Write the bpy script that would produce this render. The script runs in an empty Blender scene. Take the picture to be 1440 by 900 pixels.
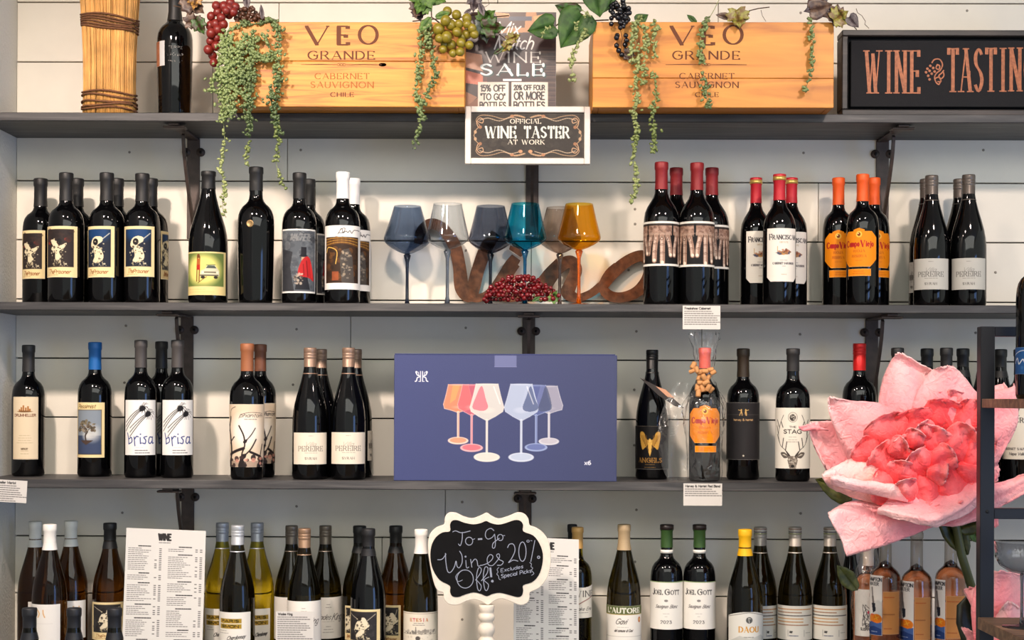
import bpy, bmesh, math, random
import numpy as np
from mathutils import Vector, Matrix
R = math.radians
scene = bpy.context.scene
COL = scene.collection
# ------------------------------------------------------------------ camera
F = 2250.0
CAMP = Vector((0, 0, 1.5))
FW = Vector((-0.01, 1, 0)).normalized()
R0 = FW.cross(Vector((0, 0, 1))).normalized()
RT = (R0 * math.cos(.0041) + Vector((0, 0, 1)) * math.sin(.0041)).normalized()
UP = RT.cross(FW).normalized()
cam = bpy.data.cameras.new('camera'); camo = bpy.data.objects.new('camera', cam); COL.objects.link(camo)
cam.sensor_width = 36; cam.lens = F / 1440 * 36; cam.shift_y = 110 / 1440.0; cam.clip_start = .05; cam.clip_end = 50
m3 = Matrix((RT, UP, -FW)).transposed()
camo.matrix_world = Matrix.Translation(CAMP) @ m3.to_4x4()
scene.camera = camo
# ------------------------------------------------------------------ world, lamps, exposure
w = bpy.data.worlds.new('room_ambience'); scene.world = w; w.use_nodes = True
w.node_tree.nodes['Background'].inputs[0].default_value = (.95, 1.0, .95, 1)
w.node_tree.nodes['Background'].inputs[1].default_value = .8
def spot(name, loc, target, power, color=(1, .82, .71), size=.07, ang=95):
    l = bpy.data.lights.new(name, 'SPOT'); l.energy = power; l.color = color; l.shadow_soft_size = size
    l.spot_size = R(ang); l.spot_blend = 1.0
    o = bpy.data.objects.new(name, l); COL.objects.link(o); o.location = loc
    o.rotation_euler = (Vector(target) - Vector(loc)).to_track_quat('-Z', 'Y').to_euler()
spot('track_lamp', (-1.15, 2.1, 2.92), (-.62, 3.9, 1.3), 250, ang=80)
spot('track_lamp', (-.25, 2.1, 2.92), (-.05, 3.9, 1.4), 112, ang=80)
spot('track_lamp', (1.05, 2.1, 2.92), (.62, 3.9, 1.45), 130, ang=80)
def area(name, loc, target, power, color, sx, sy):
    l = bpy.data.lights.new(name, 'AREA'); l.energy = power; l.color = color; l.shape = 'RECTANGLE'; l.size = sx; l.size_y = sy
    o = bpy.data.objects.new(name, l); COL.objects.link(o); o.location = loc
    o.rotation_euler = (Vector(target) - Vector(loc)).to_track_quat('-Z', 'Y').to_euler()
area('shop_window_daylight', (2.95, .45, 1.3), (0, 1.4, 1.3), 34, (.2, .42, 1.0), 1.1, 1.7)
area('overhead_fill_light', (.2, .9, 2.93), (.2, 1.6, 0), 165, (1.0, 1.0, .92), 4.4, 3.2)  # added overhead area fill, takes over part of the world ambience
vs = scene.view_settings
vs.view_transform = 'Standard'; vs.look = 'None'; vs.gamma = 1; vs.exposure = 0.0; vs.use_curve_mapping = False
# ------------------------------------------------------------------ helpers
def P(px, py, Y):
    d = FW * F + RT * (px - 720) + UP * (560 - py)
    return CAMP + d * (Y / d.y)
def lin(c):
    return tuple(((v / 255) / 12.92 if v / 255 <= .04045 else ((v / 255 + .055) / 1.055) ** 2.4) for v in c[:3])
def linA(a):
    a = np.clip(a, 0, 255) / 255.0
    return np.where(a <= .04045, a / 12.92, ((a + .055) / 1.055) ** 2.4)
_mc = {}
def M(name, col=(200, 200, 200), rough=.5, metal=0, trans=0, ior=1.5, coat=0, noise=0, nscale=40, bump=0, bscale=200, attr=False, spec=.5, sheen=0):
    if name in _mc: return _mc[name]
    m = bpy.data.materials.new(name); m.use_nodes = True; nt = m.node_tree; b = nt.nodes['Principled BSDF']
    c = lin(col)
    b.inputs['Base Color'].default_value = (*c, 1); b.inputs['Roughness'].default_value = rough; b.inputs['Metallic'].default_value = metal
    b.inputs['Transmission Weight'].default_value = trans; b.inputs['IOR'].default_value = ior; b.inputs['Coat Weight'].default_value = coat
    b.inputs['Specular IOR Level'].default_value = spec
    if sheen: b.inputs['Sheen Weight'].default_value = sheen
    if attr:
        a = nt.nodes.new('ShaderNodeAttribute'); a.attribute_name = 'Col'
        nt.links.new(a.outputs['Color'], b.inputs['Base Color'])
    if noise or bump:
        tc = nt.nodes.new('ShaderNodeTexCoord')
    if noise and not attr:
        n = nt.nodes.new('ShaderNodeTexNoise'); n.inputs['Scale'].default_value = nscale; n.inputs['Detail'].default_value = 4
        nt.links.new(tc.outputs['Object'], n.inputs['Vector'])
        r = nt.nodes.new('ShaderNodeValToRGB')
        r.color_ramp.elements[0].position = .3; r.color_ramp.elements[1].position = .7
        r.color_ramp.elements[0].color = (*[max(0, v * (1 - noise)) for v in c], 1)
        r.color_ramp.elements[1].color = (*[min(1, v * (1 + noise)) for v in c], 1)
        nt.links.new(n.outputs['Fac'], r.inputs['Fac']); nt.links.new(r.outputs['Color'], b.inputs['Base Color'])
    if bump:
        n2 = nt.nodes.new('ShaderNodeTexNoise'); n2.inputs['Scale'].default_value = bscale; n2.inputs['Detail'].default_value = 5
        nt.links.new(tc.outputs['Object'], n2.inputs['Vector'])
        bp = nt.nodes.new('ShaderNodeBump'); bp.inputs['Strength'].default_value = bump; bp.inputs['Distance'].default_value = .002
        nt.links.new(n2.outputs['Fac'], bp.inputs['Height']); nt.links.new(bp.outputs['Normal'], b.inputs['Normal'])
    _mc[name] = m; return m
def wood(name, ca, cb, sx=4, sz=60, rough=.55, dist=.6, bump=.25, mid=None, axis='x'):
    if name in _mc: return _mc[name]
    m = bpy.data.materials.new(name); m.use_nodes = True; nt = m.node_tree; b = nt.nodes['Principled BSDF']; b.inputs['Roughness'].default_value = rough
    tc = nt.nodes.new('ShaderNodeTexCoord'); mp = nt.nodes.new('ShaderNodeMapping')
    mp.inputs['Scale'].default_value = (sx, sz, sz) if axis == 'x' else (sz, sz, sx)
    nt.links.new(tc.outputs['Object'], mp.inputs['Vector'])
    n = nt.nodes.new('ShaderNodeTexNoise'); n.inputs['Scale'].default_value = 1; n.inputs['Detail'].default_value = 6; n.inputs['Distortion'].default_value = dist
    nt.links.new(mp.outputs['Vector'], n.inputs['Vector'])
    r = nt.nodes.new('ShaderNodeValToRGB'); e = r.color_ramp.elements
    e[0].position = .3; e[0].color = (*lin(ca), 1); e[1].position = .68; e[1].color = (*lin(cb), 1)
    if mid: q = e.new(.48); q.color = (*lin(mid), 1)
    nt.links.new(n.outputs['Fac'], r.inputs['Fac']); nt.links.new(r.outputs['Color'], b.inputs['Base Color'])
    bp = nt.nodes.new('ShaderNodeBump'); bp.inputs['Strength'].default_value = bump; bp.inputs['Distance'].default_value = .001
    nt.links.new(n.outputs['Fac'], bp.inputs['Height']); nt.links.new(bp.outputs['Normal'], b.inputs['Normal'])
    _mc[name] = m; return m
def schlick(nt, k=1.0):
    l2 = nt.nodes.new('ShaderNodeLayerWeight'); l2.inputs['Blend'].default_value = .5
    pw = nt.nodes.new('ShaderNodeMath'); pw.operation = 'POWER'; pw.inputs[1].default_value = 5; nt.links.new(l2.outputs['Facing'], pw.inputs[0])
    mu = nt.nodes.new('ShaderNodeMath'); mu.operation = 'MULTIPLY_ADD'; mu.inputs[1].default_value = .9 * k; mu.inputs[2].default_value = .04 * k; nt.links.new(pw.outputs[0], mu.inputs[0])
    return mu
def tinted(name, col, edge=None, layers=1, glossmul=1.0):
    """thin glass wall: tinted see-through film with a fresnel gloss"""
    if name in _mc: return _mc[name]
    m = bpy.data.materials.new(name); m.use_nodes = True; nt = m.node_tree
    for n in list(nt.nodes):
        if n.type == 'BSDF_PRINCIPLED': nt.nodes.remove(n)
    out = [n for n in nt.nodes if n.type == 'OUTPUT_MATERIAL'][0]
    tr = nt.nodes.new('ShaderNodeBsdfTransparent'); gl = nt.nodes.new('ShaderNodeBsdfGlossy'); gl.inputs['Roughness'].default_value = .03
    lw = nt.nodes.new('ShaderNodeLayerWeight'); lw.inputs['Blend'].default_value = .18
    mc = nt.nodes.new('ShaderNodeMix'); mc.data_type = 'RGBA'
    mc.inputs['A'].default_value = (*[v ** (1 / layers) for v in lin(col)], 1); mc.inputs['B'].default_value = (*[v ** (1 / layers) for v in lin(edge or col)], 1)
    nt.links.new(lw.outputs['Facing'], mc.inputs['Factor']); nt.links.new(mc.outputs['Result'], tr.inputs['Color'])
    mu = schlick(nt, glossmul)
    mx = nt.nodes.new('ShaderNodeMixShader'); nt.links.new(mu.outputs[0], mx.inputs['Fac'])
    nt.links.new(tr.outputs[0], mx.inputs[1]); nt.links.new(gl.outputs[0], mx.inputs[2]); nt.links.new(mx.outputs[0], out.inputs['Surface'])
    _mc[name] = m; return m
def tag(o, label=None, cat=None, group=None, kind=None):
    if label: o['label'] = label
    if cat: o['category'] = cat
    if group: o['group'] = group
    if kind: o['kind'] = kind
    return o
def thing(name, label, cat, loc=(0, 0, 0), group=None, rotz=0):
    o = bpy.data.objects.new(name, None); o.empty_display_size = .02; COL.objects.link(o)
    o.location = loc; o.rotation_euler = (0, 0, rotz)
    return tag(o, label, cat, group)
def mk(name, V, Fc, mat, parent=None, smooth=False, cols=None, loc=None):
    me = bpy.data.meshes.new(name)
    me.from_pydata([tuple(v) for v in V], [], Fc); me.update()
    if smooth: me.polygons.foreach_set('use_smooth', [True] * len(me.polygons))
    if cols is not None:
        a = me.color_attributes.new('Col', 'FLOAT_COLOR', 'POINT'); a.data.foreach_set('color', np.asarray(cols, dtype=np.float32).ravel())
    if mat: me.materials.append(mat)
    o = bpy.data.objects.new(name, me); COL.objects.link(o)
    if parent: o.parent = parent
    if loc is not None: o.location = loc
    return o
def inst(src, name, parent=None, loc=None, rot=None, scale=None):
    o = src.copy(); o.name = name; COL.objects.link(o); o.parent = parent
    if loc is not None: o.location = loc
    if rot is not None: o.rotation_euler = rot
    if scale is not None: o.scale = scale
    return o
def boxg(x0, x1, y0, y1, z0, z1):
    V = [(x, y, z) for x in (x0, x1) for y in (y0, y1) for z in (z0, z1)]
    return V, [(0, 1, 3, 2), (4, 6, 7, 5), (0, 4, 5, 1), (2, 3, 7, 6), (0, 2, 6, 4), (1, 5, 7, 3)]
def box(name, x0, x1, y0, y1, z0, z1, mat, parent=None, bev=.0012):
    bm = bmesh.new(); V, Fc = boxg(x0, x1, y0, y1, z0, z1)
    vs_ = [bm.verts.new(v) for v in V]
    for f in Fc: bm.faces.new([vs_[i] for i in f])
    if bev: bmesh.ops.bevel(bm, geom=list(bm.edges), offset=bev, segments=1, affect='EDGES')
    bmesh.ops.recalc_face_normals(bm, faces=bm.faces)
    me = bpy.data.meshes.new(name); bm.to_mesh(me); bm.free(); me.materials.append(mat)
    o = bpy.data.objects.new(name, me); COL.objects.link(o)
    if parent: o.parent = parent
    return o
def lathe(name, prof, mat, parent=None, seg=28, cx=0, cy=0, cz=0):
    V = []; Fc = []; rings = []
    for r, z in prof:
        if r < 1e-6: rings.append([len(V)]); V.append((cx, cy, cz + z))
        else:
            rings.append(list(range(len(V), len(V) + seg)))
            V += [(cx + r * math.cos(2 * math.pi * i / seg), cy + r * math.sin(2 * math.pi * i / seg), cz + z) for i in range(seg)]
    for a, b in zip(rings, rings[1:]):
        for i in range(seg):
            j = (i + 1) % seg
            if len(a) == 1 and len(b) == 1: continue
            if len(a) == 1: Fc.append((a[0], b[j], b[i]))
            elif len(b) == 1: Fc.append((a[i], a[j], b[0]))
            else: Fc.append((a[i], a[j], b[j], b[i]))
    return mk(name, V, Fc, mat, parent, smooth=True)
def catm(pts, n=6, closed=False):
    pts = [np.array(p, float) for p in pts]; out = []
    N = len(pts); rng = range(N if closed else N - 1)
    for i in rng:
        if closed: p0, p1, p2, p3 = pts[i - 1], pts[i], pts[(i + 1) % N], pts[(i + 2) % N]
        else: p0, p1, p2, p3 = pts[max(0, i - 1)], pts[i], pts[i + 1], pts[min(N - 1, i + 2)]
        for k in range(n):
            t = k / n
            out.append(.5 * ((2 * p1) + (-p0 + p2) * t + (2 * p0 - 5 * p1 + 4 * p2 - p3) * t * t + (-p0 + 3 * p1 - 3 * p2 + p3) * t ** 3))
    if not closed: out.append(pts[-1])
    return out
def tubeg(pts, rad, seg=6, V=None, Fc=None):
    V = [] if V is None else V; Fc = [] if Fc is None else Fc
    pts = [Vector(p) for p in pts]; n = len(pts); prev = None
    for i, p in enumerate(pts):
        d = (pts[min(n - 1, i + 1)] - pts[max(0, i - 1)]).normalized()
        ref = Vector((0, 1, 0)) if abs(d.y) < .9 else Vector((1, 0, 0))
        a = d.cross(ref).normalized(); b = d.cross(a)
        r = rad[i] if hasattr(rad, '__len__') else rad
        k0 = len(V)
        for k in range(seg):
            t = 2 * math.pi * k / seg; V.append(p + a * (r * math.cos(t)) + b * (r * math.sin(t)))
        if prev is not None:
            for k in range(seg):
                k2 = (k + 1) % seg; Fc.append((prev + k, prev + k2, k0 + k2, k0 + k))
        else: Fc.append(tuple(range(k0 + seg - 1, k0 - 1, -1)))
        prev = k0
    Fc.append(tuple(range(prev, prev + seg)))
    return V, Fc
def tube(name, pts, rad, mat, parent=None, seg=6):
    V, Fc = tubeg(pts, rad, seg); return mk(name, V, Fc, mat, parent, smooth=True)
_ico = None
def ico(sub=1):
    bm = bmesh.new(); bmesh.ops.create_icosphere(bm, subdivisions=sub, radius=1)
    V = [v.co.copy() for v in bm.verts]; Fc = [tuple(v.index for v in f.verts) for f in bm.faces]; bm.free(); return V, Fc
ICO1 = ico(1); ICO2 = ico(2); ICO3 = ico(3)
# ------------------------------------------------------------------ lettering: a small stroke alphabet
def E(cx, cy, rx, ry, a0, a1, n=10):
    return [(cx + rx * math.cos(R(a0 + (a1 - a0) * i / n)), cy + ry * math.sin(R(a0 + (a1 - a0) * i / n))) for i in range(n + 1)]
def C_(*p): return [tuple(q) for q in catm(p, 4)]
G = {
'A': (.72, [[(0, 1), (.36, 0)], [(.36, 0), (.72, 1)], [(.13, .66), (.59, .66)]]),
'B': (.58, [[(0, 0), (0, 1)], [(0, 0), (.28, 0)] + E(.28, .24, .22, .24, -90, 90) + [(0, .48)], [(0, .48), (.3, .48)] + E(.3, .74, .27, .26, -90, 90) + [(0, 1)]]),
'C': (.74, [E(.42, .5, .42, .5, -42, -318, 16)]),
'D': (.68, [[(0, 0), (0, 1)], [(0, 0), (.2, 0)] + E(.2, .5, .46, .5, -90, 90, 14) + [(0, 1)]]),
'E': (.52, [[(0, 0), (0, 1)], [(0, 0), (.5, 0)], [(0, .48), (.4, .48)], [(0, 1), (.52, 1)]]),
'F': (.5, [[(0, 0), (0, 1)], [(0, 0), (.5, 0)], [(0, .48), (.4, .48)]]),
'G': (.78, [E(.42, .5, .42, .5, -42, -318, 16), [(.74, .85), (.74, .56)], [(.5, .56), (.76, .56)]]),
'H': (.64, [[(0, 0), (0, 1)], [(.64, 0), (.64, 1)], [(0, .49), (.64, .49)]]),
'I': (.04, [[(.02, 0), (.02, 1)]]),
'J': (.36, [[(.34, 0), (.34, .74)] + E(.16, .76, .18, .24, 0, 160)]),
'K': (.62, [[(0, 0), (0, 1)], [(.58, 0), (0, .58)], [(.2, .42), (.62, 1)]]),
'L': (.48, [[(0, 0), (0, 1)], [(0, 1), (.48, 1)]]),
'M': (.82, [[(.02, 0), (0, 1)], [(.02, 0), (.41, .9)], [(.41, .9), (.8, 0)], [(.8, 0), (.82, 1)]]),
'N': (.68, [[(0, 0), (0, 1)], [(0, 0), (.68, 1)], [(.68, 0), (.68, 1)]]),
'O': (.84, [E(.42, .5, .42, .5, 0, 360, 22)]),
'P': (.54, [[(0, 0), (0, 1)], [(0, 0), (.28, 0)] + E(.28, .27, .25, .27, -90, 90) + [(0, .54)]]),
'Q': (.84, [E(.42, .5, .42, .5, 0, 360, 22), [(.5, .7), (.84, 1.05)]]),
'R': (.62, [[(0, 0), (0, 1)], [(0, 0), (.28, 0)] + E(.28, .25, .25, .25, -90, 90) + [(0, .5)], [(.28, .5), (.62, 1)]]),
'S': (.54, [C_((.5, .14), (.28, 0), (.05, .16), (.1, .38), (.42, .56), (.52, .78), (.28, 1), (.02, .84))]),
'T': (.62, [[(.31, 0), (.31, 1)], [(0, 0), (.62, 0)]]),
'U': (.62, [[(0, 0), (0, .68)] + E(.31, .69, .31, .31, 180, 0) + [(.62, 0)]]),
'V': (.7, [[(0, 0), (.35, 1)], [(.35, 1), (.7, 0)]]),
'W': (1.0, [[(0, 0), (.26, 1)], [(.26, 1), (.5, .06)], [(.5, .06), (.74, 1)], [(.74, 1), (1, 0)]]),
'X': (.64, [[(0, 0), (.64, 1)], [(.64, 0), (0, 1)]]),
'Y': (.64, [[(0, 0), (.32, .5)], [(.64, 0), (.32, .5)], [(.32, .5), (.32, 1)]]),
'Z': (.58, [[(.02, 0), (.56, 0)], [(.56, 0), (0, 1)], [(0, 1), (.58, 1)]]),
'0': (.54, [E(.27, .5, .27, .5, 0, 360, 18)]),
'1': (.26, [[(0, .2), (.2, 0), (.2, 1)]]),
'2': (.52, [C_((.02, .25), (.12, .04), (.34, 0), (.5, .2), (.4, .5), (.0, 1)) + [(.52, 1)]]),
'3': (.5, [C_((.02, .12), (.25, 0), (.46, .2), (.2, .46)), C_((.2, .46), (.48, .6), (.46, .9), (.2, 1), (0, .86))]),
'4': (.56, [[(.42, 1), (.42, 0), (0, .7), (.56, .7)]]),
'5': (.5, [[(.46, 0), (.08, 0), (.04, .44)] + C_((.04, .44), (.3, .36), (.5, .66), (.3, .98), (0, .88))]),
'6': (.52, [C_((.44, .04), (.14, .22), (.02, .66), (.24, 1), (.5, .76), (.34, .46), (.06, .62))]),
'%': (.8, [E(.16, .24, .16, .24, 0, 360, 10), E(.64, .76, .16, .24, 0, 360, 10), [(.62, 0), (.18, 1)]]),
'&': (.7, [C_((.7, .62), (.5, .94), (.2, 1), (.02, .78), (.2, .5), (.42, .26), (.32, .02), (.14, .16), (.24, .46), (.68, 1))]),
"'": (.06, [[(.03, 0), (.03, .22)]]), '"': (.2, [[(.03, 0), (.03, .24)], [(.17, 0), (.17, .24)]]),
'.': (.05, [[(.02, .96), (.03, 1)]]), ',': (.05, [[(.03, .95), (0, 1.1)]]), '-': (.3, [[(.02, .58), (.28, .58)]]), ' ': (.3, []), '|': (.04, [[(.02, -.05), (.02, 1.1)]]),
'*': (.3, [[(.15, .3), (.15, .7)], [(0, .4), (.3, .6)], [(0, .6), (.3, .4)]]), '/': (.4, [[(.4, 0), (0, 1)]]), '!': (.06, [[(.03, 0), (.03, .7)], [(.03, .96), (.03, 1)]]),
'a': (.46, [E(.22, .68, .22, .32, 0, 360, 14), [(.45, .36), (.45, 1)]]),
'b': (.46, [[(0, 0), (0, 1)], E(.23, .68, .23, .32, 0, 360, 14)]),
'c': (.4, [E(.22, .68, .22, .32, -50, -310, 12)]),
'd': (.46, [E(.22, .68, .22, .32, 0, 360, 14), [(.45, 0), (.45, 1)]]),
'e': (.44, [[(0, .66), (.43, .66)] + E(.22, .68, .22, .32, -5, -315, 14)]),
'f': (.3, [C_((.34, .04), (.18, .02), (.12, .25), (.12, 1)), [(0, .38), (.3, .38)]]),
'g': (.46, [E(.22, .68, .22, .32, 0, 360, 14), [(.45, .36), (.45, 1.1)] + E(.22, 1.12, .23, .2, 0, 150, 6)]),
'h': (.44, [[(0, 0), (0, 1)], C_((0, .6), (.2, .36), (.42, .52), (.43, 1))]),
'i': (.04, [[(.02, .38), (.02, 1)], [(.02, .14), (.02, .2)]]),
'j': (.16, [[(.14, .38), (.14, 1.1), (0, 1.28)], [(.14, .14), (.14, .2)]]),
'k': (.42, [[(0, 0), (0, 1)], [(.38, .38), (0, .74)], [(.12, .64), (.42, 1)]]),
'l': (.04, [[(.02, 0), (.02, 1)]]),
'm': (.74, [[(0, .36), (0, 1)], C_((0, .55), (.18, .36), (.34, .5), (.36, 1)), C_((.36, .55), (.54, .36), (.7, .5), (.73, 1))]),
'n': (.42, [[(0, .36), (0, 1)], C_((0, .58), (.2, .36), (.4, .52), (.41, 1))]),
'o': (.46, [E(.23, .68, .23, .32, 0, 360, 14)]),
'p': (.46, [[(0, .36), (0, 1.3)], E(.23, .68, .23, .32, 0, 360, 14)]),
'q': (.46, [[(.45, .36), (.45, 1.3)], E(.22, .68, .22, .32, 0, 360, 14)]),
'r': (.3, [[(0, .36), (0, 1)], C_((0, .6), (.14, .38), (.3, .4))]),
's': (.36, [C_((.34, .44), (.18, .36), (.03, .48), (.16, .66), (.34, .8), (.2, 1), (0, .92))]),
't': (.28, [[(.12, .14), (.12, .9), (.26, 1)], [(0, .38), (.28, .38)]]),
'u': (.42, [C_((0, .36), (.01, .82), (.2, 1), (.4, .8)), [(.42, .36), (.42, 1)]]),
'v': (.4, [[(0, .36), (.2, 1), (.4, .36)]]), 'w': (.62, [[(0, .36), (.16, 1), (.31, .4), (.46, 1), (.62, .36)]]),
'x': (.38, [[(0, .36), (.38, 1)], [(.38, .36), (0, 1)]]), 'y': (.42, [[(0, .36), (.21, 1)], [(.42, .36), (.1, 1.3)]]),
'z': (.36, [[(0, .38), (.35, .38), (0, 1), (.36, 1)]]),
}
def layout(s, h, width=None, style='sans', wt=.13, track=.16, slant=0):
    """returns [(polyline, [widths])] in px units, x from 0, y from 0 (top) to h; and total width"""
    x = 0; out = []
    if style == 'serif': track = max(track, .3)
    for ch in s:
        gw, st = G.get(ch, G.get(ch.upper(), G[' ']))
        for pl in st:
            out.append([(x + a, b) for a, b in pl])
            if style == 'serif':
                for e, n_ in ((pl[0], pl[1]), (pl[-1], pl[-2])):
                    dx, dy = n_[0] - e[0], n_[1] - e[1]
                    if (abs(e[1]) < .01 or abs(e[1] - 1) < .01) and abs(dy) > .25 and len(pl) < 4:
                        out.append([(x + e[0] - .12, e[1], 1), (x + e[0] + .12, e[1], 1)])
                    elif abs(dy) < .01 and abs(dx) > .2 and (e[0] > .3 or ch in 'TZ') and len(pl) == 2:
                        sg = 1 if e[1] < .5 else -1
                        out.append([(x + e[0], e[1] - (.02 if sg > 0 else .14)), (x + e[0], e[1] + (.14 if sg > 0 else .02))])
        x += gw + track
    tot = max(.01, x - track); sx = (width / tot) if width else h
    f_ = min(2.1 if h > 40 else 1.0, .8 * h / sx)
    out = [[(((p_[0][0] + p_[1][0]) / 2 + (q[0] - (p_[0][0] + p_[1][0]) / 2) * f_), q[1]) for q in p_] if len(p_[0]) == 3 else p_ for p_ in out]
    res = []
    for pl in out:
        q = [(a * sx - slant * (b - 1) * h, b * h) for a, b in pl]; ws = []
        for i in range(len(q)):
            a = q[max(0, i - 1)]; b = q[min(len(q) - 1, i + 1)]; l = math.hypot(b[0] - a[0], b[1] - a[1]) + 1e-9
            if style == 'serif':
                a0, b0 = pl[max(0, i - 1)], pl[min(len(q) - 1, i + 1)]; l0 = math.hypot(b0[0] - a0[0], b0[1] - a0[1]) + 1e-9; dx, dy = (b0[0] - a0[0]) / l0, (b0[1] - a0[1]) / l0
                f = .38 + .85 * abs(dy)
                if dx * dy < -.12 and len(q) == 2: f = .42
                ws.append(wt * h * f)
            else: ws.append(wt * h)
        res.append((q, ws))
    return res, tot * sx
class Art:
    """a flat print painted cell by cell, in photograph-sized units; becomes the colours of a fine mesh"""
    def __init__(s, w, h, bg=(240, 235, 225), cell=.5):
        s.w, s.h, s.c = w, h, cell; s.nx = max(2, int(w / cell)); s.ny = max(2, int(h / cell))
        s.im = np.zeros((s.ny, s.nx, 3)); s.im[:] = bg; s.al = np.ones((s.ny, s.nx))
        s.X, s.Y = np.meshgrid((np.arange(s.nx)) * w / (s.nx - 1), (np.arange(s.ny)) * h / (s.ny - 1))
    def bb(s, x0, y0, x1, y1, pad=1.5):
        i0 = max(0, int((x0 - pad) / s.w * s.nx)); i1 = min(s.nx, int((x1 + pad) / s.w * s.nx) + 2)
        j0 = max(0, int((y0 - pad) / s.h * s.ny)); j1 = min(s.ny, int((y1 + pad) / s.h * s.ny) + 2)
        return (slice(j0, j1), slice(i0, i1)) if i1 > i0 and j1 > j0 else None
    def mix(s, sl, k, c, a=1):
        k = np.clip(k, 0, 1)[..., None] * a; s.im[sl] = s.im[sl] * (1 - k) + np.array(c, float) * k
    def rect(s, x0, y0, x1, y1, c, a=1):
        sl = s.bb(x0, y0, x1, y1)
        if sl is None: return
        X, Y = s.X[sl], s.Y[sl]; d = np.minimum(np.minimum(X - x0, x1 - X), np.minimum(Y - y0, y1 - Y)) / s.c
        s.mix(sl, d + .5, c, a)
    def frame(s, x0, y0, x1, y1, t, c):
        s.rect(x0, y0, x1, y0 + t, c); s.rect(x0, y1 - t, x1, y1, c); s.rect(x0, y0, x0 + t, y1, c); s.rect(x1 - t, y0, x1, y1, c)
    def ell(s, cx, cy, rx, ry, c, a=1, soft=0):
        sl = s.bb(cx - rx, cy - ry, cx + rx, cy + ry)
        if sl is None: return
        q = np.sqrt(((s.X[sl] - cx) / rx) ** 2 + ((s.Y[sl] - cy) / ry) ** 2); d = (1 - q) * min(rx, ry)
        s.mix(sl, d / (s.c + soft) + (.5 if not soft else 0), c, a)
    def poly(s, pts, c, a=1, smooth=False):
        if smooth: pts = catm(pts, 5, closed=True)
        xs = [p[0] for p in pts]; ys = [p[1] for p in pts]; sl = s.bb(min(xs), min(ys), max(xs), max(ys))
        if sl is None: return
        X, Y = s.X[sl], s.Y[sl]; ins = np.zeros(X.shape, bool); n = len(pts)
        for i in range(n):
            x1, y1 = pts[i][:2]; x2, y2 = pts[(i + 1) % n][:2]
            if y1 == y2: continue
            cnd = ((y1 > Y) != (y2 > Y)) & (X < (x2 - x1) * (Y - y1) / (y2 - y1) + x1); ins ^= cnd
        s.mix(sl, ins.astype(float), c, a)
    def line(s, pts, wd, c, a=1, smooth=False):
        if smooth: pts = catm(pts, 5)
        for i in range(len(pts) - 1):
            (x1, y1), (x2, y2) = pts[i][:2], pts[i + 1][:2]
            w_ = wd if not hasattr(wd, '__len__') else (wd[min(i, len(wd) - 1)] + wd[min(i + 1, len(wd) - 1)]) / 2
            sl = s.bb(min(x1, x2) - w_, min(y1, y2) - w_, max(x1, x2) + w_, max(y1, y2) + w_)
            if sl is None: continue
            X, Y = s.X[sl], s.Y[sl]; dx, dy = x2 - x1, y2 - y1; L = dx * dx + dy * dy + 1e-9
            t = np.clip(((X - x1) * dx + (Y - y1) * dy) / L, 0, 1)
            d = np.hypot(X - x1 - t * dx, Y - y1 - t * dy)
            s.mix(sl, (w_ / 2 - d) / s.c + .5, c, a * min(1, w_ / s.c * 1.2 + .15))
    def text(s, t, cx, y, h, c, width=None, style='sans', wt=.13, al='c', slant=0, track=.16, a=1, rot=0):
        L, W = layout(t, h, width, style, wt, track, slant)
        x0 = cx - W / 2 if al == 'c' else (cx if al == 'l' else cx - W)
        for pl, ws in L:
            s.line([(x0 + px, y + py + rot * px) for px, py in pl], ws, c, a)
    def greek(s, x0, x1, y, n, dy, c, wd=.8, a=.6, seed=1, al='l', fill=.8):
        r = random.Random(seed)
        for k in range(n):
            L = (x1 - x0) * (r.uniform(.6, 1) * fill); xx = x0 if al == 'l' else (x0 + x1) / 2 - L / 2; e = xx + L
            while xx < e:
                q = min(e - xx, r.uniform(1.5, 5)); s.line([(xx, y + k * dy), (xx + q, y + k * dy)], wd, c, a); xx += q + 1.3
    def noise(s, amp, seed=0, sl=None):
        rg = np.random.RandomState(seed); n = rg.normal(0, amp, s.im.shape[:2])[..., None]; s.im += n
    def blotch(s, x0, y0, x1, y1, cols, n, r0, r1, seed=0, a=.8):
        r = random.Random(seed)
        for k in range(n):
            rr = r.uniform(r0, r1); s.ell(r.uniform(x0, x1), r.uniform(y0, y1), rr, rr * r.uniform(.5, 1.2), r.choice(cols), a)
    def cols(s):
        c = np.ones((s.ny, s.nx, 4), np.float32); c[..., :3] = linA(s.im) * .88; return c.reshape(-1, 4)
INK = M('printed_ink', rough=.6, attr=True, spec=.22); INKG = M('satin_print', rough=.3, attr=True)
def gridmesh(name, co, nx, ny, art, mat, parent):
    me = bpy.data.meshes.new(name); n = nx * ny
    j, i = np.mgrid[0:ny - 1, 0:nx - 1]; a = (j * nx + i).ravel()
    quads = np.stack([a, a + nx, a + nx + 1, a + 1], 1)
    if art.al.min() < .5:
        keep = (art.al.ravel()[quads].min(1) > .5); quads = quads[keep]
    nf = len(quads)
    me.vertices.add(n); me.vertices.foreach_set('co', co.astype(np.float32).ravel())
    me.loops.add(nf * 4); me.loops.foreach_set('vertex_index', quads.ravel().astype(np.int32))
    me.polygons.add(nf); me.polygons.foreach_set('loop_start', np.arange(0, nf * 4, 4, dtype=np.int32)); me.polygons.foreach_set('loop_total', np.full(nf, 4, np.int32))
    me.polygons.foreach_set('use_smooth', np.ones(nf, bool))
    me.update(calc_edges=True)
    at = me.color_attributes.new('Col', 'FLOAT_COLOR', 'POINT'); at.data.foreach_set('color', art.cols().ravel())
    me.materials.append(mat); o = bpy.data.objects.new(name, me); COL.objects.link(o)
    if parent: o.parent = parent
    return o
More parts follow.
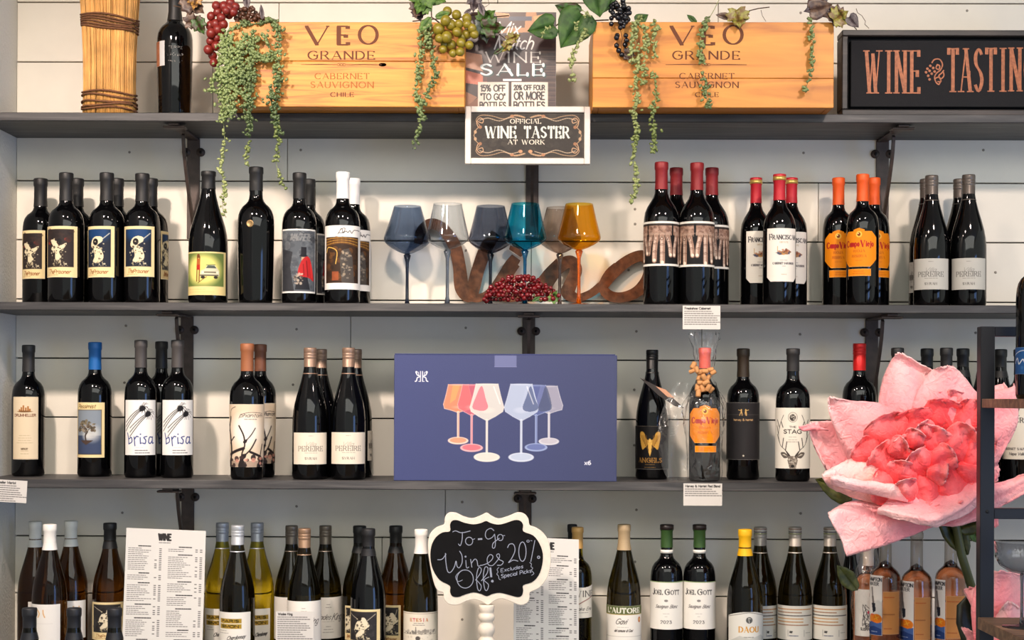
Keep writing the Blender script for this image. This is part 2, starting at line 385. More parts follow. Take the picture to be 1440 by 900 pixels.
def flat_art(name, art, x0, x1, z0, z1, y, mat=None, parent=None, ytop=None):
    u = np.linspace(x0, x1, art.nx); v = np.linspace(z1, z0, art.ny); X, Z = np.meshgrid(u, v)
    Y = np.full_like(X, y)
    if ytop is not None: Y = y + (ytop - y) * (Z - z0) / (z1 - z0)
    return gridmesh(name, np.stack([X, Y, Z], -1).reshape(-1, 3), art.nx, art.ny, art, mat or INK, parent)
def ribbon(strokes, ox, oz, y, sc, V=None, Fc=None, depth=0):
    """strokes in px (y down) -> quads on the plane y, facing -Y; depth>0 gives solid strokes"""
    V = [] if V is None else V; Fc = [] if Fc is None else Fc
    for pl, ws in strokes:
        n = len(pl)
        if n < 2: continue
        closed = math.hypot(pl[0][0] - pl[-1][0], pl[0][1] - pl[-1][1]) < 1e-6
        k0 = len(V)
        yb_ = y - 1.2e-5 * (len(V) // 4 % 23)
        for i in range(n):
            y = yb_ - 4e-6 * i
            a = pl[i - 1] if i > 0 else (pl[-2] if closed else pl[0]); b = pl[i + 1] if i < n - 1 else (pl[1] if closed else pl[-1])
            dx, dy = b[0] - a[0], b[1] - a[1]; l = math.hypot(dx, dy) + 1e-9
            nx, ny = -dy / l, dx / l; w_ = (ws[i] if hasattr(ws, '__len__') else ws) / 2
            for sg in (1, -1):
                X = ox + (pl[i][0] + nx * w_ * sg) * sc; Z = oz - (pl[i][1] + ny * w_ * sg) * sc
                V.append((X, y, Z))
                if depth: V.append((X, y + depth, Z))
        st = 4 if depth else 2
        for i in range(n - 1):
            a = k0 + i * st; b = a + st
            if depth:
                Fc += [(a, b, b + 2, a + 2), (a + 1, a + 3, b + 3, b + 1), (a, a + 1, b + 1, b), (a + 2, b + 2, b + 3, a + 3)]
            else: Fc.append((a, b, b + 1, a + 1))
        if depth:
            e = k0 + (n - 1) * st; Fc += [(k0, k0 + 2, k0 + 3, k0 + 1), (e, e + 1, e + 3, e + 2)]
    return V, Fc
def prism(name, pts, y0, y1, mat, parent=None, bev=0):
    """outline pts [(x,z)] extruded from y0 to y1"""
    bm = bmesh.new(); vs_ = [bm.verts.new((x, y0, z)) for x, z in pts]; f = bm.faces.new(vs_)
    r = bmesh.ops.extrude_face_region(bm, geom=[f])
    for g in r['geom']:
        if isinstance(g, bmesh.types.BMVert): g.co.y = y1
    bmesh.ops.recalc_face_normals(bm, faces=bm.faces)
    me = bpy.data.meshes.new(name); bm.to_mesh(me); bm.free(); me.materials.append(mat)
    o = bpy.data.objects.new(name, me); COL.objects.link(o)
    if parent: o.parent = parent
    if bev:
        b = o.modifiers.new('bevel', 'BEVEL'); b.width = bev; b.segments = 2; b.limit_method = 'ANGLE'; b.angle_limit = R(50)
    return o
# ------------------------------------------------------------------ the room
YF, YB = 3.65, 3.895
Z1, Z1b = P(720, 159.5, YF).z, P(720, 171.5, YF).z
Z2, Z2b = P(720, 427, YF).z, P(720, 438.5, YF).z
Z3, Z3b = P(720, 677, YF).z, P(720, 689.5, YF).z
Z4 = P(720, 743, 3.71).z - .302
XL = P(22, 450, YB).x; XR = 1.75
paint = M('white_plank_paint', (228, 222, 208), .55, noise=.035, nscale=9, bump=.12, bscale=60)
plaster = M('rough_plaster', (222, 220, 213), .85, bump=1.0, bscale=160)
dark = M('dark_gap', (22, 20, 18), .9)
shelfm = wood('charcoal_stained_wood', (36, 36, 38), (80, 78, 77), 5, 70, .5, .5, .4, (54, 53, 54))
iron = M('cast_iron', (74, 62, 56), .5, .2, noise=.25, nscale=50, bump=.2)
wb = thing('wall_back', None, None, (0, 0, 0)); tag(wb, kind='structure')
mk('backing_board', *boxg(XL, XR, YB + .018, YB + .03, .4, 2.9), dark, wb)
js = [-163, -80, 3, 87, 170.5, 254, 337, 420.5, 503.5, 586.5, 670, 753.5, 834, 918, 1001, 1085]
jz = [P(60, y, YB).z for y in js]
butts = {1: [700], 2: [392, 1010], 3: [299, 1120], 4: [404], 5: [443, 1151], 6: [747], 7: [493, 987], 8: [1230], 9: [610], 10: [626], 11: [537], 12: [860], 13: [300]}
for k in range(len(js) - 1):
    zt, zb_ = jz[k] - .0016, jz[k + 1] + .0016
    xs = [XL] + [P(x, (js[k] + js[k + 1]) / 2, YB).x for x in butts.get(k, [])] + [XR]
    for a, b in zip(xs, xs[1:]):
        yo = random.Random(k * 7 + int(a * 10)).uniform(0, .0012)
        box('plank', a + .0008, b - .0008, YB + yo, YB + .016, zb_, zt, paint, wb, .0008)
nail = M('filled_nail_hole', (150, 142, 130), .8)
nm = None
for x, y in [(177, 458), (417, 463), (655, 461), (895, 466), (1125, 470), (1372, 468), (175, 538), (412, 541), (892, 548), (892, 626), (655, 543), (172, 721), (417, 712), (650, 706), (895, 717), (1126, 722), (893, 790), (650, 871),
             (423, 211), (182, 214), (1130, 215), (1383, 211), (655, 352), (893, 294), (893, 315), (1178, 296), (1372, 300), (1400, 383), (1127, 380), (60, 300), (238, 60), (1360, 15), (1126, 18), (884, 380), (230, 120)]:
    p = P(x, y, YB)
    if nm is None: o = lathe('nail_head', [(0, 0), (.0032, .0), (.0026, .0012), (0, .0004)], nail, wb, 10); o.rotation_euler = (R(90), 0, 0); nm = o
    else: o = inst(nm, 'nail_head', wb)
    o.location = (p.x, YB, p.z)
o = box('wall_left', XL - .06, XL, .2, YB + .03, .0, 2.95, plaster, None, 0); tag(o, kind='structure')
o = box('floor', XL - .06, 3.2, -3.0, YB + .03, -.02, 0, wood('oak_floor', (120, 92, 66), (150, 120, 90), 3, 30), None, 0); tag(o, kind='structure')
o = box('ceiling', XL - .06, 3.2, -3.0, YB + .03, 2.95, 3.0, M('ceiling_paint', (225, 222, 215), .9), None, 0); tag(o, kind='structure')
def shelf(name, zt, zb_, lab):
    o = box(name, XL + .0005, XR, YF, YB - .0005, zb_, zt, shelfm, None, .0015); tag(o, lab, 'shelf', 'wall shelves'); return o
shelf('wall_shelf', Z1, Z1b, 'charcoal wooden shelf at the top carrying the wooden crates')
shelf('wall_shelf', Z2, Z2b, 'charcoal wooden shelf under the coloured stemmed glasses')
shelf('wall_shelf', Z3, Z3b, 'charcoal wooden shelf under the big blue box')
shelf('wall_shelf', Z4, Z4 - .02, 'bottom charcoal wooden shelf carrying the white wine bottles')
YC = 3.05
ZC = P(104, 854, 3.34).z - .30
o = box('counter', XL + .001, XR, 2.9, YF + .10, ZC - .04, ZC, shelfm, None, .003); tag(o, 'low dark back counter below the bottom shelf in front', 'counter')
o = box('cabinet', XL + .001, XR, 2.98, YF + .10, 0, ZC - .0405, M('cabinet_paint', (60, 58, 56), .5), None, .003); tag(o, 'dark cabinet under the low back counter', 'cabinet')
def bracket(px, zt, label):
    X = P(px, 350, YB).x
    t = thing('shelf_bracket', label, 'bracket', (X, YB, zt), 'iron shelf brackets')
    box('wall_plate', -.0155, .0155, -.005, -.0002, -.245, -.0005, iron, t, .001)
    box('shelf_arm', -.012, .012, -.225, -.0055, -.0056, -.0004, iron, t, .001)
    box('front_tab', -.026, .026, -.222, -.190, -.011, -.0058, iron, t, .002)
    V, Fc = [], []
    pts = catm([(0, -.122, -.010), (0, -.108, -.055), (0, -.066, -.125), (0, -.026, -.180), (0, -.007, -.208)], 5)
    V = []; 
    for p in pts: V += [(-.0035, p[1] - .004, p[2] - .003), (.0035, p[1] - .004, p[2] - .003), (.0035, p[1] + .004, p[2] + .003), (-.0035, p[1] + .004, p[2] + .003)]
    for i in range(len(pts) - 1):
        a = i * 4; b = a + 4
        for k in range(4): Fc.append((a + k, a + (k + 1) % 4, b + (k + 1) % 4, b + k))
    Fc += [(3, 2, 1, 0), tuple(range(len(V) - 4, len(V)))]
    mk('brace', V, Fc, iron, t, False)
    for s in (-1, 1):
        e = lathe('ear', [(0, -.0025), (.0105, -.0025), (.0105, .0025), (0, .0025)], iron, t, 16); e.rotation_euler = (R(90), 0, 0); e.location = (s * .0175, -.0027, -.034)
        c = lathe('bolt', [(0, .0), (.004, .0), (.0035, .0022), (0, .0028)], M('bolt_head', (25, 22, 20), .4, .6), e, 10); c.location = (0, 0, .0026)
        c.location = (0, 0, .0026)
for zt, nm_, xs in ((Z1b, 'the top shelf', (272, 748, 1240)), (Z2b, 'the shelf with the stemmed glasses', (264, 744, 1226)), (Z3b, 'the shelf with the blue box', (266, 740, 1228))):
    for x, w_ in zip(xs, ('left', 'middle', 'right')): bracket(x, zt, 'dark iron bracket at the %s end under %s' % (w_, nm_) if w_ != 'middle' else 'dark iron bracket in the middle under %s' % nm_)
# ------------------------------------------------------------------ bottle labels (prints)
CR = (236, 214, 160)
def a_goya(kind):
    def f(a, W, H):
        a.rect(0, 0, W, H, CR); bg = {'A': (46, 38, 36), 'B': (28, 34, 48), 'C': (48, 46, 46)}[kind]
        x0, x1, y0, y1 = W * .1, W * .9, H * .06, H * .8
        a.rect(x0, y0, x1, y1, bg)
        if kind == 'B': a.ell(W * .5, H * .12, W * .5, H * .24, (20, 66, 120), .8, soft=8); a.rect(0, 0, W, y0, CR); a.rect(0, 0, x0, H, CR); a.rect(x1, 0, W, H, CR)
        if kind == 'A': a.blotch(x0 + 4, H * .22, x1 - 4, H * .36, [(120, 32, 26), (150, 44, 34)], 8, 1, 3.2, 3); a.blotch(x0 + 2, y0 + 2, x1 - 2, H * .3, [(60, 42, 36), (38, 30, 30)], 26, 2, 5, 8, .5)
        if kind == 'C': a.blotch(x0 + 2, y0 + 2, x1 - 2, y1 - 2, [(70, 68, 66), (36, 34, 34)], 40, 1, 4, 8, .4)
        cx = W * .5; sk = (226, 214, 178)
        if kind == 'B':
            a.poly([(cx - 10, H * .36), (cx - 7, H * .25), (cx, H * .2), (cx + 8, H * .22), (cx + 8, H * .3), (cx + 2, H * .36), (cx - 2, H * .44), (cx - 8, H * .42)], sk, smooth=True)
            a.ell(cx - 2, H * .31, 4.2, 4.8, (24, 24, 28)); a.line([(cx + 8, H * .26), (cx + 18, H * .14)], 1.1, (190, 190, 180), smooth=True)
            a.poly([(cx - 5, H * .42), (cx + 4, H * .42), (cx + 10, H * .58), (cx + 6, H * .7), (cx - 6, H * .7), (cx - 3, H * .58)], sk, smooth=True)
        elif kind == 'A':
            a.poly([(cx - 12, H * .28), (cx - 5, H * .27), (cx + 2, H * .38), (cx + 12, H * .33), (cx + 9, H * .42), (cx + 2, H * .5), (cx + 5, H * .62), (cx - 3, H * .66), (cx - 4, H * .5), (cx - 7, H * .4)], sk, smooth=True)
            a.ell(cx + 2, H * .3, 3.6, 4, (30, 28, 30)); a.ell(cx - 7, H * .44, 4, 3, sk)
        else:
            a.poly([(cx - 10, H * .5), (cx - 6, H * .32), (cx + 4, H * .2), (cx + 10, H * .34), (cx + 12, H * .42), (cx + 6, H * .52), (cx + 4, H * .62), (cx - 6, H * .72), (cx - 8, H * .66), (cx - 3, H * .54)], (232, 220, 190), smooth=True)
            a.ell(cx - 3, H * .23, 4, 4.2, (38, 34, 32)); a.line([(x0 + 2, y0 + 3), (cx - 6, H * .24)], .8, (190, 180, 160)); a.line([(x1 - 2, y0 + 3), (cx + 8, H * .3)], .8, (190, 180, 160))
        a.blotch(cx - 8, H * .4, cx + 8, H * .7, [sk, (200, 186, 150), (90, 80, 66)], 22, .5, 1.7, 5)
        a.blotch(cx - 13, H * .7, cx + 14, H * .78, [sk, (170, 156, 120)], 24, .4, 1.3, 6)
        a.blotch(cx - 11, H * .26, cx + 11, H * .7, [bg, (70, 60, 48)], 26, .4, 1.5, 17, .85); a.blotch(cx - 11, H * .24, cx + 11, H * .7, [sk], 16, .4, 1.2, 19, .8)
        a.text('The', W * .3, H * .845, H * .085, (140, 84, 40), W * .2, slant=.3, wt=.12); a.text('Prisoner', W * .6, H * .855, H * .075, (140, 84, 40), W * .42, slant=.3, wt=.12)
        a.greek(W * .18, W * .82, H * .955, 1, 2, (150, 96, 60), .7, .6)
    return f
def a_car(a, W, H):
    a.rect(0, 0, W, H, (228, 206, 140)); x0, x1, y0, y1 = 1.5, W - 5, 2, H * .8
    a.rect(x0, y0, x1, y1, (104, 122, 62)); a.ell(W * .45, H * .42, W * .47, H * .42, (226, 216, 122), .95, soft=9); a.rect(0, 0, x0, H, (228, 206, 140)); a.rect(x1, 0, W, H, (228, 206, 140)); a.rect(0, 0, W, y0, (228, 206, 140)); a.rect(0, y1, W, H, (228, 206, 140))
    cx = W * .5
    a.poly([(cx - 6, H * .44), (cx, H * .4), (cx + 3, H * .31), (cx + 13, H * .3), (cx + 17, H * .38), (cx + 20, H * .44), (cx + 20, H * .56), (cx - 7, H * .57)], (206, 202, 172)); a.poly([(cx + 1, H * .38), (cx + 4, H * .32), (cx + 13, H * .32), (cx + 16, H * .38)], (80, 88, 80))
    a.rect(cx - 4, H * .46, cx + 18, H * .49, (110, 104, 84)); a.ell(cx - 3, H * .475, 1.6, 1.6, (236, 230, 200)); a.ell(cx + 17, H * .475, 1.6, 1.6, (236, 230, 200)); a.line([(cx + 2, H * .31), (cx + 14, H * .3)], 1, (74, 100, 60)); a.rect(cx - 7, H * .53, cx + 19, H * .56, (90, 84, 66)); a.ell(cx - 3, H * .59, 3, 2, (44, 38, 30)); a.ell(cx + 15, H * .59, 3, 2, (44, 38, 30))
    for d in (0, 3.6): a.line([(cx - 11 + d, H * .12), (cx - 11.5 + d, H * .34), (cx - 12 + d, H * .68)], 1.6, (120, 66, 26))
    a.ell(cx - 9.5, H * .1, 2.2, 3, (110, 60, 24)); a.rect(cx - 12, H * .16, cx - 7, H * .42, (168, 92, 40)); a.rect(cx - 12, H * .3, cx - 7, H * .42, (176, 40, 26))
    a.line([(cx + 2, H * .58), (cx - 10, H * .72)], 1, (110, 80, 40)); a.greek(W * .1, W * .9, H * .87, 2, H * .06, (206, 176, 112), .8, .7)
def a_cane(a, W, H):
    a.rect(0, 0, W, H, (226, 224, 218)); x0, x1, y0, y1 = 1, W - 1.2, 2.2, H - 2.4
    a.rect(x0, y0, x1, y1, (84, 90, 96)); a.blotch(x0 + 3, y0 + 3, x1 - 3, y1 - 5, [(60, 64, 70), (110, 116, 120), (44, 46, 52), (128, 130, 130)], 130, 1, 6, 11, .35)
    a.poly([(x0, H * .3), (W * .36, H * .36), (W * .3, H * .6), (W * .4, y1), (x0, y1)], (38, 38, 42), .75, smooth=False)
    a.poly([(W * .42, H * .95), (W * .5, H * .66), (W * .68, H * .62), (W * .8, H * .95)], (28, 30, 36), .95)
    a.poly([(W * .56, H * .42), (W * .57, H * .28), (W * .7, H * .28), (W * .7, H * .42)], (28, 28, 34)); a.ell(W * .63, H * .42, 5.6, 1.4, (24, 24, 30))
    a.poly([(W * .58, H * .44), (W * .68, H * .44), (W * .68, H * .52), (W * .57, H * .52)], (188, 150, 122))
    a.poly([(W * .54, H * .55), (W * .66, H * .44), (W * .8, H * .47), (W * .92, H * .8), (W * .76, H * .76), (W * .5, H * .72)], (178, 32, 34), smooth=True)
    a.line([(W * .7, H * .5), (W * .74, H * .74)], 1.4, (110, 14, 18)); a.line([(W * .62, H * .55), (W * .64, H * .72)], 1.2, (120, 16, 20)); a.line([(W * .82, H * .55), (W * .86, H * .76)], 1.2, (220, 60, 56))
    a.blotch(W * .38, H * .7, W * .6, H * .86, [(196, 180, 160), (150, 134, 116), (70, 60, 56)], 36, .6, 2, 4)
    a.line([(W * .5, y0), (x1, H * .2)], .8, (60, 60, 64)); a.text('MACHETE', W * .55, H * .08, H * .1, (124, 126, 126), W * .5, wt=.16, slant=.3); a.blotch(W * .3, H * .07, W * .85, H * .2, [(70, 74, 80), (130, 132, 132)], 30, .6, 2, 21, .5)
def a_sig(a, W, H):
    a.rect(0, 0, W, H, (238, 234, 226)); x0, x1, y0, y1 = W * .12, W * .88, H * .18, H * .9
    a.rect(x0, y0, x1, y1, (52, 36, 24)); a.blotch(x0 + 3, y0 + 3, x1 - 3, y1 - 3, [(96, 60, 30), (30, 22, 18), (130, 84, 38), (64, 44, 30)], 90, 1, 5, 2, .5)
    for k in range(6): a.line([(x0 + 1, y0 + 3 + k * 2.1), (W * .5, y0 + 1.4 + k * 1.5), (x1 - 1, y0 + 3 + k * 2.2)], 1, [(206, 150, 60), (120, 76, 34)][k % 2], .8, smooth=True)
    a.poly([(W * .5, y1), (W * .46, H * .5), (W * .52, H * .38), (W * .64, H * .36), (W * .72, H * .5), (W * .76, y1)], (74, 70, 66), .9, smooth=False); a.blotch(W * .5, H * .4, W * .7, H * .84, [(150, 140, 126), (60, 54, 50), (190, 170, 140)], 44, .5, 2.2, 9, .6)
    a.line([(x0 + 2, H * .42), (x0 + 6, H * .34), (W * .4, H * .4), (W * .38, H * .6)], 1.2, (220, 176, 84), smooth=True); a.rect(W * .3, H * .72, W * .44, H * .86, (160, 80, 44), .8)
    a.line([(W * .42, H * .14), (W * .5, H * .05), (W * .52, H * .12), (W * .58, H * .09), (W * .62, H * .11), (W * .66, H * .08), (W * .7, H * .12), (W * .76, H * .07), (W * .92, H * .075)], .8, (40, 38, 40), smooth=True); a.line([(W * .47, H * .06), (W * .56, H * .045), (W * .53, H * .11), (W * .44, H * .12)], .7, (40, 38, 40), smooth=True)
def a_hands1(a, W, H): a_hands(a, W, H, .27)
def a_hands(a, W, H, sh=0):
    a.rect(0, 0, W, H, (18, 16, 16)); y0 = H * .1
    for (ox, sgn) in ((-.02 + sh, 1), (.49 + sh, -1), (-.53 + sh, -1)):
        def X(u): return W * (ox + (.0 if sgn > 0 else .0)) + sgn * u * W * .47 if sgn > 0 else W * (ox) + (1 - u) * W * .47
        a.poly([(X(0), 0), (X(1), 0), (X(1.0), H * .3), (X(.72), H * .46), (X(.3), H * .46), (X(.0), H * .3)], (150, 118, 100), smooth=False)
        a.blotch(min(X(0), X(1)), H * .05, max(X(0), X(1)), H * .36, [(176, 146, 128), (120, 90, 76), (92, 66, 56), (196, 168, 150)], 60, 1, 3.6, int(ox * 10) + 3, .45)
        for (u0, u1, l, w_) in ((.14, .0, .72, .19), (.36, .27, .88, .2), (.6, .6, .93, .2), (.82, .95, .76, .18)):
            q = [(X(u0), H * .34), (X((u0 + u1) / 2 + .04 * (u1 - u0) / (abs(u1 - u0) + .05)), H * (.34 + l) / 2), (X(u1), H * l)]; w0 = W * w_ * .58
            a.line(q, [w0 * 1.25, w0 * 1.25, w0 * 1.05], (34, 24, 22), .9, smooth=True); a.line(q, [w0, w0 * .96, w0 * .8], (158, 126, 108), smooth=True)
            a.line([(p[0] - w0 * .14, p[1]) for p in q], [w0 * .42, w0 * .4, w0 * .36], (206, 182, 164), .75, smooth=True)
            a.ell(X(u0), H * .3, w0 * .5, H * .05, (186, 158, 138), .8); a.ell(X(u0), H * .33, w0 * .4, H * .03, (120, 88, 74), .5)
            for f in (.3, .62):
                xx = q[0][0] + (q[2][0] - q[0][0]) * f; yy = q[0][1] + (q[2][1] - q[0][1]) * f
                a.line([(xx - w0 * .36, yy), (xx, yy - .7), (xx + w0 * .36, yy)], .8, (84, 58, 50), .8); a.line([(xx - w0 * .3, yy + 1.5), (xx + w0 * .3, yy + 1.6)], .6, (100, 74, 62), .7)
            a.ell(X(u1), H * l - .6, w0 * .27, H * .035, (234, 218, 198))
    for ch, x in zip('LOVE', (.13, .25, .36, .62)): a.text(ch, W * (x + sh), H * .36, H * .065, (70, 50, 44), wt=.16)
    a.rect(0, 0, W, H * .1, (18, 16, 16), .75); a.rect(0, 0, W, H * .05, (232, 228, 218)); a.rect(0, H * .95, W, H, (232, 228, 218))
def a_franc(a, W, H):
    a.rect(0, 0, W, H, (232, 226, 214)); cx = W * .53
    a.text('F', cx - W * .4, H * .11, H * .1, (52, 50, 54), W * .07, 'serif', .15); a.text('RANCISCAN', cx + W * .05, H * .13, H * .078, (52, 50, 54), W * .76, 'serif', .16)
    a.text('ESTATE', cx, H * .25, H * .026, (190, 170, 140), W * .25, wt=.2)
    a.poly([(cx - 6, H * .44), (cx + 6, H * .4), (cx + 12, H * .44), (cx + 6, H * .49), (cx - 4, H * .5), (cx - 12, H * .46)], (156, 110, 72)); a.blotch(cx - 9, H * .39, cx + 9, H * .5, [(120, 60, 40), (200, 150, 80), (60, 70, 100), (180, 120, 90)], 16, .8, 2, 3)
    a.line([(cx - 9, H * .44), (cx - 9, H * .34)], .8, (190, 150, 90)); a.greek(cx - W * .22, cx + W * .22, H * .6, 1, 3, (120, 118, 118), .7, .7, al='c'); a.text('CABERNET SAUVIGNON', cx, H * .64, H * .035, (90, 86, 88), W * .66, 'serif', .2); a.greek(cx - W * .1, cx + W * .1, H * .71, 1, 3, (110, 108, 108), .8, .6, al='c'); a.greek(cx - W * .14, cx + W * .14, H * .865, 1, 3, (170, 140, 110), .8, .7, al='c')
    for x, s in ((0, 1), (W, -1)):
        m = (a.X - x) * s + (H - a.Y) < 6; a.al[m] = 0
def a_campo(a, W, H):
    oc = (240, 140, 12); a.rect(0, 0, W, H, oc); cx = W / 2; k = 10
    m = ((a.X) + (a.Y - 5) < k - 2) | ((W - a.X) + (a.Y - 5) < k - 2) | ((a.X) + (H - a.Y) < k) | ((W - a.X) + (H - a.Y) < k)
    crest = (np.abs(a.X - cx) < 8) & (a.Y > np.abs(a.X - cx) * .35); m |= (a.Y < 4.5) & ~crest; m |= (a.Y < 4.5) & (np.abs(a.X - cx) >= 8)
    a.al[m] = 0
    a.ell(cx, H * .17, 4.2, 4.4, (250, 196, 80)); a.ell(cx, H * .17, 2.3, 2.6, (130, 60, 20)); a.ell(cx - 1, H * .15, .9, .9, (255, 230, 150))
    a.text('C', cx - W * .345, H * .335, H * .15, (176, 30, 30), W * .09, 'serif', .2); a.text('ampo', cx - W * .13, H * .34, H * .14, (176, 30, 30), W * .27, 'serif', .16)
    a.text('V', cx + W * .1, H * .335, H * .15, (176, 30, 30), W * .09, 'serif', .2); a.text('iejo', cx + W * .29, H * .34, H * .14, (176, 30, 30), W * .2, 'serif', .16)
    a.text('RIOJA', cx, H * .57, H * .055, (200, 96, 20), W * .3, 'serif', .2); a.text('RESERVA', cx, H * .7, H * .055, (200, 96, 20), W * .38, 'serif', .2); a.greek(W * .3, W * .7, H * .84, 1, 3, (206, 106, 24), .8, .7, al='c')
    a.line([(3, 9), (3, H - 10)], .5, (250, 180, 60), .7); a.line([(W - 3, 9), (W - 3, H - 10)], .5, (250, 180, 60), .7)
def a_strip(a, W, H):
    a.rect(0, 0, W, H, (240, 140, 12)); a.greek(W * .12, W * .88, H * .35, 2, H * .3, (206, 100, 20), 1.0, .7, al='c')
def a_pereire(tone):
    def f(a, W, H):
        a.rect(0, 0, W, H, tone); cx = W * .5; c = tuple(v * .52 for v in tone)
        a.text('Villa', cx - 1, H * .3, H * .12, tuple(v * .72 for v in tone), W * .26, slant=.5, wt=.1); a.text('PEREIRE', cx, H * .43, H * .15, c, W * .62, 'serif', .13)
        a.greek(W * .22, W * .8, H * .64, 1, 3, c, .7, .6, al='c'); a.text('SYRAH', cx, H * .78, H * .07, c, W * .28, 'serif', .18); a.greek(W * .4, W * .6, H * .1, 1, 3, c, .7, .6, al='c')
    return f
def a_drum(a, W, H):
    a.rect(0, 0, W, H, (224, 206, 174)); cx = W / 2; a.frame(.6, .6, W - .6, H - .6, .6, (200, 178, 140))
    for dx, h_ in ((-7, 3), (-4.4, 6), (-1.6, 8.6), (1.6, 5.5), (4.6, 7.4), (7, 4)): a.rect(cx + dx - 1.1, H * .235 - h_, cx + dx + 1.1, H * .235, (168, 108, 52))
    a.ell(cx, H * .235, 10, 1.2, (120, 80, 40)); a.text('DRUMHELLER', cx, H * .275, H * .04, (110, 62, 42), W * .8, 'sans', .18)
    a.greek(W * .12, W * .88, H * .62, 4, 3.4, (150, 132, 104), .6, .6, al='c'); a.text('MERLOT', cx, H * .82, H * .024, (90, 70, 50), W * .24, wt=.24); a.greek(W * .25, W * .75, H * .865, 2, 4, (150, 130, 100), .6, .7, al='c')
def a_tree(a, W, H):
    a.rect(0, 0, W, H, (236, 214, 158)); x0, x1, y0, y1 = 2, W * .9, H * .13, H * .945
    a.rect(x0, y0, x1, y1, (132, 142, 152)); a.rect(x0, H * .6, x1, y1, (60, 72, 98)); a.ell(W * .6, H * .56, W * .36, H * .2, (206, 206, 200), .8, soft=9); a.ell(W * .45, H * .62, W * .2, H * .09, (226, 222, 214), .7, soft=6); a.rect(x1, 0, W, H, (236, 214, 158)); a.rect(x0, H * .76, x1, y1, (58, 70, 100), .7)
    cx = W * .42; a.line([(cx, H * .7), (cx - 1, H * .6), (cx + 2, H * .52), (cx - 3, H * .44)], 2, (62, 50, 42), smooth=True); a.line([(cx + 1, H * .53), (cx + 8, H * .44)], 1.1, (62, 50, 42)); a.line([(cx, H * .56), (cx - 9, H * .46)], 1.1, (62, 50, 42))
    a.blotch(cx - 13, H * .38, cx + 12, H * .52, [(70, 64, 50), (110, 98, 78), (86, 72, 58), (150, 138, 118)], 70, .8, 2.4, 8, .85); a.blotch(cx - 8, H * .33, cx + 7, H * .4, [(80, 72, 56), (120, 108, 84)], 30, .7, 2, 9, .85)
    a.poly([(cx - 9, H * .69), (cx + 10, H * .69), (cx + 4, H * .74), (cx, H * .77), (cx - 5, H * .73)], (74, 58, 50)); a.frame(x0, y0, x1, y1, .8, (80, 66, 50))
    a.text('Pessimist', W * .4, H * .035, H * .07, (110, 80, 40), W * .6, slant=.3, wt=.13)
def a_brisa(a, W, H):
    a.rect(0, 0, W, H, (240, 238, 232)); bl = (26, 24, 26); r = random.Random(3)
    for (fx, fy) in ((.56, .15), (.72, .25)):
        cx, cy = W * fx, H * fy; a.ell(cx, cy, 4.2, 3.8, bl)
        for k in range(16):
            t = k / 16 * 6.28 + r.uniform(-.1, .1); l = r.uniform(6, 11) if math.cos(t) > -.3 else 5
            a.line([(cx, cy), (cx + l * .6 * math.cos(t), cy + l * .6 * math.sin(t) - 1), (cx + l * math.cos(t + .2), cy + l * math.sin(t + .2))], [1.4, .8, .5], bl, smooth=True)
        for d in (-3, 0, 3): a.line([(cx, cy + d * .4), (cx - 10, cy + 8 + d), (cx - 26, cy + 26 + d * 2)], [5.5, 3.4, 1], bl, .9, smooth=True)
    b = (46, 62, 128); x = W * .13; y = H * .6; h = H * .2; x0_ = x; qx = lambda L: [(x0_ + (p[0] - x0_) * .84, p[1]) for p in L]
    a.line(qx([(x - 1, y), (x + 1.5, y + h * .5), (x + 2, y + h)]), 1.4, b); a.line(qx([(x + 2, y + h * .55), (x + 7, y + h * .4), (x + 8, y + h * .8), (x + 2, y + h * .98)]), 1.4, b, smooth=True)
    a.line(qx([(x + 12, y + h * .35), (x + 13.5, y + h * 1.15)]), 1.4, b); a.line(qx([(x + 13, y + h * .55), (x + 16, y + h * .3), (x + 19, y + h * .34)]), 1.4, b, smooth=True)
    a.line(qx([(x + 22, y + h * .4), (x + 22.5, y + h * .95), (x + 24, y + h * .9)]), 1.4, b); a.ell(x + 22.5 * .84, y + h * .1, 1, 1, b)
    a.line(qx([(x + 33, y + h * .3), (x + 28, y + h * .4), (x + 31, y + h * .65), (x + 30, y + h * .95), (x + 26, y + h * .9)]), 1.4, b, smooth=True)
    a.line(qx([(x + 43, y + h * .4), (x + 38, y + h * .38), (x + 36, y + h * .8), (x + 39, y + h * .95), (x + 43, y + h * .7), (x + 43.5, y + h * .35), (x + 43.5, y + h * .9), (x + 46, y + h * .9)]), 1.4, b, smooth=True)
    a.greek(W * .38, W * .78, H * .86, 1, 3, (150, 150, 160), .6, .6); a.greek(W * .36, W * .9, H * .915, 2, 3.4, (60, 60, 64), 1.1, .8, fill=.95)
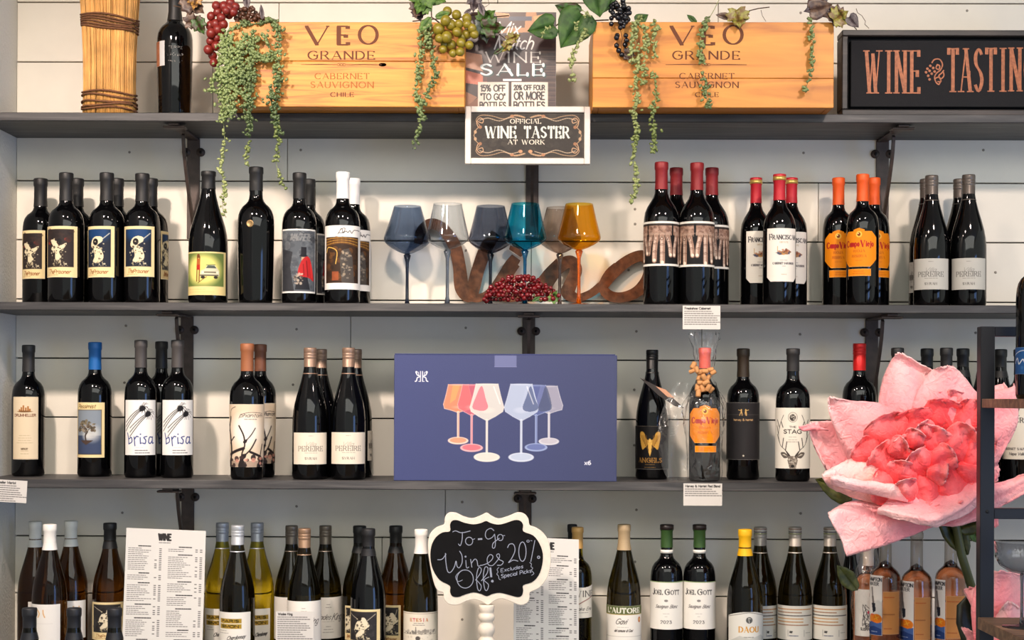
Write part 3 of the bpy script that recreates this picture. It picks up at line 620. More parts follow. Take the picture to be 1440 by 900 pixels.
def a_phan(a, W, H):
    a.rect(0, 0, W, H, (226, 204, 176)); a.ell(W * .5, H * .42, W * .42, H * .34, (246, 238, 224), .9, soft=14); a.rect(0, H * .9, W, H, (120, 96, 84), .5); tr = (38, 30, 30)
    a.line([(W * .02, H), (W * .14, H * .8), (W * .12, H * .55), (W * .02, H * .3)], [15, 11, 8, 4], tr, smooth=True); a.line([(W * .1, H * .3), (W * .14, H * .1), (W * .28, H * .04)], [2.6, 1.8, .8], tr, smooth=True)
    a.line([(W * .03, H * .42), (W * .12, H * .26), (W * .13, H * .2)], 2.4, tr, smooth=True); a.line([(W * .1, H * .62), (W * .24, H * .52)], [3, 1], tr)
    a.line([(W * .42, H), (W * .42, H * .8), (W * .48, H * .66), (W * .46, H * .5), (W * .36, H * .34)], [13, 10, 7, 5, 2], tr, smooth=True); a.line([(W * .48, H * .6), (W * .6, H * .5), (W * .7, H * .38)], [5.5, 3.4, 1.4], tr, smooth=True)
    a.line([(W * .1, H * .8), (W * .3, H * .74), (W * .46, H * .7)], 4, tr, smooth=True); a.line([(W * .44, H * .84), (W * .6, H * .72), (W * .72, H * .56)], [8, 5, 2], tr, smooth=True)
    a.line([(W * .8, H), (W * .84, H * .82), (W * .9, H * .64)], [9, 6, 2], tr, smooth=True); a.line([(W * .6, H * .76), (W * .86, H * .84)], 3.4, tr); a.blotch(W * .02, H * .82, W * .98, H, [tr, (60, 44, 42)], 22, 1.5, 4, 3, .9)
    a.blotch(W * .2, H * .86, W * .9, H * .95, [(214, 150, 130)], 5, 2, 4, 2, .8); a.line([(W * .4, H * .16), (W * .6, H * .13), (W * .88, H * .145)], .6, (60, 50, 50), smooth=True); a.text('phantom', W * .62, H * .145, H * .06, (48, 40, 42), W * .5, slant=.5, wt=.1); a.greek(W * .36, W * .84, H * .24, 1, 3, (60, 50, 50), .8, .8, al='c')
def a_angel(a, W, H):
    a.rect(0, 0, W, H, (14, 12, 12)); a.rect(0, 0, W, .7, (60, 50, 40)); cx = W * .46; g = (196, 148, 62)
    for s in (-1, 1):
        a.poly([(cx + s * 1, H * .34), (cx + s * 5, H * .3), (cx + s * 8, H * .17), (cx + s * 12, H * .13), (cx + s * 15, H * .18), (cx + s * 14, H * .36), (cx + s * 11, H * .54), (cx + s * 7, H * .5), (cx + s * 3, H * .44)], g, smooth=True)
        for k in range(5): a.line([(cx + s * (5 + 2 * k), H * .22), (cx + s * (3 + 1.6 * k), H * (.56 - .05 * k))], .7, (120, 80, 26))
    a.ell(cx, H * .34, 1.8, 3, (220, 176, 90)); a.poly([(cx - 3, H * .38), (cx + 3, H * .38), (cx + 1.6, H * .62), (cx, H * .7), (cx - 1.6, H * .62)], (214, 168, 80)); a.text('ANGELS', cx, H * .74, H * .1, (160, 116, 50), W * .5, 'serif', .17); a.greek(cx - 12, cx + 12, H * .89, 2, 4, (150, 110, 50), 1, .7, al='c')
def a_harvey(a, W, H):
    a.rect(0, 0, W, H, (42, 40, 42)); cx = W * .52; g = (222, 180, 110); a.rect(0, H * .21, W, H * .216, (96, 90, 86))
    for s in (-1, 1):
        a.line([(cx + s * 3, H * .125), (cx + s * 3, H * .18)], 1.8, g); a.line([(cx + s * 3 - 1, H * .18), (cx + s * 4.4 - 1, H * .225)], 1, g); a.line([(cx + s * 3 + 1, H * .18), (cx + s * 3 + 1, H * .225)], 1, g); a.line([(cx + s * 3, H * .145), (cx + s * 7, H * .13)], .9, g)
    a.text('harvey & harriet', cx, H * .285, H * .034, (200, 160, 110), W * .42, wt=.2); a.ell(cx, H * .93, 1.2, 1.2, (220, 210, 190))
def a_stag(a, W, H):
    a.rect(0, 0, W, H, (236, 230, 216)); cx = W * .5; k = (52, 46, 42); a.ell(cx, H * .155, 6.6, 7.2, (150, 144, 134)); a.ell(cx, H * .155, 5.8, 6.4, (232, 226, 212)); a.ell(cx, H * .16, 4.2, 4.8, k, .9); a.blotch(cx - 3, H * .12, cx + 3, H * .19, [(236, 230, 216)], 9, .5, 1, 2)
    for s in (-1, 1):
        a.line([(cx + s * 4, H * .8), (cx + s * 10, H * .7), (cx + s * 19, H * .6), (cx + s * 22, H * .42), (cx + s * 18, H * .25), (cx + s * 13, H * .12)], [2.6, 2.6, 2.4, 2, 1.5, .7], k, smooth=True)
        for (p, q) in (((10, .7), (8, .56)), ((15, .65), (13, .5)), ((20, .57), (25, .44)), ((22, .45), (26, .3)), ((20, .33), (25, .2)), ((17, .23), (14, .32))): a.line([(cx + s * p[0], H * p[1]), (cx + s * q[0], H * q[1])], [1.8, .6], k)
        a.poly([(cx + s * 5, H * .8), (cx + s * 12, H * .73), (cx + s * 18, H * .75), (cx + s * 12, H * .83)], (96, 88, 80), smooth=True); a.poly([(cx + s * 7, H * .8), (cx + s * 12, H * .76), (cx + s * 15, H * .77)], (216, 208, 194)); a.ell(cx + s * 4.5, H * .855, 1.3, 1, (20, 18, 18))
    a.poly([(cx - 6, H * .79), (cx + 6, H * .79), (cx + 7, H * .87), (cx + 4, H), (cx - 4, H), (cx - 7, H * .87)], (120, 110, 100), smooth=False); a.blotch(cx - 5, H * .8, cx + 5, H * .98, [(60, 54, 50), (180, 170, 156), (214, 206, 190)], 34, .5, 1.6, 3, .7); a.ell(cx, H * .96, 2.4, 1.8, (30, 28, 28))
    a.text('THE', cx, H * .3, H * .028, k, W * .13, wt=.18); a.text('STAG', cx, H * .36, H * .062, k, W * .36, wt=.2); a.greek(cx - 10, cx + 10, H * .48, 2, 4, (130, 120, 110), .6, .7, al='c'); a.greek(cx - 12, cx + 12, H * .56, 1, 4, (130, 120, 110), .8, .7, al='c')
def a_critic(a, W, H):
    a.rect(0, 0, W, H, (232, 224, 206)); cx = W / 2; a.text('THE CRITIC', cx, H * .2, H * .09, (50, 46, 46), W * .74, 'serif', .15); a.line([(cx - 4, H * .05), (cx - 6, H * .16)], 1.6, (50, 46, 46)); a.line([(cx + 2, H * .02), (cx - 1, H * .15)], 1.4, (50, 46, 46)); a.text('CABERNET SAUVIGNON', cx, H * .78, H * .04, (90, 84, 80), W * .7, 'serif', .2); a.text('Napa Valley', cx, H * .87, H * .05, (70, 66, 64), W * .34, slant=.2, wt=.16)
def a_plain(a, W, H):
    a.rect(0, 0, W, H, (236, 232, 224)); 
    for s in (-1, 1): a.line([(W / 2 + s * 4 - 1.4, 8), (W / 2 + s * 3, 13), (W / 2 + s * 5, 18)], 1.6, (222, 176, 120), smooth=True)
    a.line([(W * .2, 27), (W * .8, 27)], .4, (210, 206, 200))
def a_gold(a, W, H):
    a.rect(0, 0, W, H, (234, 230, 220)); cx = W * .47
    for y, t in ((9, 'PARIS'), (16.6, 'SIMON')):
        a.rect(cx - 17, y, cx + 17, y + 6.4, (168, 138, 44)); a.blotch(cx - 15, y + 2, cx + 15, y + 5, [(206, 156, 70), (140, 124, 36)], 14, 1, 2.4, int(y), .6); a.text(t, cx, y + 1.5, 3.4, (60, 50, 20), 26, wt=.26)
    a.greek(W * .16, W * .6, 26, 2, 3.4, (150, 146, 140), .8, .8); a.text('Chardonnay', W * .62, 34, 5, (50, 48, 48), W * .44, slant=.5, wt=.12, rot=-.1); a.greek(W * .16, W * .8, 45, 2, 3.4, (150, 146, 140), .8, .8)
def a_king(a, W, H):
    a.rect(0, 0, W, H, (236, 230, 220)); cx = W / 2; a.greek(cx - 5, cx + 5, 10, 1, 3, (120, 110, 104), .8, .7, al='c'); a.greek(cx - 7, cx + 7, 14, 1, 3, (120, 110, 104), .8, .7, al='c'); a.text('Wades', cx - 9, 24, 7, (110, 104, 100), 22, slant=.5, wt=.1); a.text('King', cx + 13, 23, 9, (96, 90, 88), 17, slant=.5, wt=.1); a.greek(cx - 16, cx + 16, 34, 1, 3, (160, 150, 144), .6, .7, al='c'); a.greek(cx - 6, cx + 6, 41, 1, 3, (120, 110, 104), .8, .7, al='c'); a.greek(cx - 12, cx + 12, 45, 2, 4, (130, 120, 110), .8, .7, al='c')
def a_etesia(a, W, H):
    a.rect(0, 0, W, H, (238, 228, 208)); cx = W / 2; a.rect(0, 1.5, W, 2.2, (170, 150, 130))
    for i, ch in enumerate('ETESIA'): a.text(ch, cx - 11 + i * 4.5, 8.5, 4.2, [(196, 120, 70), (210, 84, 100), (190, 110, 50)][i % 3], 2.4, 'serif', .2)
    a.greek(cx - 13, cx + 13, 15.4, 2, 2.6, (90, 80, 76), .8, .7, al='c'); a.rect(4, 30, W - 4, 30.7, (150, 140, 126)); a.blotch(5, 25, W - 5, 30, [(150, 142, 130), (190, 182, 168), (110, 104, 96)], 60, .5, 2, 4, .7); a.line([(cx - 4, 21), (cx - 4, 28)], 1, (110, 104, 96)); a.rect(cx + 5, 24.5, cx + 15, 29, (140, 132, 120), .7); a.ell(cx - 1, 36.5, 3.4, 3, (90, 84, 80)); a.blotch(6, 32, W - 6, 42, [(200, 190, 172)], 20, .6, 2, 4, .5)
def a_lautore(a, W, H):
    a.rect(0, 0, W, H, (236, 232, 222)); a.rect(0, 0, W, 12, (96, 104, 62)); a.rect(0, 12, W, 12.8, (190, 160, 90)); cx = W / 2; a.text("L'AUTORE", cx, 3.2, 6.6, (244, 240, 226), W * .72, 'serif', .2); a.text('Gavi', cx - 4, 18, 7.5, (96, 90, 84), 15, slant=.5, wt=.12); a.greek(cx - 16, cx + 14, 30, 1, 4, (150, 144, 136), .6, .7, al='c'); a.text('del comune di Gavi', cx, 33, 3.4, (90, 84, 80), 26, slant=.4, wt=.16); a.line([(4, 43), (W - 4, 43)], .5, (170, 164, 156)); a.ell(W * .87, 20, 3.2, 4, (190, 104, 60)); a.ell(W * .87, 20, 1.6, 2, (220, 190, 120))
def a_gott(a, W, H):
    a.rect(0, 0, W, H, (236, 232, 222)); a.rect(0, 0, W, 1, (84, 120, 50)); cx = W / 2; a.text('J', cx - 19.5, 10.5, 8, (62, 60, 60), 2.6, 'serif', .15); a.text('OEL', cx - 11, 12, 6, (62, 60, 60), 12, 'serif', .15); a.text('G', cx + 1.5, 10.5, 7.6, (62, 60, 60), 6, 'serif', .15); a.text('OTT', cx + 13, 12, 6, (62, 60, 60), 13, 'serif', .15)
    a.text('*', cx, 24, 5.4, (130, 126, 122), 3.4, wt=.3); a.text('Sauvignon', cx - 7, 32.5, 4.4, (110, 106, 104), 18, slant=.5, wt=.13); a.text('Blanc', cx + 10.5, 32.5, 4.4, (110, 106, 104), 11, slant=.5, wt=.13); a.greek(cx - 8, cx + 8, 45, 1, 3, (170, 166, 160), .8, .6, al='c'); a.greek(cx - 3, cx + 3, 49, 1, 3, (170, 166, 160), .8, .6, al='c'); a.text('2023', cx, 54.5, 4.2, (96, 92, 90), 15, 'serif', .16)
def a_daou(a, W, H):
    a.rect(0, 0, W, H, (222, 220, 210)); cx = W * .5; m = a.Y < 6.5 * ((a.X - cx) / (W / 2)) ** 2; a.al[m] = 0; a.line([(0, 8), (W * .2, 5), (cx, 1.6), (W * .8, 5), (W, 8)], .7, (90, 88, 84), smooth=True)
    a.ell(cx, 12, 4.6, 4.6, (84, 86, 84)); a.line([(cx, 15.5), (cx - 1, 9), (cx + 2, 10)], .8, (210, 208, 200)); a.text('DAOU', cx, 21.5, 7.4, (206, 146, 50), 28, 'serif', .19); a.greek(cx - 14, cx + 14, 36, 1, 3, (96, 96, 92), 1, .7, al='c'); a.poly([(0, 44), (W * .3, 34), (W * .5, 38), (W * .8, 33), (W, 40), (W, H), (0, H)], (176, 178, 170), .6)
def a_skin(a, W, H):
    a.rect(0, 0, W, H, (232, 228, 216)); r = random.Random(8)
    for k in range(6): a.greek(4, W - 4, 5 + k * 4.4, 1, 3, [(190, 120, 50), (150, 96, 60), (60, 56, 54), (200, 140, 70)][k % 4], 1.5, .75, seed=k, fill=1.0)
    a.line([(W * .36, 34), (W * .36, 43)], .5, (120, 120, 116)); a.line([(W * .7, 34), (W * .7, 43)], .5, (120, 120, 116)); a.blotch(W * .38, 35, W * .46, 38, [(60, 58, 56)], 6, .6, 1.4); a.greek(W * .39, W * .66, 42, 1, 3, (50, 60, 90), 1.1, .8, fill=1); a.greek(W * .74, W * .98, 38, 1, 3, (120, 116, 110), .7, .7)
def a_hampton(a, W, H):
    a.rect(0, 0, W, H, (236, 232, 226)); a.text('HAMPTON', W * .5, 3, 5, (40, 40, 44), W * .9, wt=.13); a.text('WATER', W * .46, 9.5, 4.6, (60, 60, 64), W * .66, wt=.13); cx = W * .4
    a.line([(cx - 1, 17), (cx, 30), (cx + 1, 40)], [1.2, 2.2, 3], (120, 112, 110)); a.poly([(cx - 1.5, 39), (cx + 3.4, 39), (cx + 3.6, 50), (cx + .4, 53)], (40, 44, 56)); a.ell(W * .4, 60, 5, 6, (234, 110, 70)); a.ell(W * .68, 61, 5.4, 7, (240, 130, 30)); a.ell(W * .26, 61, 2.6, 5, (244, 150, 60)); a.line([(W * .6, 56), (W * .72, 62)], .8, (250, 190, 60)); a.line([(W * .5, 62), (W * .8, 58)], .8, (250, 190, 60))
    a.poly([(0, 67), (W * .3, 65), (W * .7, 67), (W, 65), (W, H), (0, H)], (70, 100, 160)); a.poly([(0, 74), (W * .5, 71), (W, 75), (W, H), (0, H)], (36, 62, 120)); a.greek(2, W - 2, 79, 1, 2, (200, 206, 220), .9, .8, al='c')
def a_hampback(a, W, H):
    a.rect(0, 0, W, H, (206, 138, 76)); a.greek(2, W - 2, 8, 1, 3, (190, 90, 40), 1.4, .8, fill=1); a.greek(1, W - 1, 32, 1, 3, (150, 90, 50), 1.6, .8, fill=1); a.greek(2, W - 2, 52, 1, 3, (170, 90, 50), 1.4, .8)
def a_wine(a, W, H):
    a.rect(0, 0, W, H, (236, 230, 214)); m = a.Y < 4 + 4 * np.sin(a.X / W * 3.1); a.al[m] = 0; cx = W / 2; a.text('WINE', cx + 5, 13, 8, (80, 76, 72), 34, 'serif', .14); a.line([(0, 30), (W * .3, 33), (W * .6, 27), (W, 20)], 1.1, (130, 70, 60), smooth=True); a.text('Lake Erie', cx + 4, 36, 4.4, (90, 86, 80), 26, slant=.5, wt=.12); a.greek(cx - 14, cx + 18, 43.5, 1, 3, (100, 96, 92), .8, .7, al='c')
def a_sketch(a, W, H):
    a.rect(0, 0, W, H, (234, 230, 222)); cx = W / 2; a.poly([(cx - 3, 5), (cx + 3, 5), (cx + 3, 10), (cx, 14), (cx - 3, 10)], (136, 50, 44)); r = random.Random(5)
    for k in range(10): 
        p = [(cx + r.uniform(-12, 12), r.uniform(20, 56)) for _ in range(4)]; a.line(p, .8, (60, 56, 56), .8, smooth=True)
    a.ell(cx - 4, 32, 1.6, 2, (206, 60, 90)); a.text('SUSANA BALBO', cx, 54, 3.6, (60, 56, 56), 30, wt=.16)
def a_tag(a, W, H):
    a.rect(0, 0, W, H, (14, 14, 14))
def a_terre(a, W, H):
    a.rect(0, 0, W, H, (3, 3, 3)); a.al[:] = 1
    for t, y, h, ww in (('TERRE', 3, 3.4, 20), ('DI', 8.5, 2.4, 4), ('VAGNARI', 13, 3.6, 24), ('PRIMITIVO', 23, 2.6, 22)): a.text(t, W / 2, y, h, (190, 188, 184), ww, 'sans', .16)
    a.al = (a.im.max(2) > 60).astype(float)
def a_copper(a, W, H):
    a.rect(0, 0, W, H, (150, 92, 62)); a.rect(W * .6, 0, W, H, (196, 196, 196)); a.blotch(1, 1, W * .55, H - 1, [(120, 66, 44), (176, 120, 84)], 18, .8, 2, 2, .6)
def a_rw(a, W, H):
    a.rect(0, 0, W, H, (40, 90, 150)); a.blotch(0, 0, W, H, [(30, 76, 136), (60, 112, 170)], 20, 1, 4)
    a.line([(2, H * .3), (W * .3, H * .12), (W * .7, H * .2), (W, H * .1)], 1, (220, 224, 230), smooth=True); a.line([(W * .05, H * .6), (W * .15, H * .4), (W * .2, H * .62), (W * .3, H * .45), (W * .36, H * .6), (W * .5, H * .42)], 1.6, (230, 232, 236), smooth=True)
# ------------------------------------------------------------------ bottles
PROF = {
 'bord': [(0, .012), (.45, .012), (.86, 0), (.95, .006), (1, .025), (1, .58), (.988, .615), (.955, .65), (.89, .68), (.76, .708), (.58, .728), (.45, .746), (.385, .768), (.36, .8), (.35, .9), (.35, .99), (0, .99)],
 'tall': [(0, .012), (.45, .012), (.86, 0), (.95, .006), (1, .025), (1, .55), (.985, .60), (.93, .645), (.80, .685), (.62, .72), (.47, .748), (.38, .78), (.345, .82), (.34, .9), (.34, .99), (0, .99)],
 'taper': [(0, .012), (.42, .012), (.80, 0), (.88, .006), (.92, .025), (.97, .3), (1, .55), (.99, .61), (.95, .65), (.87, .68), (.74, .708), (.57, .728), (.45, .746), (.38, .768), (.355, .8), (.35, .9), (.35, .99), (0, .99)],
 'burg': [(0, .012), (.45, .012), (.86, 0), (.95, .006), (1, .025), (1, .40), (.99, .46), (.95, .52), (.87, .58), (.76, .635), (.64, .69), (.52, .745), (.43, .795), (.37, .84), (.34, .88), (.335, .93), (.335, .99), (0, .99)],
 'rose': [(0, .012), (.45, .012), (.86, 0), (.95, .006), (1, .02), (1, .575), (.985, .61), (.93, .64), (.80, .665), (.60, .685), (.46, .70), (.41, .72), (.40, .8), (.40, .93), (.44, .935), (.44, .97), (.40, .975), (.40, .99), (0, .99)],
}
blackglass = M('black_wine_glass', (4, 4, 5), .05, spec=.36)
GL = {'black': blackglass,
      'amber': M('amber_bottle_glass', (88, 52, 12), .03, trans=.97, ior=1.34, spec=.3),
      'olive': M('olive_bottle_glass', (50, 42, 12), .03, trans=.96, ior=1.34, spec=.3),
      'yellow': M('yellow_green_glass', (212, 190, 46), .03, trans=1.0, ior=1.35),
      'rose': M('rose_wine_in_clear_glass', (252, 168, 120), .03, trans=1.0, ior=1.35)}
CAPM = {}
def capmat(c, metal=.0, rough=.42):
    k = (c, metal)
    if k not in CAPM: CAPM[k] = M('capsule_%d_%d_%d' % c, c, rough, metal, bump=.05, bscale=300)
    return CAPM[k]
def pr(prof, q, R_, H):
    zz = [p[1] * H for p in prof[2:]]; rr = [p[0] * R_ for p in prof[2:]]
    return np.interp(q, zz, rr)
def bottle(cx, top, Y, hw, zb, kind, label, group, labs=(), cap=((28, 28, 28), 40, 'foil'), glass='black', cell=.54, extra=None, name='wine_bottle', cat='bottle'):
    p = P(cx, top + 60, Y); H = P(cx, top, Y).z - zb; Rr = hw / F * Y; prof = PROF[kind]
    t = thing(name, label, cat, (p.x, Y, zb), group)
    lathe('body', [(r * Rr, z * H) for r, z in prof], GL[glass], t, 32)
    cc, cl, cs = cap; cz0 = H - cl / F * Y; nr = pr(prof, H * .92, Rr, H); n0 = pr(prof, cz0, Rr, H)
    cm = capmat(cc, .35 if cs == 'screw' else (.15 if cs != 'matt' else 0), .38 if cs == 'screw' else .5)
    e = .0007; h = H - cz0
    if cs in ('foil', 'matt', 'gold'):
        pf = [(n0 + e, 0), (nr + e, h * .3), (nr + e, h * .70), (nr + e + .0012, h * .74), (nr + e + .0014, h * .80), (nr + e + .0014, h * .955), (nr + e + .0004, h * .99), (nr * .8, h), (0, h)]
    elif cs == 'screw':
        pf = [(n0 + e, 0), (nr + e + .0003, h * .1), (nr + e + .0003, h * .56), (nr + e - .0003, h * .575), (nr + e + .0008, h * .6), (nr + e + .0008, h * .68), (nr + e + .0001, h * .69), (nr + e + .0008, h * .71), (nr + e + .0008, h * .78), (nr + e + .0001, h * .79), (nr + e + .0008, h * .81), (nr + e + .0008, h * .95), (nr + e, h), (0, h)]
    else:
        pf = [(n0 + e, 0), (nr + e, h), (0, h)]
    lathe('capsule', [(r, z + cz0) for r, z in pf], cm, t, 24)
    if cs == 'gold':
        k = nr + e + .0019; lathe('capsule_band', [(k - .001, H - h * .25), (k, H - h * .25), (k, H - h * .1), (k - .001, H - h * .1)], M('gold_foil', (216, 178, 96), .3, .6), t, 24)
    a_off = -p.x / Y
    for q in labs:
        x0, x1, y0, y1, fn = q[:5]
        def ang(x): return math.asin(max(-1, min(1, (x - cx) / hw)))
        A0 = ang(x0) if abs(x0) > 3 else x0; A1 = ang(x1) if abs(x1) > 3 else x1
        Yf = Y - Rr * .9; z1 = P(cx, y0, Yf).z - zb; z0 = P(cx, y1, Yf).z - zb
        z0 = max(z0, .002)
        if len(q) > 5: W = q[5]
        else: W = hw * (A1 - A0)
        H_ = y1 - y0
        a = Art(W, H_, cell=cell); fn(a, W, H_)
        th = np.linspace(A0 + a_off, A1 + a_off, a.nx); zz = np.linspace(z1, z0, a.ny); TH, ZZ = np.meshgrid(th, zz)
        RR = pr(prof, ZZ, Rr, H) + .0005
        gridmesh('label', np.stack([RR * np.sin(TH), -RR * np.cos(TH), ZZ], -1).reshape(-1, 3), a.nx, a.ny, a, INK, t)
    if extra: extra(t, H, Rr)
    return t
FY, BY = 3.712, 3.812
BK = ((30, 29, 29), 40, 'foil')
RED = 'red wine bottles on the shelf with the stemmed glasses'
def B(*a, **k): return bottle(*a, **k)
gp = 'cream-framed bottles at the left of the glasses shelf'
B(57, 251, BY, 24.4, Z2, 'bord', 'rear bottle at the far left of the glasses shelf, cream-framed dark picture label', gp, [(-1.45, 63, 324, 392, a_goya('A'))], BK)
B(93, 243, FY, 25, Z2, 'bord', 'leftmost front bottle with cream-framed dark figure label on the glasses shelf', gp, [(66, 108, 318, 390, a_goya('A'))], BK)
B(108, 251, BY, 24.4, Z2, 'bord', 'bottle hidden behind the leftmost front bottle on the glasses shelf', gp, [(.6, 1.5, 324, 392, a_goya('B'))], BK, cell=1.2)
B(150, 243, FY, 25, Z2, 'bord', 'middle front bottle with cream-framed blue-sky picture label', gp, [(123, 160.5, 318, 390, a_goya('B'))], BK)
B(164.5, 251, BY, 24.4, Z2, 'bord', 'bottle hidden behind the middle cream-framed bottle', gp, [(.6, 1.5, 324, 392, a_goya('B'))], BK, cell=1.2)
B(200, 244, FY, 25, Z2, 'bord', 'rightmost front bottle with cream-framed blue-sky picture label', gp, [(176, 216.5, 318, 389, a_goya('B'))], BK)
B(212, 251, BY, 24.4, Z2, 'bord', 'bottle hidden behind the rightmost cream-framed bottle', gp, [(.6, 1.5, 324, 392, a_goya('B'))], BK, cell=1.2)
B(293, 241, FY, 27.5, Z2, 'burg', 'sloping-shouldered bottle with yellow-green label of an old car', RED, [(266, 317, 354, 415, a_car)], ((24, 24, 24), 25, 'foil'))
def medal(t, H, Rr):
    z = P(352, 317, FY).z - Z2
    e = lathe('medallion', [(0, 0), (.0085, 0), (.0085, .0014), (.0068, .0018), (.0060, .0012), (0, .0014)], M('bronze_medal', (196, 160, 110), .35, .7), t, 20)
    a = -.32 + .45; a = math.asin((352 - 360) / 25.5) - P(360, 300, FY).x / FY
    e.rotation_euler = (R(90), 0, a); e.location = (Rr * 1.0 * math.sin(a), -Rr * math.cos(a), z)
B(360, 235, FY, 25.8, Z2, 'taper', 'tall black bottle without label, small bronze medallion on shoulder', RED, [], ((30, 30, 30), 34, 'foil'), extra=medal)
B(421, 243, FY, 24.4, Z2, 'bord', 'bottle with grey stormy picture label of a red-cloaked figure', RED, [(398, 443, 322, 412, a_cane)], ((28, 28, 28), 37, 'foil'))
B(434, 252, BY, 23.8, Z2, 'bord', 'bottle hidden behind the red-cloaked figure bottle', RED, [(.5, 1.5, 328, 414, a_cane)], ((28, 28, 28), 37, 'foil'), cell=1.2)
B(482, 242, FY, 24.6, Z2, 'bord', 'front bottle with white capsule, signature and amber picture label', RED, [(-1.5, 1.4, 317, 407, a_sig)], ((232, 230, 226), 38, 'matt'))
B(497, 251, BY, 24, Z2, 'bord', 'rear bottle with white capsule behind the signature label bottle', RED, [(-.9, 1.45, 323, 409, a_sig)], ((222, 220, 216), 37, 'matt'), cell=1)
gh = 'red-capsuled bottles with tattooed hands label'
RC = ((128, 22, 26), 39, 'foil')
B(930, 228, FY, 24.8, Z2, 'tall', 'left front red-capsuled bottle with tattooed hands label', gh, [(-1.5, 1.45, 311, 374, a_hands1)], RC)
B(951, 236, BY, 24.2, Z2, 'tall', 'red-capsuled bottle peeping between the two front tattooed-hands bottles', gh, [(.5, 1.4, 316, 378, a_hands)], RC, cell=1.2)
B(980, 229, FY, 24.8, Z2, 'tall', 'right front red-capsuled bottle with tattooed hands label', gh, [(-1.5, 1.48, 311, 375, a_hands)], RC)
B(1001, 236, BY, 24.2, Z2, 'tall', 'rear red-capsuled bottle rightmost of the tattooed hands group', gh, [(-.6, 1.45, 316, 378, a_hands)], RC)
gf = 'bottles with red and gold capsules and cream labels'
RG = ((176, 22, 36), 36, 'gold')
B(1063, 250, BY, 21.5, Z2, 'tall', 'left bottle with red and gold capsule and cream label', gf, [(1050, 1083, 325, 398, a_franc)], RG)
B(1096, 245, FY, 23.2, Z2, 'tall', 'front middle bottle with red and gold capsule and cream label', gf, [(1079.5, 1118, 321, 396, a_franc)], ((176, 22, 36), 37, 'gold'))
B(1113, 250, BY, 22, Z2, 'tall', 'right rear bottle with red and gold capsule and cream label', gf, [(-.9, 1.2, 326, 399, a_franc)], RG)
go = 'bottles with orange capsules and orange labels'
OC = ((222, 84, 14), 38.5, 'foil')
B(1179, 250, BY, 22, Z2, 'bord', 'left rear bottle with orange capsule and orange octagonal label', go, [(1161, 1197, 323, 377, a_campo), (1167, 1196, 380, 390, a_strip)], OC)
B(1213, 245, FY, 22.6, Z2, 'bord', 'front middle bottle with orange capsule and orange octagonal label', go, [(1190.8, 1231.5, 320, 375, a_campo), (1194, 1224.5, 378, 388, a_strip)], OC)
B(1229, 250, BY, 21.5, Z2, 'bord', 'right rear bottle with orange capsule beside the iron bracket', go, [(-.9, 1.5, 323, 377, a_campo), (-.9, 1.45, 380, 390, a_strip)], OC)
gg = 'grey screw-capped bottles at the right of the glasses shelf'
GS = ((92, 84, 78), 36, 'screw')
pg = a_pereire((186, 184, 176))
B(1302, 252, BY, 23.2, Z2, 'burg', 'grey screw-capped bottle behind the left silver-labelled one', gg, [(-1.3, -.6, 368, 411, pg)], GS, cell=1)
B(1310, 247, FY, 24.6, Z2, 'burg', 'left front grey screw-capped bottle with silver label', gg, [(1287, 1332.5, 363.5, 407, pg)], GS)
B(1349, 252, BY, 23.2, Z2, 'burg', 'grey screw-capped bottle behind the right silver-labelled one', gg, [], GS)
B(1362, 246, FY, 24.6, Z2, 'burg', 'right front grey screw-capped bottle with silver label', gg, [(1340, 1384.5, 363, 407, pg)], GS)
# middle shelf
MID = 'red wine bottles on the blue box shelf'
B(40, 485, 3.80, 22.8, Z3, 'bord', 'leftmost bottle on the blue box shelf, plain beige label', MID, [(20, 53, 558, 646, a_drum)], ((38, 37, 37), 38, 'foil'))
B(133.5, 481, 3.80, 23.8, Z3, 'bord', 'bottle with bright blue capsule and lone tree label', MID, [(110.5, 146.5, 566, 643.5, a_tree)], ((16, 92, 160), 39, 'foil'))
gb = 'white labels with black flower and blue lettering'
B(198, 478, 3.755, 22.6, Z3, 'bord', 'left front bottle with white label, black flower and blue lettering', gb, [(177.5, 218, 562.5, 640, a_brisa)], ((70, 66, 64), 39, 'foil'))
B(227, 480, 3.852, 22, Z3, 'bord', 'black-capsuled rear bottle between the two black-flower label bottles', gb, [(-.4, 1.2, 566, 638, a_brisa)], ((32, 31, 31), 38, 'foil'), cell=1)
B(249.5, 478, 3.755, 22.6, Z3, 'bord', 'right front bottle with white label, black flower and blue lettering', gb, [(229.5, 270.5, 562.5, 640, a_brisa)], ((70, 66, 64), 39, 'foil'))
B(347.5, 483, 3.70, 24.5, Z3, 'taper', 'front bottle with copper capsule and black branches label', MID, [(-1.5, 1.35, 568.5, 657, a_phan)], ((150, 92, 58), 39, 'foil'))
B(366, 484, 3.80, 22.5, Z3, 'taper', 'rear bottle with copper capsule behind the black branches label bottle', MID, [(-.6, 1.35, 567, 652, a_phan)], ((112, 68, 46), 38, 'foil'), cell=.8)
gt = 'tan screw-capped bottles with cream labels'
pc = a_pereire((230, 218, 198)); TS = ((140, 114, 96), 37, 'screw')
B(436, 489, 3.715, 24.6, Z3, 'burg', 'left front tan screw-capped bottle with cream label', gt, [(414, 459, 608.5, 653, pc)], TS)
B(451, 491, 3.815, 23.5, Z3, 'burg', 'tan screw-capped bottle behind the left cream-labelled one', gt, [(.9, 1.5, 606, 648, pc)], TS, cell=1)
B(490, 489, 3.715, 24.4, Z3, 'burg', 'right front tan screw-capped bottle with cream label', gt, [(467, 513, 608, 652.5, pc)], TS)
B(500, 491, 3.815, 23.5, Z3, 'burg', 'tan screw-capped bottle behind the right cream-labelled one', gt, [(.8, 1.5, 606, 648, pc)], TS, cell=1)
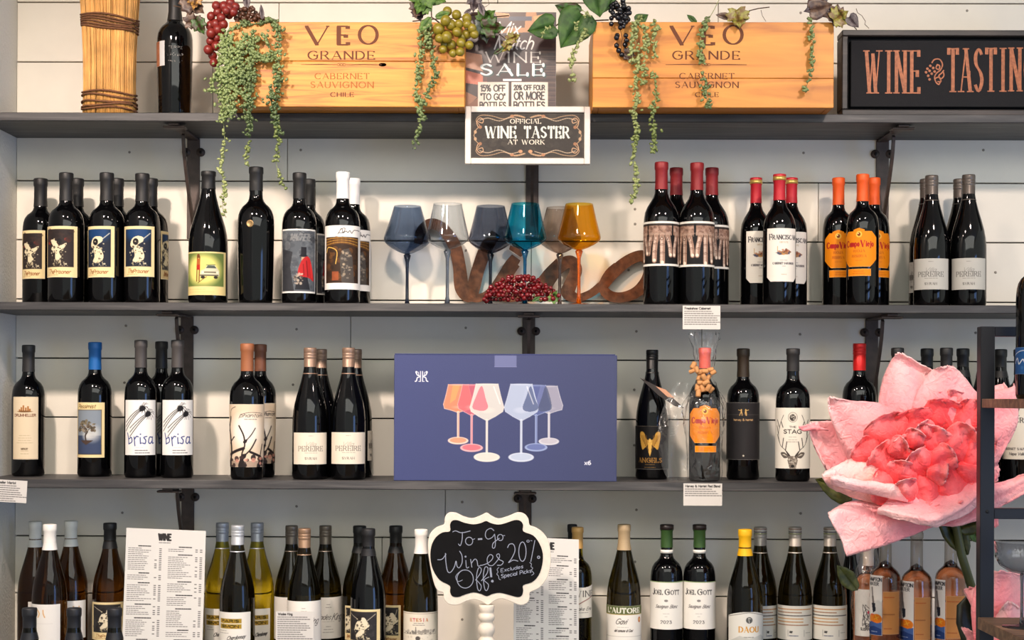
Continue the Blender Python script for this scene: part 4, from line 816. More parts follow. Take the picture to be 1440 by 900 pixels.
B(917, 492, 3.79, 23, Z3, 'burg', 'black bottle with golden wings label right of the blue box', MID, [(-1.5, 1.5, 599, 660, a_angel)], ((18, 17, 17), 33, 'screw'))
wrapped = B(991, 489, 3.71, 22, Z3, 'bord', 'bottle with orange label wrapped in clear cellophane', MID, [(971, 1011.5, 569, 623, a_campo), (978, 1007, 627, 636, a_strip)], ((226, 96, 80), 29, 'foil'))
B(1045, 490, 3.79, 23, Z3, 'bord', 'bottle with matte charcoal label and tiny gold figures', MID, [(-1.45, 1.4, 566, 646.5, a_harvey)], ((52, 40, 26), 40, 'foil'))
B(1115, 490, 3.73, 24, Z3, 'bord', 'bottle with white label of a stag head and antlers', MID, [(-1.45, 1.45, 573.5, 659, a_stag)], ((36, 34, 34), 32, 'foil'))
B(1208.5, 483, 3.79, 23.8, Z3, 'bord', 'bottle with bright red screw cap behind the pink bloom', MID, [], ((206, 26, 24), 38, 'screw'))
gr = 'black-capsuled bottles behind the pink bloom'
for cx, tp, l in ((1262, 489, 'leftmost black-capsuled bottle, its top showing over the pink bloom'), (1303.5, 490, 'black-capsuled bottle second from the left behind the pink bloom'), (1330.8, 489, 'black-capsuled bottle third from the left behind the pink bloom'),
                  (1354, 490, 'black-capsuled bottle just left of the black rack post'), (1383, 490, 'black-capsuled bottle hidden by the black rack post'), (1407, 491, 'black-capsuled bottle just right of the black rack post')):
    B(cx, tp, 3.70 if cx in (1262, 1330.8, 1383) else 3.81, 23.0, Z3, 'burg', l, gr, [], ((22, 22, 23), 40, 'foil'))
B(1435, 491, 3.70, 24, Z3, 'bord', 'bottle with large ivory label seen through the black rack', MID, [(1410, 1458, 573, 646, a_critic)], ((22, 22, 23), 36, 'foil'))
# bottom shelf
YA, YZ = 3.705, 3.812
WH = ((206, 206, 198), 36, 'matt')  # white caps of the rear bottles, shade put into the colour
gw = 'white-capped bottles at the left of the bottom shelf'
B(49.5, 733, YZ, 24, Z4, 'burg', 'left rear amber bottle with pale grey cap', gw, [(-.4, .9, 846, 898, a_plain)], WH, 'amber')
B(70, 737, YA, 24.6, Z4, 'burg', 'front amber bottle with lit white cap and plain white label', gw, [(45, 84, 850, 904, a_plain)], ((232, 228, 220), 36, 'matt'), 'amber')  # cap lighter than the rear pair: lamp light put into its colour
B(99.5, 732, YZ, 24.4, Z4, 'burg', 'right rear amber bottle with pale grey cap and white label', gw, [(94, 119.5, 845, 898, a_plain)], WH, 'amber')
B(154.5, 735, YZ - .02, 24.2, Z4, 'burg', 'amber bottle with black capsule left of the long menu sheet', 'white wine bottles on the bottom shelf', [(131, 173, 847, 900, a_goya('C'))], ((24, 24, 26), 36, 'foil'), 'amber')
WW = 'white wine bottles on the bottom shelf'
gs = 'yellow-green bottles with silver screw caps'
SS = ((152, 156, 164), 36, 'screw')
B(312.5, 735, YZ, 24.4, Z4, 'burg', 'left rear yellow-green bottle with silver screw cap', gs, [(289, 328, 856, 905, a_gold)], SS, 'yellow')
B(334, 738.5, YA, 24.8, Z4, 'burg', 'front dark olive bottle with silver screw cap and gold bars label', gs, [(309, 352, 861, 912, a_gold)], ((176, 180, 184), 37, 'screw'), 'olive')
B(361.5, 735, YZ, 24.6, Z4, 'burg', 'right rear yellow-green bottle with silver screw cap', gs, [(345, 379.5, 856, 905, a_gold)], SS, 'yellow')
gk = 'pewter screw-capped bottles behind the small text card'
PS = ((104, 94, 82), 36, 'screw')
B(410, 739, YZ, 24, Z4, 'burg', 'left rear pewter screw-capped bottle behind the text card', gk, [(-1.4, 1.2, 840, 900, a_king)], PS, 'olive')
B(428, 743, YA, 24, Z4, 'burg', 'front bottle with bronze screw cap behind the text card', gk, [(-1.4, 1.35, 845.5, 905, a_king)], ((140, 112, 88), 37, 'screw'), 'olive')
B(457.5, 739, YZ, 23.6, Z4, 'burg', 'right rear pewter screw-capped bottle with script label', gk, [(-.9, 1.3, 840, 898, a_king)], PS, 'olive')
gc = 'black-capsuled bottles with cream-framed bound figure label'
B(505.5, 739, YZ, 24.2, Z4, 'burg', 'left rear black-capsuled bottle with cream-framed label', gc, [(486, 500, 852, 900, a_goya('C'))], ((24, 24, 25), 38, 'foil'), 'olive')
B(518, 743, YA, 24.8, Z4, 'burg', 'front black-capsuled bottle with cream-framed bound figure label', gc, [(493, 534.5, 857, 912, a_goya('C'))], ((26, 26, 28), 38, 'foil'), 'black')
B(556.5, 739, YZ, 24.4, Z4, 'burg', 'right rear black-capsuled bottle with cream-framed label', gc, [(536, 563.5, 851, 904, a_goya('C'))], ((24, 24, 25), 38, 'foil'), 'amber')
B(592, 744, YA, 24.2, Z4, 'burg', 'bottle with white capsule and cream townscape label left of the chalkboard', WW, [(568, 614.5, 861, 910, a_etesia)], ((236, 232, 226), 34, 'matt'), 'olive')
B(804.5, 737, 3.857, 17, Z4, 'burg', 'black-capsuled bottle behind the right menu sheet', WW, [], ((22, 22, 22), 40, 'foil'))
B(812, 741, 3.785, 20.6, Z4, 'bord', 'pale yellow bottle with gold capsule behind the right menu sheet', WW, [(-.8, 1.4, 818, 869, a_wine)], ((206, 160, 92), 30, 'foil'), 'yellow')
B(877.5, 737, 3.75, 24.2, Z4, 'burg', 'bottle with green banded label right of the menu sheet', WW, [(-1.5, 1.45, 852, 912, a_lautore)], ((176, 152, 116), 36, 'foil'), 'olive')
gj = 'twin bottles with green capsules and white banded necks'
for cx, l in ((937.5, 'left of two twin bottles with green capsules and white labels'), (983.5, 'right of two twin bottles with green capsules and white labels')):
    def band(t, H, Rr):
        z = H - 40 / F * 3.75; r = Rr * .36 + .0012
        lathe('neck_band', [(r, z), (r + .0002, z), (r + .0002, z + .0082), (r, z + .0082)], M('white_neck_band', (226, 224, 216), .5), t, 24)
        lathe('capsule_top', [(r - .0006, H - .012), (r + .0014, H - .012), (r + .0014, H - .0008), (r - .002, H + .0004), (0, H + .0004)], M('dark_capsule_top', (40, 30, 28), .4), t, 24)
    B(cx, 737.5, 3.75, 22.8, Z4, 'bord', l, gj, [(-1.5, 1.45, 818, 885, a_gott)], ((52, 84, 36), 32, 'foil'), 'black', extra=band)
B(1047.5, 744, YA, 25.2, Z4, 'burg', 'bottle with bright yellow capsule', WW, [(1025.5, 1073, 860, 914, a_daou)], ((240, 182, 12), 37, 'foil'), 'olive')
gq = 'pale grey-capped bottles with lettered labels'
def bands(t, H, Rr):
    for k, (dz, c) in enumerate(((.0035, (150, 110, 90)), (.0075, (220, 214, 204)), (.0105, (90, 90, 96)), (.0145, (150, 160, 90)))):
        r = Rr * .335 + .0016; lathe('cap_stripe', [(r, H - dz - .0016), (r + .0003, H - dz - .0016), (r + .0003, H - dz), (r, H - dz)], M('stripe_%d' % k, c, .4, .3), t, 24)
QS = ((178, 170, 158), 36, 'screw')
B(1069, 741, YZ, 24.2, Z4, 'burg', 'grey-capped bottle tucked behind the yellow-capsuled one', gq, [(-.2, 1.4, 852, 898, a_skin)], QS, 'olive', extra=bands)
B(1118, 741, 3.775, 24, Z4, 'burg', 'left of the two full grey-capped bottles with lettered labels', gq, [(-1.4, 1.4, 852, 900, a_skin)], QS, 'olive', extra=bands)
B(1167, 741, 3.775, 24, Z4, 'burg', 'right of the two full grey-capped bottles with lettered labels', gq, [(-1.4, 1.4, 852, 900, a_skin)], QS, 'olive', extra=bands)
B(1196, 743, 3.855, 16, Z4, 'burg', 'dark bottle behind the cellophane-wrapped one under the bloom', WW, [], ((22, 22, 22), 38, 'foil'))
wrap2 = B(1221, 765, 3.785, 20, Z4, 'bord', 'cellophane-wrapped bottle with line-drawing label below the bloom', WW, [(1203, 1241, 829, 895, a_sketch)], ((220, 200, 180), 30, 'foil'), 'rose')
# front black capsules
for cx, l in ((41.5, 'black-capsuled bottle on the low counter, leftmost'), (104, 'black-capsuled bottle on the low counter, second from left'), (161, 'black-capsuled bottle on the low counter before the cream-framed label')):
    B(cx, 854.5, 3.34, 27, ZC, 'burg', l, 'bottles on the low counter', [], ((24, 25, 30), 44, 'foil'), 'olive')
# rose bottles
def stop(t, H, Rr):
    lathe('glass_stopper', [(0, H * .985), (Rr * .37, H * .985), (Rr * .37, H * 1.0), (Rr * .42, H * 1.004), (Rr * .42, H * 1.018), (Rr * .3, H * 1.022), (0, H * 1.022)], tinted('clear_stopper', (225, 225, 225), (160, 160, 160), glossmul=1.5), t, 20)
CG = tinted('clear_bottle_glass', (232, 226, 220), (150, 140, 130), glossmul=1.4)
def rose(cx, top, Y, hw, lab, x0, x1, y0, y1):
    zb = ZR; p = P(cx, top + 60, Y); H = P(cx, top, Y).z - zb; Rr = hw / F * Y; prof = PROF['rose']
    t = thing('rose_wine_bottle', lab, 'bottle', (p.x, Y, zb), 'clear bottles of rose wine')
    lathe('body', [(r * Rr, z * H) for r, z in prof], CG, t, 32)
    lathe('wine', [(0, .004)] + [(max(0, r * Rr - .0022), max(.004, z * H)) for r, z in prof[1:] if z <= .74] + [(0, .745 * H)], GL['rose'], t, 32)
    stop(t, H, Rr)
    aoff = -p.x / Y
    for (fa, a0, a1, ya, yb, fn) in (('label', x0, x1, y0, y1, a_hampton), ('back_label', x1 + 1, cx + hw * .86, y0 + 22, y1 - 2, a_hampback)):
        A0 = math.asin(max(-1, (a0 - cx) / hw)); A1 = math.asin(min(1, (a1 - cx) / hw)); W = a1 - a0 if fn is a_hampton else hw * (A1 - A0)
        a = Art(W, yb - ya, cell=.5); fn(a, W, yb - ya)
        Yf = Y - Rr * .9; z1 = P(cx, ya, Yf).z - zb; z0 = P(cx, yb, Yf).z - zb
        TH, ZZ = np.meshgrid(np.linspace(A0 + aoff, A1 + aoff, a.nx), np.linspace(z1, z0, a.ny)); RR = pr(prof, ZZ, Rr, H) + .0006
        gridmesh(fa, np.stack([RR * np.sin(TH), -RR * np.cos(TH), ZZ], -1).reshape(-1, 3), a.nx, a.ny, a, INK, t)
ZR = Z4
rose(1245, 738, 3.692, 21.5, 'left clear bottle of rose wine with diver label', 1224, 1241, 810, 894)
rose(1289, 744, 3.69, 21.5, 'middle clear bottle of rose wine with diver label', 1267.5, 1285.5, 818, 902)
rose(1337, 737, 3.692, 21.8, 'right clear bottle of rose wine with diver label', 1316, 1330, 816, 900)
# ------------------------------------------------------------------ stemmed glasses
def glass(cx, rim, Y, hwr, hwm, ym, yb, zb, col, edge, label, foot=22, dark=None):
    X = P(cx, rim, Y).x; s = Y / F; H = P(cx, rim, Y).z - zb; zm = P(cx, ym, Y).z - zb; zn = P(cx, yb, Y).z - zb
    t = thing('wine_glass', label, 'glass', (X, Y, zb), 'stemmed glasses on the middle of the glasses shelf')
    m = tinted('glass_%d_%d_%d' % col, col, edge, layers=4, glossmul=.9); ms = M('stem_%d_%d_%d' % col, dark or col, .04, trans=.8, ior=1.45)
    rr, rm = hwr * s, hwm * s
    raw = [(.003, zn), (rm * .32, zn + (zm - zn) * .14), (rm * .66, zn + (zm - zn) * .42), (rm * .92, zn + (zm - zn) * .74), (rm * 1.0, zm), (rm * .97, zm + (H - zm) * .13), (rm + (rr - rm) * .55, zm + (H - zm) * .55), (rr, H)]
    pts = [tuple(q) for q in catm(raw, 4)]
    lathe('bowl', [(0, zn)] + pts + [(r - .0008, z) for r, z in pts[::-1]] + [(0, zn + .002)], m, t, 40)
    lathe('stem', [(0, .004)] + [(.0065, .005), (.0040, .02), (.0036, zn * .6), (.0042, zn * .85), (.009, zn - .002), (.005, zn + .0015), (0, zn + .003)], ms, t, 16)
    fr = foot * s
    lathe('foot', [(0, .0), (fr, .0), (fr, .0012), (fr * .5, .003), (.005, .0062), (0, .0065)], ms, t, 32)
NV, NVe = (92, 112, 142), (70, 84, 112)
glass(573, 290, 3.80, 19, 33, 337, 358, Z2, NV, NVe, 'leftmost steel-blue wine glass on the shelf', dark=(36, 44, 64))
glass(629.5, 286.5, 3.715, 20, 30, 335, 352, Z2, (196, 206, 216), (140, 148, 160), 'pale blue-grey wine glass second from the left', dark=(120, 130, 144))
glass(690, 290, 3.80, 20, 31, 337, 357, Z2, (92, 104, 128), (52, 60, 82), 'dark slate wine glass just left of the turquoise one', dark=(30, 36, 50))
glass(738.5, 286.5, 3.715, 19.5, 30.5, 335, 352, Z2, (24, 170, 214), (8, 110, 164), 'bright turquoise wine glass in the middle of the shelf', dark=(6, 96, 140))
glass(787.5, 292, 3.815, 19, 30, 337, 357, Z2, (206, 186, 170), (120, 100, 90), 'smoky pinkish wine glass behind the orange one', dark=(120, 104, 96))
glass(814.5, 287, 3.70, 19.5, 30.5, 335, 352, Z2, (255, 176, 22), (240, 130, 10), 'bright orange wine glass beside the tattooed-hands bottles', dark=(238, 120, 16))
# ------------------------------------------------------------------ rusty word sign behind the glasses
rust = M('rusted_steel', (98, 60, 36), .7, .3, noise=.45, nscale=60, bump=.5, bscale=120)
YV = 3.868
t = thing('metal_word_sign', 'rusty brown cut-metal script word behind the stemmed glasses', 'sign', (P(745, 424, YV).x, YV, Z2))
def vstroke(name, pts, ws):
    q = catm([(a, b, c) for (a, b), c in zip(pts, ws)], 8); st = []
    o = P(745, 424, YV)
    pl = []; wl = []
    for a, b, c in q: p = P(a, b, YV); c *= 1.22; pl.append(((p.x - o.x) * 1000, -(max(p.z, Z2 + c * .0008) - Z2) * 1000)); wl.append(c / F * YV * 1000)
    V, Fc = ribbon([(pl, wl)], 0, 0, -.0018, .001, depth=.0036); mk(name, V, Fc, rust, t)
vstroke('letter_v', [(588, 343), (592, 326), (604, 315), (618, 318), (630, 330), (640, 348), (646, 375), (650, 405), (662, 414), (672, 380), (684, 348), (698, 328)], [10, 12, 12, 13, 14, 15, 15, 17, 16, 15, 15, 12])
vstroke('letter_v_tail', [(652, 410), (668, 419), (682, 416), (694, 406), (706, 390), (718, 373), (726, 362)], [12, 10, 9, 10, 12, 14, 12])
vstroke('letter_i', [(724, 370), (708, 395), (702, 412), (716, 419), (736, 414), (756, 402), (772, 384), (788, 370)], [13, 13, 12, 10, 10, 11, 12, 14])
vstroke('letter_i_dot', [(724, 356), (728, 350), (731, 346)], [16, 19, 15])
vstroke('letter_n', [(764, 412), (774, 392), (788, 374), (803, 368), (810, 380), (803, 398), (799, 412), (812, 419), (830, 413), (845, 402)], [13, 14, 15, 14, 14, 15, 16, 10, 9, 10])
vstroke('letter_o', [(846, 404), (862, 384), (884, 366), (904, 360), (913, 372), (910, 392), (896, 410), (876, 418), (858, 416), (848, 404), (856, 386), (868, 374)], [12, 14, 13, 13, 13, 13, 13, 12, 12, 11, 11, 10])
# ------------------------------------------------------------------ red berry bunch
rnd = random.Random(11)
def berrybunch(name, label, cat, spots, Y, rpx, mat, zb=None, extra=None, var=.15, mesh=ICO2, pname='berry', group=None, dy=.012):
    cxm = sum(s[0] for s in spots) / len(spots); base = P(cxm, max(s[1] for s in spots), Y)
    if zb is not None: base.z = zb
    t = thing(name, label, cat, tuple(base), group); first = None
    for s in spots:
        r = (s[2] if len(s) > 2 else rpx) * rnd.uniform(1 - var, 1 + var) / F * Y; y = Y + rnd.uniform(-dy, dy); p = P(s[0], s[1], y) - base
        if zb is not None: p.z = max(p.z, r + .0002)
        if first is None: first = mk(pname, [v for v in mesh[0]], mesh[1], mat, t, True); o = first
        else: o = inst(first, pname, t)
        o.location = p; o.scale = (r, r, r * rnd.uniform(1, 1.12)); o.rotation_euler = (rnd.uniform(-.4, .4), rnd.uniform(-.4, .4), 0)
    return t, base
sp = []
for k in range(7):
    for m_ in range(19):
        x = 681 + m_ * 5.7 + (k % 2) * 2.8 + rnd.uniform(-1, 1); q = (x - 679) / 108; hi = 34 * math.sin(math.pi * min(1, max(0, q * .93 + .05))) ** .75
        if k * 5.2 < hi: sp.append((x, 420.5 - k * 5.2 + rnd.uniform(-1.2, 1.2)))
sp += [(681, 421), (684, 423), (689, 416), (694, 410), (715, 393), (730, 390), (750, 391), (757, 394)]
bt, bb = berrybunch('berry_bunch', 'bunch of glossy dark red berries in front of the wine glasses', 'berries', sp, 3.674, 3.3, M('glossy_red_berry', (98, 8, 14), .2), Z2, dy=.014)
def leafmesh(kind, n=10):
    """unit leaf, base at origin, tip at +Z, width about x, folded along the midrib"""
    pts = {'heart': [(0, 0), (.22, -.12), (.42, -.04), (.5, .18), (.44, .42), (.28, .68), (.1, .9), (0, 1.02)],
           'lance': [(0, 0), (.1, .08), (.17, .3), (.19, .5), (.13, .75), (.04, .93), (0, 1)],
           'lobed': [(0, 0), (.2, -.12), (.42, -.1), (.36, .08), (.58, .2), (.46, .34), (.52, .56), (.3, .52), (.22, .74), (.12, .8), (0, 1)],
           'round': [(0, 0), (.2, -.05), (.42, .08), (.5, .35), (.44, .62), (.26, .86), (.06, .98), (0, 1)]}[kind]
    V = []; Fc = []
    rows = len(pts)
    for s in (1, -1):
        for i, (x, z) in enumerate(pts):
            zc = max(0, min(1, z))
            for k in range(4):
                q = k / 3; xx = x * q * s; zz = zc * (1 - q) + z * q
                V.append((xx, -.18 * abs(xx) + .1 * math.sin(zz * 3.1) * .8 + .035 * math.sin(i * 2.1 + k * 1.3) * q, zz))
    for h in (0, 1):
        b = h * rows * 4
        for i in range(rows - 1):
            for k in range(3):
                a = b + i * 4 + k; f = (a, a + 1, a + 5, a + 4); Fc.append(f if h else f[::-1])
    return V, Fc
LEAF = {k: leafmesh(k) for k in ('heart', 'lance', 'lobed', 'round')}
def leafmat(name, c, c2, rough=.45):
    if name in _mc: return _mc[name]
    m = bpy.data.materials.new(name); m.use_nodes = True; nt = m.node_tree; b = nt.nodes['Principled BSDF']; b.inputs['Roughness'].default_value = rough
    tc = nt.nodes.new('ShaderNodeTexCoord'); n = nt.nodes.new('ShaderNodeTexNoise'); n.inputs['Scale'].default_value = 4.5; n.inputs['Detail'].default_value = 3
    nt.links.new(tc.outputs['Object'], n.inputs['Vector']); r = nt.nodes.new('ShaderNodeValToRGB'); r.color_ramp.elements[0].position = .42; r.color_ramp.elements[1].position = .6
    r.color_ramp.elements[0].color = (*lin(c), 1); r.color_ramp.elements[1].color = (*lin(c2), 1); nt.links.new(n.outputs['Fac'], r.inputs['Fac'])
    nt.links.new(r.outputs['Color'], b.inputs['Base Color']); _mc[name] = m; return m
LG = leafmat('leaf_green', (58, 88, 30), (86, 118, 44), .6); LD = leafmat('leaf_dark_green', (38, 70, 20), (56, 92, 28), .6); LB = leafmat('leaf_brown', (66, 48, 42), (104, 82, 66)); LP = leafmat('leaf_grey_purple', (62, 52, 56), (90, 80, 80))
LY = leafmat('leaf_yellow_brown', (110, 84, 40), (142, 140, 60)); LM = leafmat('leaf_mixed', (56, 40, 24), (52, 92, 34)); LO = leafmat('leaf_ochre', (100, 70, 44), (176, 130, 60))
_lm = {}
def leaf(par, base, px, py, Y, size, rot, kind, mat, tilt=0, wide=1.0, label=None):
    """size in px, rot degrees: 0 tip up, 90 tip right, 180 tip down"""
    key = (kind, mat.name)
    if key not in _lm:
        o = mk('leaf', *LEAF[kind], mat, par, True); s = o.modifiers.new('thickness', 'SOLIDIFY'); s.thickness = .02; _lm[key] = o
    else: o = inst(_lm[key], 'leaf', par)
    s = size / F * Y; o.location = P(px, py, Y) - base; o.scale = (s * wide, s, s); o.rotation_euler = (R(tilt), R(rot), 0)
    if label: o['label'] = label
    return o
leaf(bt, bb, 776, 424, 3.665, 18, 25, 'lobed', LG, 5, .8); leaf(bt, bb, 762, 424, 3.67, 16, -50, 'lance', LD); leaf(bt, bb, 748, 424, 3.655, 14, 60, 'lance', LD)
# ------------------------------------------------------------------ blue glass box
YBx = 3.657
x0, x1 = P(554, 585, YBx).x, P(867.5, 585, YBx).x; bz1 = P(710, 499, YBx).z
t = thing('gift_box', 'big navy blue box printed with coloured wine glasses', 'box', ((x0 + x1) / 2, YBx, Z3)); hx = (x1 - x0) / 2; bh = bz1 - Z3
navy = M('navy_card', (48, 56, 98), .5, bump=.04, bscale=400)
o = box('carton', -hx, hx, .0004, .128, 0, bh, navy, t, .0015)
box('top_flap', -hx + .001, hx - .004, .004, .126, bh + .0002, bh + .0024, M('card_edge', (52, 60, 104), .6), t, .0004)
a = Art(313, 176, (56, 64, 112), .55)
a.im += (a.X / 313)[..., None] * np.array([-4, -6, -16]); a.noise(1.2)
def pglass(cx, rim, hr, hm, ym, yb, stem, fy, fr, c, c2, al=.85):
    pts = [(cx - hr, rim), (cx - hr - (hm - hr) * .5, rim + (ym - rim) * .5), (cx - hm, ym - 3), (cx - hm * .93, ym + 3), (cx - hm * .5, ym + (yb - ym) * .65), (cx - 2, yb), (cx + 2, yb), (cx + hm * .5, ym + (yb - ym) * .65), (cx + hm * .93, ym + 3), (cx + hm, ym - 3), (cx + hr + (hm - hr) * .5, rim + (ym - rim) * .5), (cx + hr, rim)]
    a.poly(pts, c, al); a.line(pts, .9, c2, .7); a.ell(cx, rim + .5, hr, 1.2, c2, .5); a.ell(cx, ym + 1, hm * .55, (yb - ym) * .35, c2, .35, soft=2)
    a.line([(cx, yb), (cx, fy)], [4, 2.4], c2, .9); a.line([(cx + .4, yb), (cx + .4, fy)], .8, c, .9); a.ell(cx, fy, fr, fr * .36, c2, .95); a.ell(cx, fy - .5, fr * .82, fr * .26, c, .8)
ox, oy = 554, 498
def G_(cx, rim, hr, hm, ym, yb, fy, fr, c, c2, al=.85): pglass(cx - ox, rim - oy, hr, hm, ym - oy, yb - oy, 0, fy - oy, fr, c, c2, al)
G_(644, 539, 14, 21, 570, 578, 618, 14.5, (238, 132, 96), (246, 210, 190), .95); a.poly([(636 - ox, 541 - oy), (646 - ox, 541 - oy), (640 - ox, 560 - oy), (632 - ox, 566 - oy)], (250, 170, 90), .5)
G_(663, 539, 13, 20, 570, 582, 628, 16, (214, 92, 106), (232, 176, 176), .8); G_(772, 540.5, 11.5, 19.5, 571, 579, 618.5, 14.5, (176, 172, 182), (206, 206, 210), .75); G_(754, 539.5, 13, 21, 572, 582, 627, 16, (84, 96, 150), (150, 166, 204), .8)
G_(684.5, 538, 15.5, 24, 574, 589, 641, 18.5, (206, 202, 194), (226, 220, 208), .93); G_(733, 538, 15, 24, 574, 589, 641, 18, (172, 184, 206), (204, 212, 224), .93)
a.poly([(670 - ox, 575 - oy), (664 - ox, 571 - oy), (669 - ox, 556 - oy), (677 - ox, 541 - oy), (683 - ox, 560 - oy), (686 - ox, 571 - oy), (680 - ox, 576 - oy)], (214, 96, 112), .75, smooth=True)
a.poly([(735 - ox, 573 - oy), (740 - ox, 556 - oy), (746 - ox, 541 - oy), (752 - ox, 558 - oy), (757 - ox, 572 - oy), (746 - ox, 577 - oy)], (64, 76, 116), .75, smooth=True); a.poly([(757 - ox, 574 - oy), (762 - ox, 556 - oy), (768 - ox, 541 - oy), (776 - ox, 570 - oy), (768 - ox, 576 - oy)], (58, 66, 96), .7, smooth=True)
for x_ in (694, 741): a.line([(x_ - ox, 542 - oy), (x_ + 9 - ox, 566 - oy)], 1.6, (250, 248, 244), .5)
lg = (238, 238, 242); L0 = (592 - ox, 528 - oy)
for s in (-1, 1):
    a.line([(L0[0] + s * 1.5, L0[1] - 7), (L0[0] + s * 1.5, L0[1] + 7)], 1.1, lg); a.line([(L0[0] + s * 8, L0[1] - 6), (L0[0] + s * 6, L0[1] - 2), (L0[0] + s * 2, L0[1]), (L0[0] + s * 6, L0[1] + 2), (L0[0] + s * 7, L0[1] + 6), (L0[0] + s * 9, L0[1] + 7)], 1.2, lg, smooth=True); a.ell(L0[0] + s * 7.2, L0[1] - 6, 1.5, 1.5, lg); a.line([(L0[0] + s * 4.5, L0[1] - 6), (L0[0] + s * 4, L0[1] - 2)], .8, lg)
    a.line([(L0[0] + s * 4, L0[1] + 7), (L0[0] + s * 1.5, L0[1] + 7)], .8, lg)
a.text('x6', 822 + 5 - ox, 645.5 - oy, 5.5, (225, 226, 235), 8.5, wt=.2)
a.rect(695 - ox, 0, 726 - ox, 15.5, (112, 118, 160), .8); a.line([(695 - ox, 16), (726 - ox, 16)], .8, (150, 156, 196), .8)
flat_art('front_print', a, -hx + .0012, hx - .0012, .0012, bh - .0012, 0, M('card_print', rough=.42, attr=True), t)
# ------------------------------------------------------------------ crates
pine = wood('golden_pine', (156, 88, 28), (214, 150, 56), 2.6, 52, .5, 1.6, .25, (198, 130, 44))
pine2 = wood('golden_pine_even', (168, 100, 32), (208, 144, 54), 2.2, 26, .5, 1.2, .2, (194, 126, 44))
YCr = 3.572
burn = M('burnt_lettering', (96, 52, 26), .8); burn2 = M('faded_burnt_lettering', (152, 90, 36), .8)
def crate(xa, xb, seam, mat, label, faded):
    X0, X1 = P(xa, 90, YCr).x, P(xb, 90, YCr).x; zt = P((xa + xb) / 2, 31, YCr).z; zbt = Z1 + .0002
    t = thing('wooden_crate', label, 'crate', ((X0 + X1) / 2, YCr, Z1), 'pine wine crates on the top shelf'); h_ = (X1 - X0) / 2; H = zt - Z1; D = .235
    s = P((xa + xb) / 2, seam, YCr).z - Z1
    box('front_board', -h_, h_, 0, .012, s + .0004, H, mat, t, .001); box('front_board', -h_, h_, 0, .012, .0002, s - .0004, mat, t, .001)
    box('back_board', -h_, h_, D - .012, D, .0002, H, mat, t, .001)
    for sg in (-1, 1): box('end_board', min(sg * h_, sg * (h_ - .014)) + (.0002 if sg < 0 else 0), max(sg * h_, sg * (h_ - .014)) - (.0002 if sg > 0 else 0), .0123, D - .0123, .0002, H, mat, t, .001)
    box('bottom_board', -h_ + .0145, h_ - .0145, .0125, D - .0125, .0003, .01, mat, t, .001)
    px = F / YCr; sc = 1 / px; o0 = P(996 if xa > 700 else 483, 0, YCr)
    V, Fc = [], []; V2, F2 = [], []
    def put(s_, cxp, y, h, wd, m, wt=.15, style='serif'):
        tot = layout(s_, h, None, style, wt)[1]; k_ = wd / tot; x_ = 0
        ox = P(cxp, y, YCr).x - (X0 + X1) / 2 - wd / 2 * sc; oz = P(cxp, y, YCr).z - Z1
        for ch in s_:
            g = G[ch][0] * h * k_; L, W = layout(ch, h, g, style, wt); v_, f_ = ribbon(L, ox + x_ * sc, oz, -.0004, sc)
            mk('letter', v_, f_, burn2 if m[0] is V2 else burn, t); x_ += g + (.3 if style == 'serif' else .16) * h * k_
    d = 513 if xa > 700 else 0
    put('V', 446 + d, 37, 26, 30, (V, Fc), .17); put('E', 483 + d, 37, 26, 13, (V, Fc), .2); put('O', 518 + d, 36, 26, 25, (V, Fc), .15)
    put('GRANDE', 480 + d, 72, 11.5, 93, (V, Fc), .17); 
    put('CABERNET', 481 + d, 103, 8, 76, (V2, F2) if faded else (V, Fc), .15); put('SAUVIGNON', 481 + d, 115, 8.5, 88, (V2, F2) if faded else (V, Fc), .15); put('CHILE', 481 + d, 130, 6, 32, (V, Fc), .2)
    zz = P(480 + d, 91, YCr).z - Z1; xx = P(480 + d, 91, YCr).x - (X0 + X1) / 2
    for a0, a1 in ((-57, -7), (7, 57)): ribbon([([(a0, 0), ((a0 + a1) / 2, -.3), (a1, 0)], [.6, 1.3, .8])], xx, zz, -.0004, sc, V, Fc)
    for k in (-4, 0, 4): ribbon([(E(k, 0, 2.4, 1.4, 0, 360, 8), .6)], xx, zz, -.00045, sc, V, Fc)
    mk('printed_rule', V, Fc, burn, t)
    if faded:
        k = lathe('wood_knot', [(0, -.0003), (.0035, -.0003), (.004, 0), (0, 0)], M('knot', (110, 60, 24), .7), t, 14); k.rotation_euler = (R(90), 0, 0); k.scale = (2.2, 1, 1); p = P(538, 91, YCr); k.location = (p.x - (X0 + X1) / 2, 0, p.z - Z1)
    return t
crate(322, 653.5, 86, pine, 'left golden pine wine crate with dark crack and faded lettering', True)
crate(833.5, 1172.5, 110, pine2, 'right golden pine wine crate with crisp burnt lettering', False)
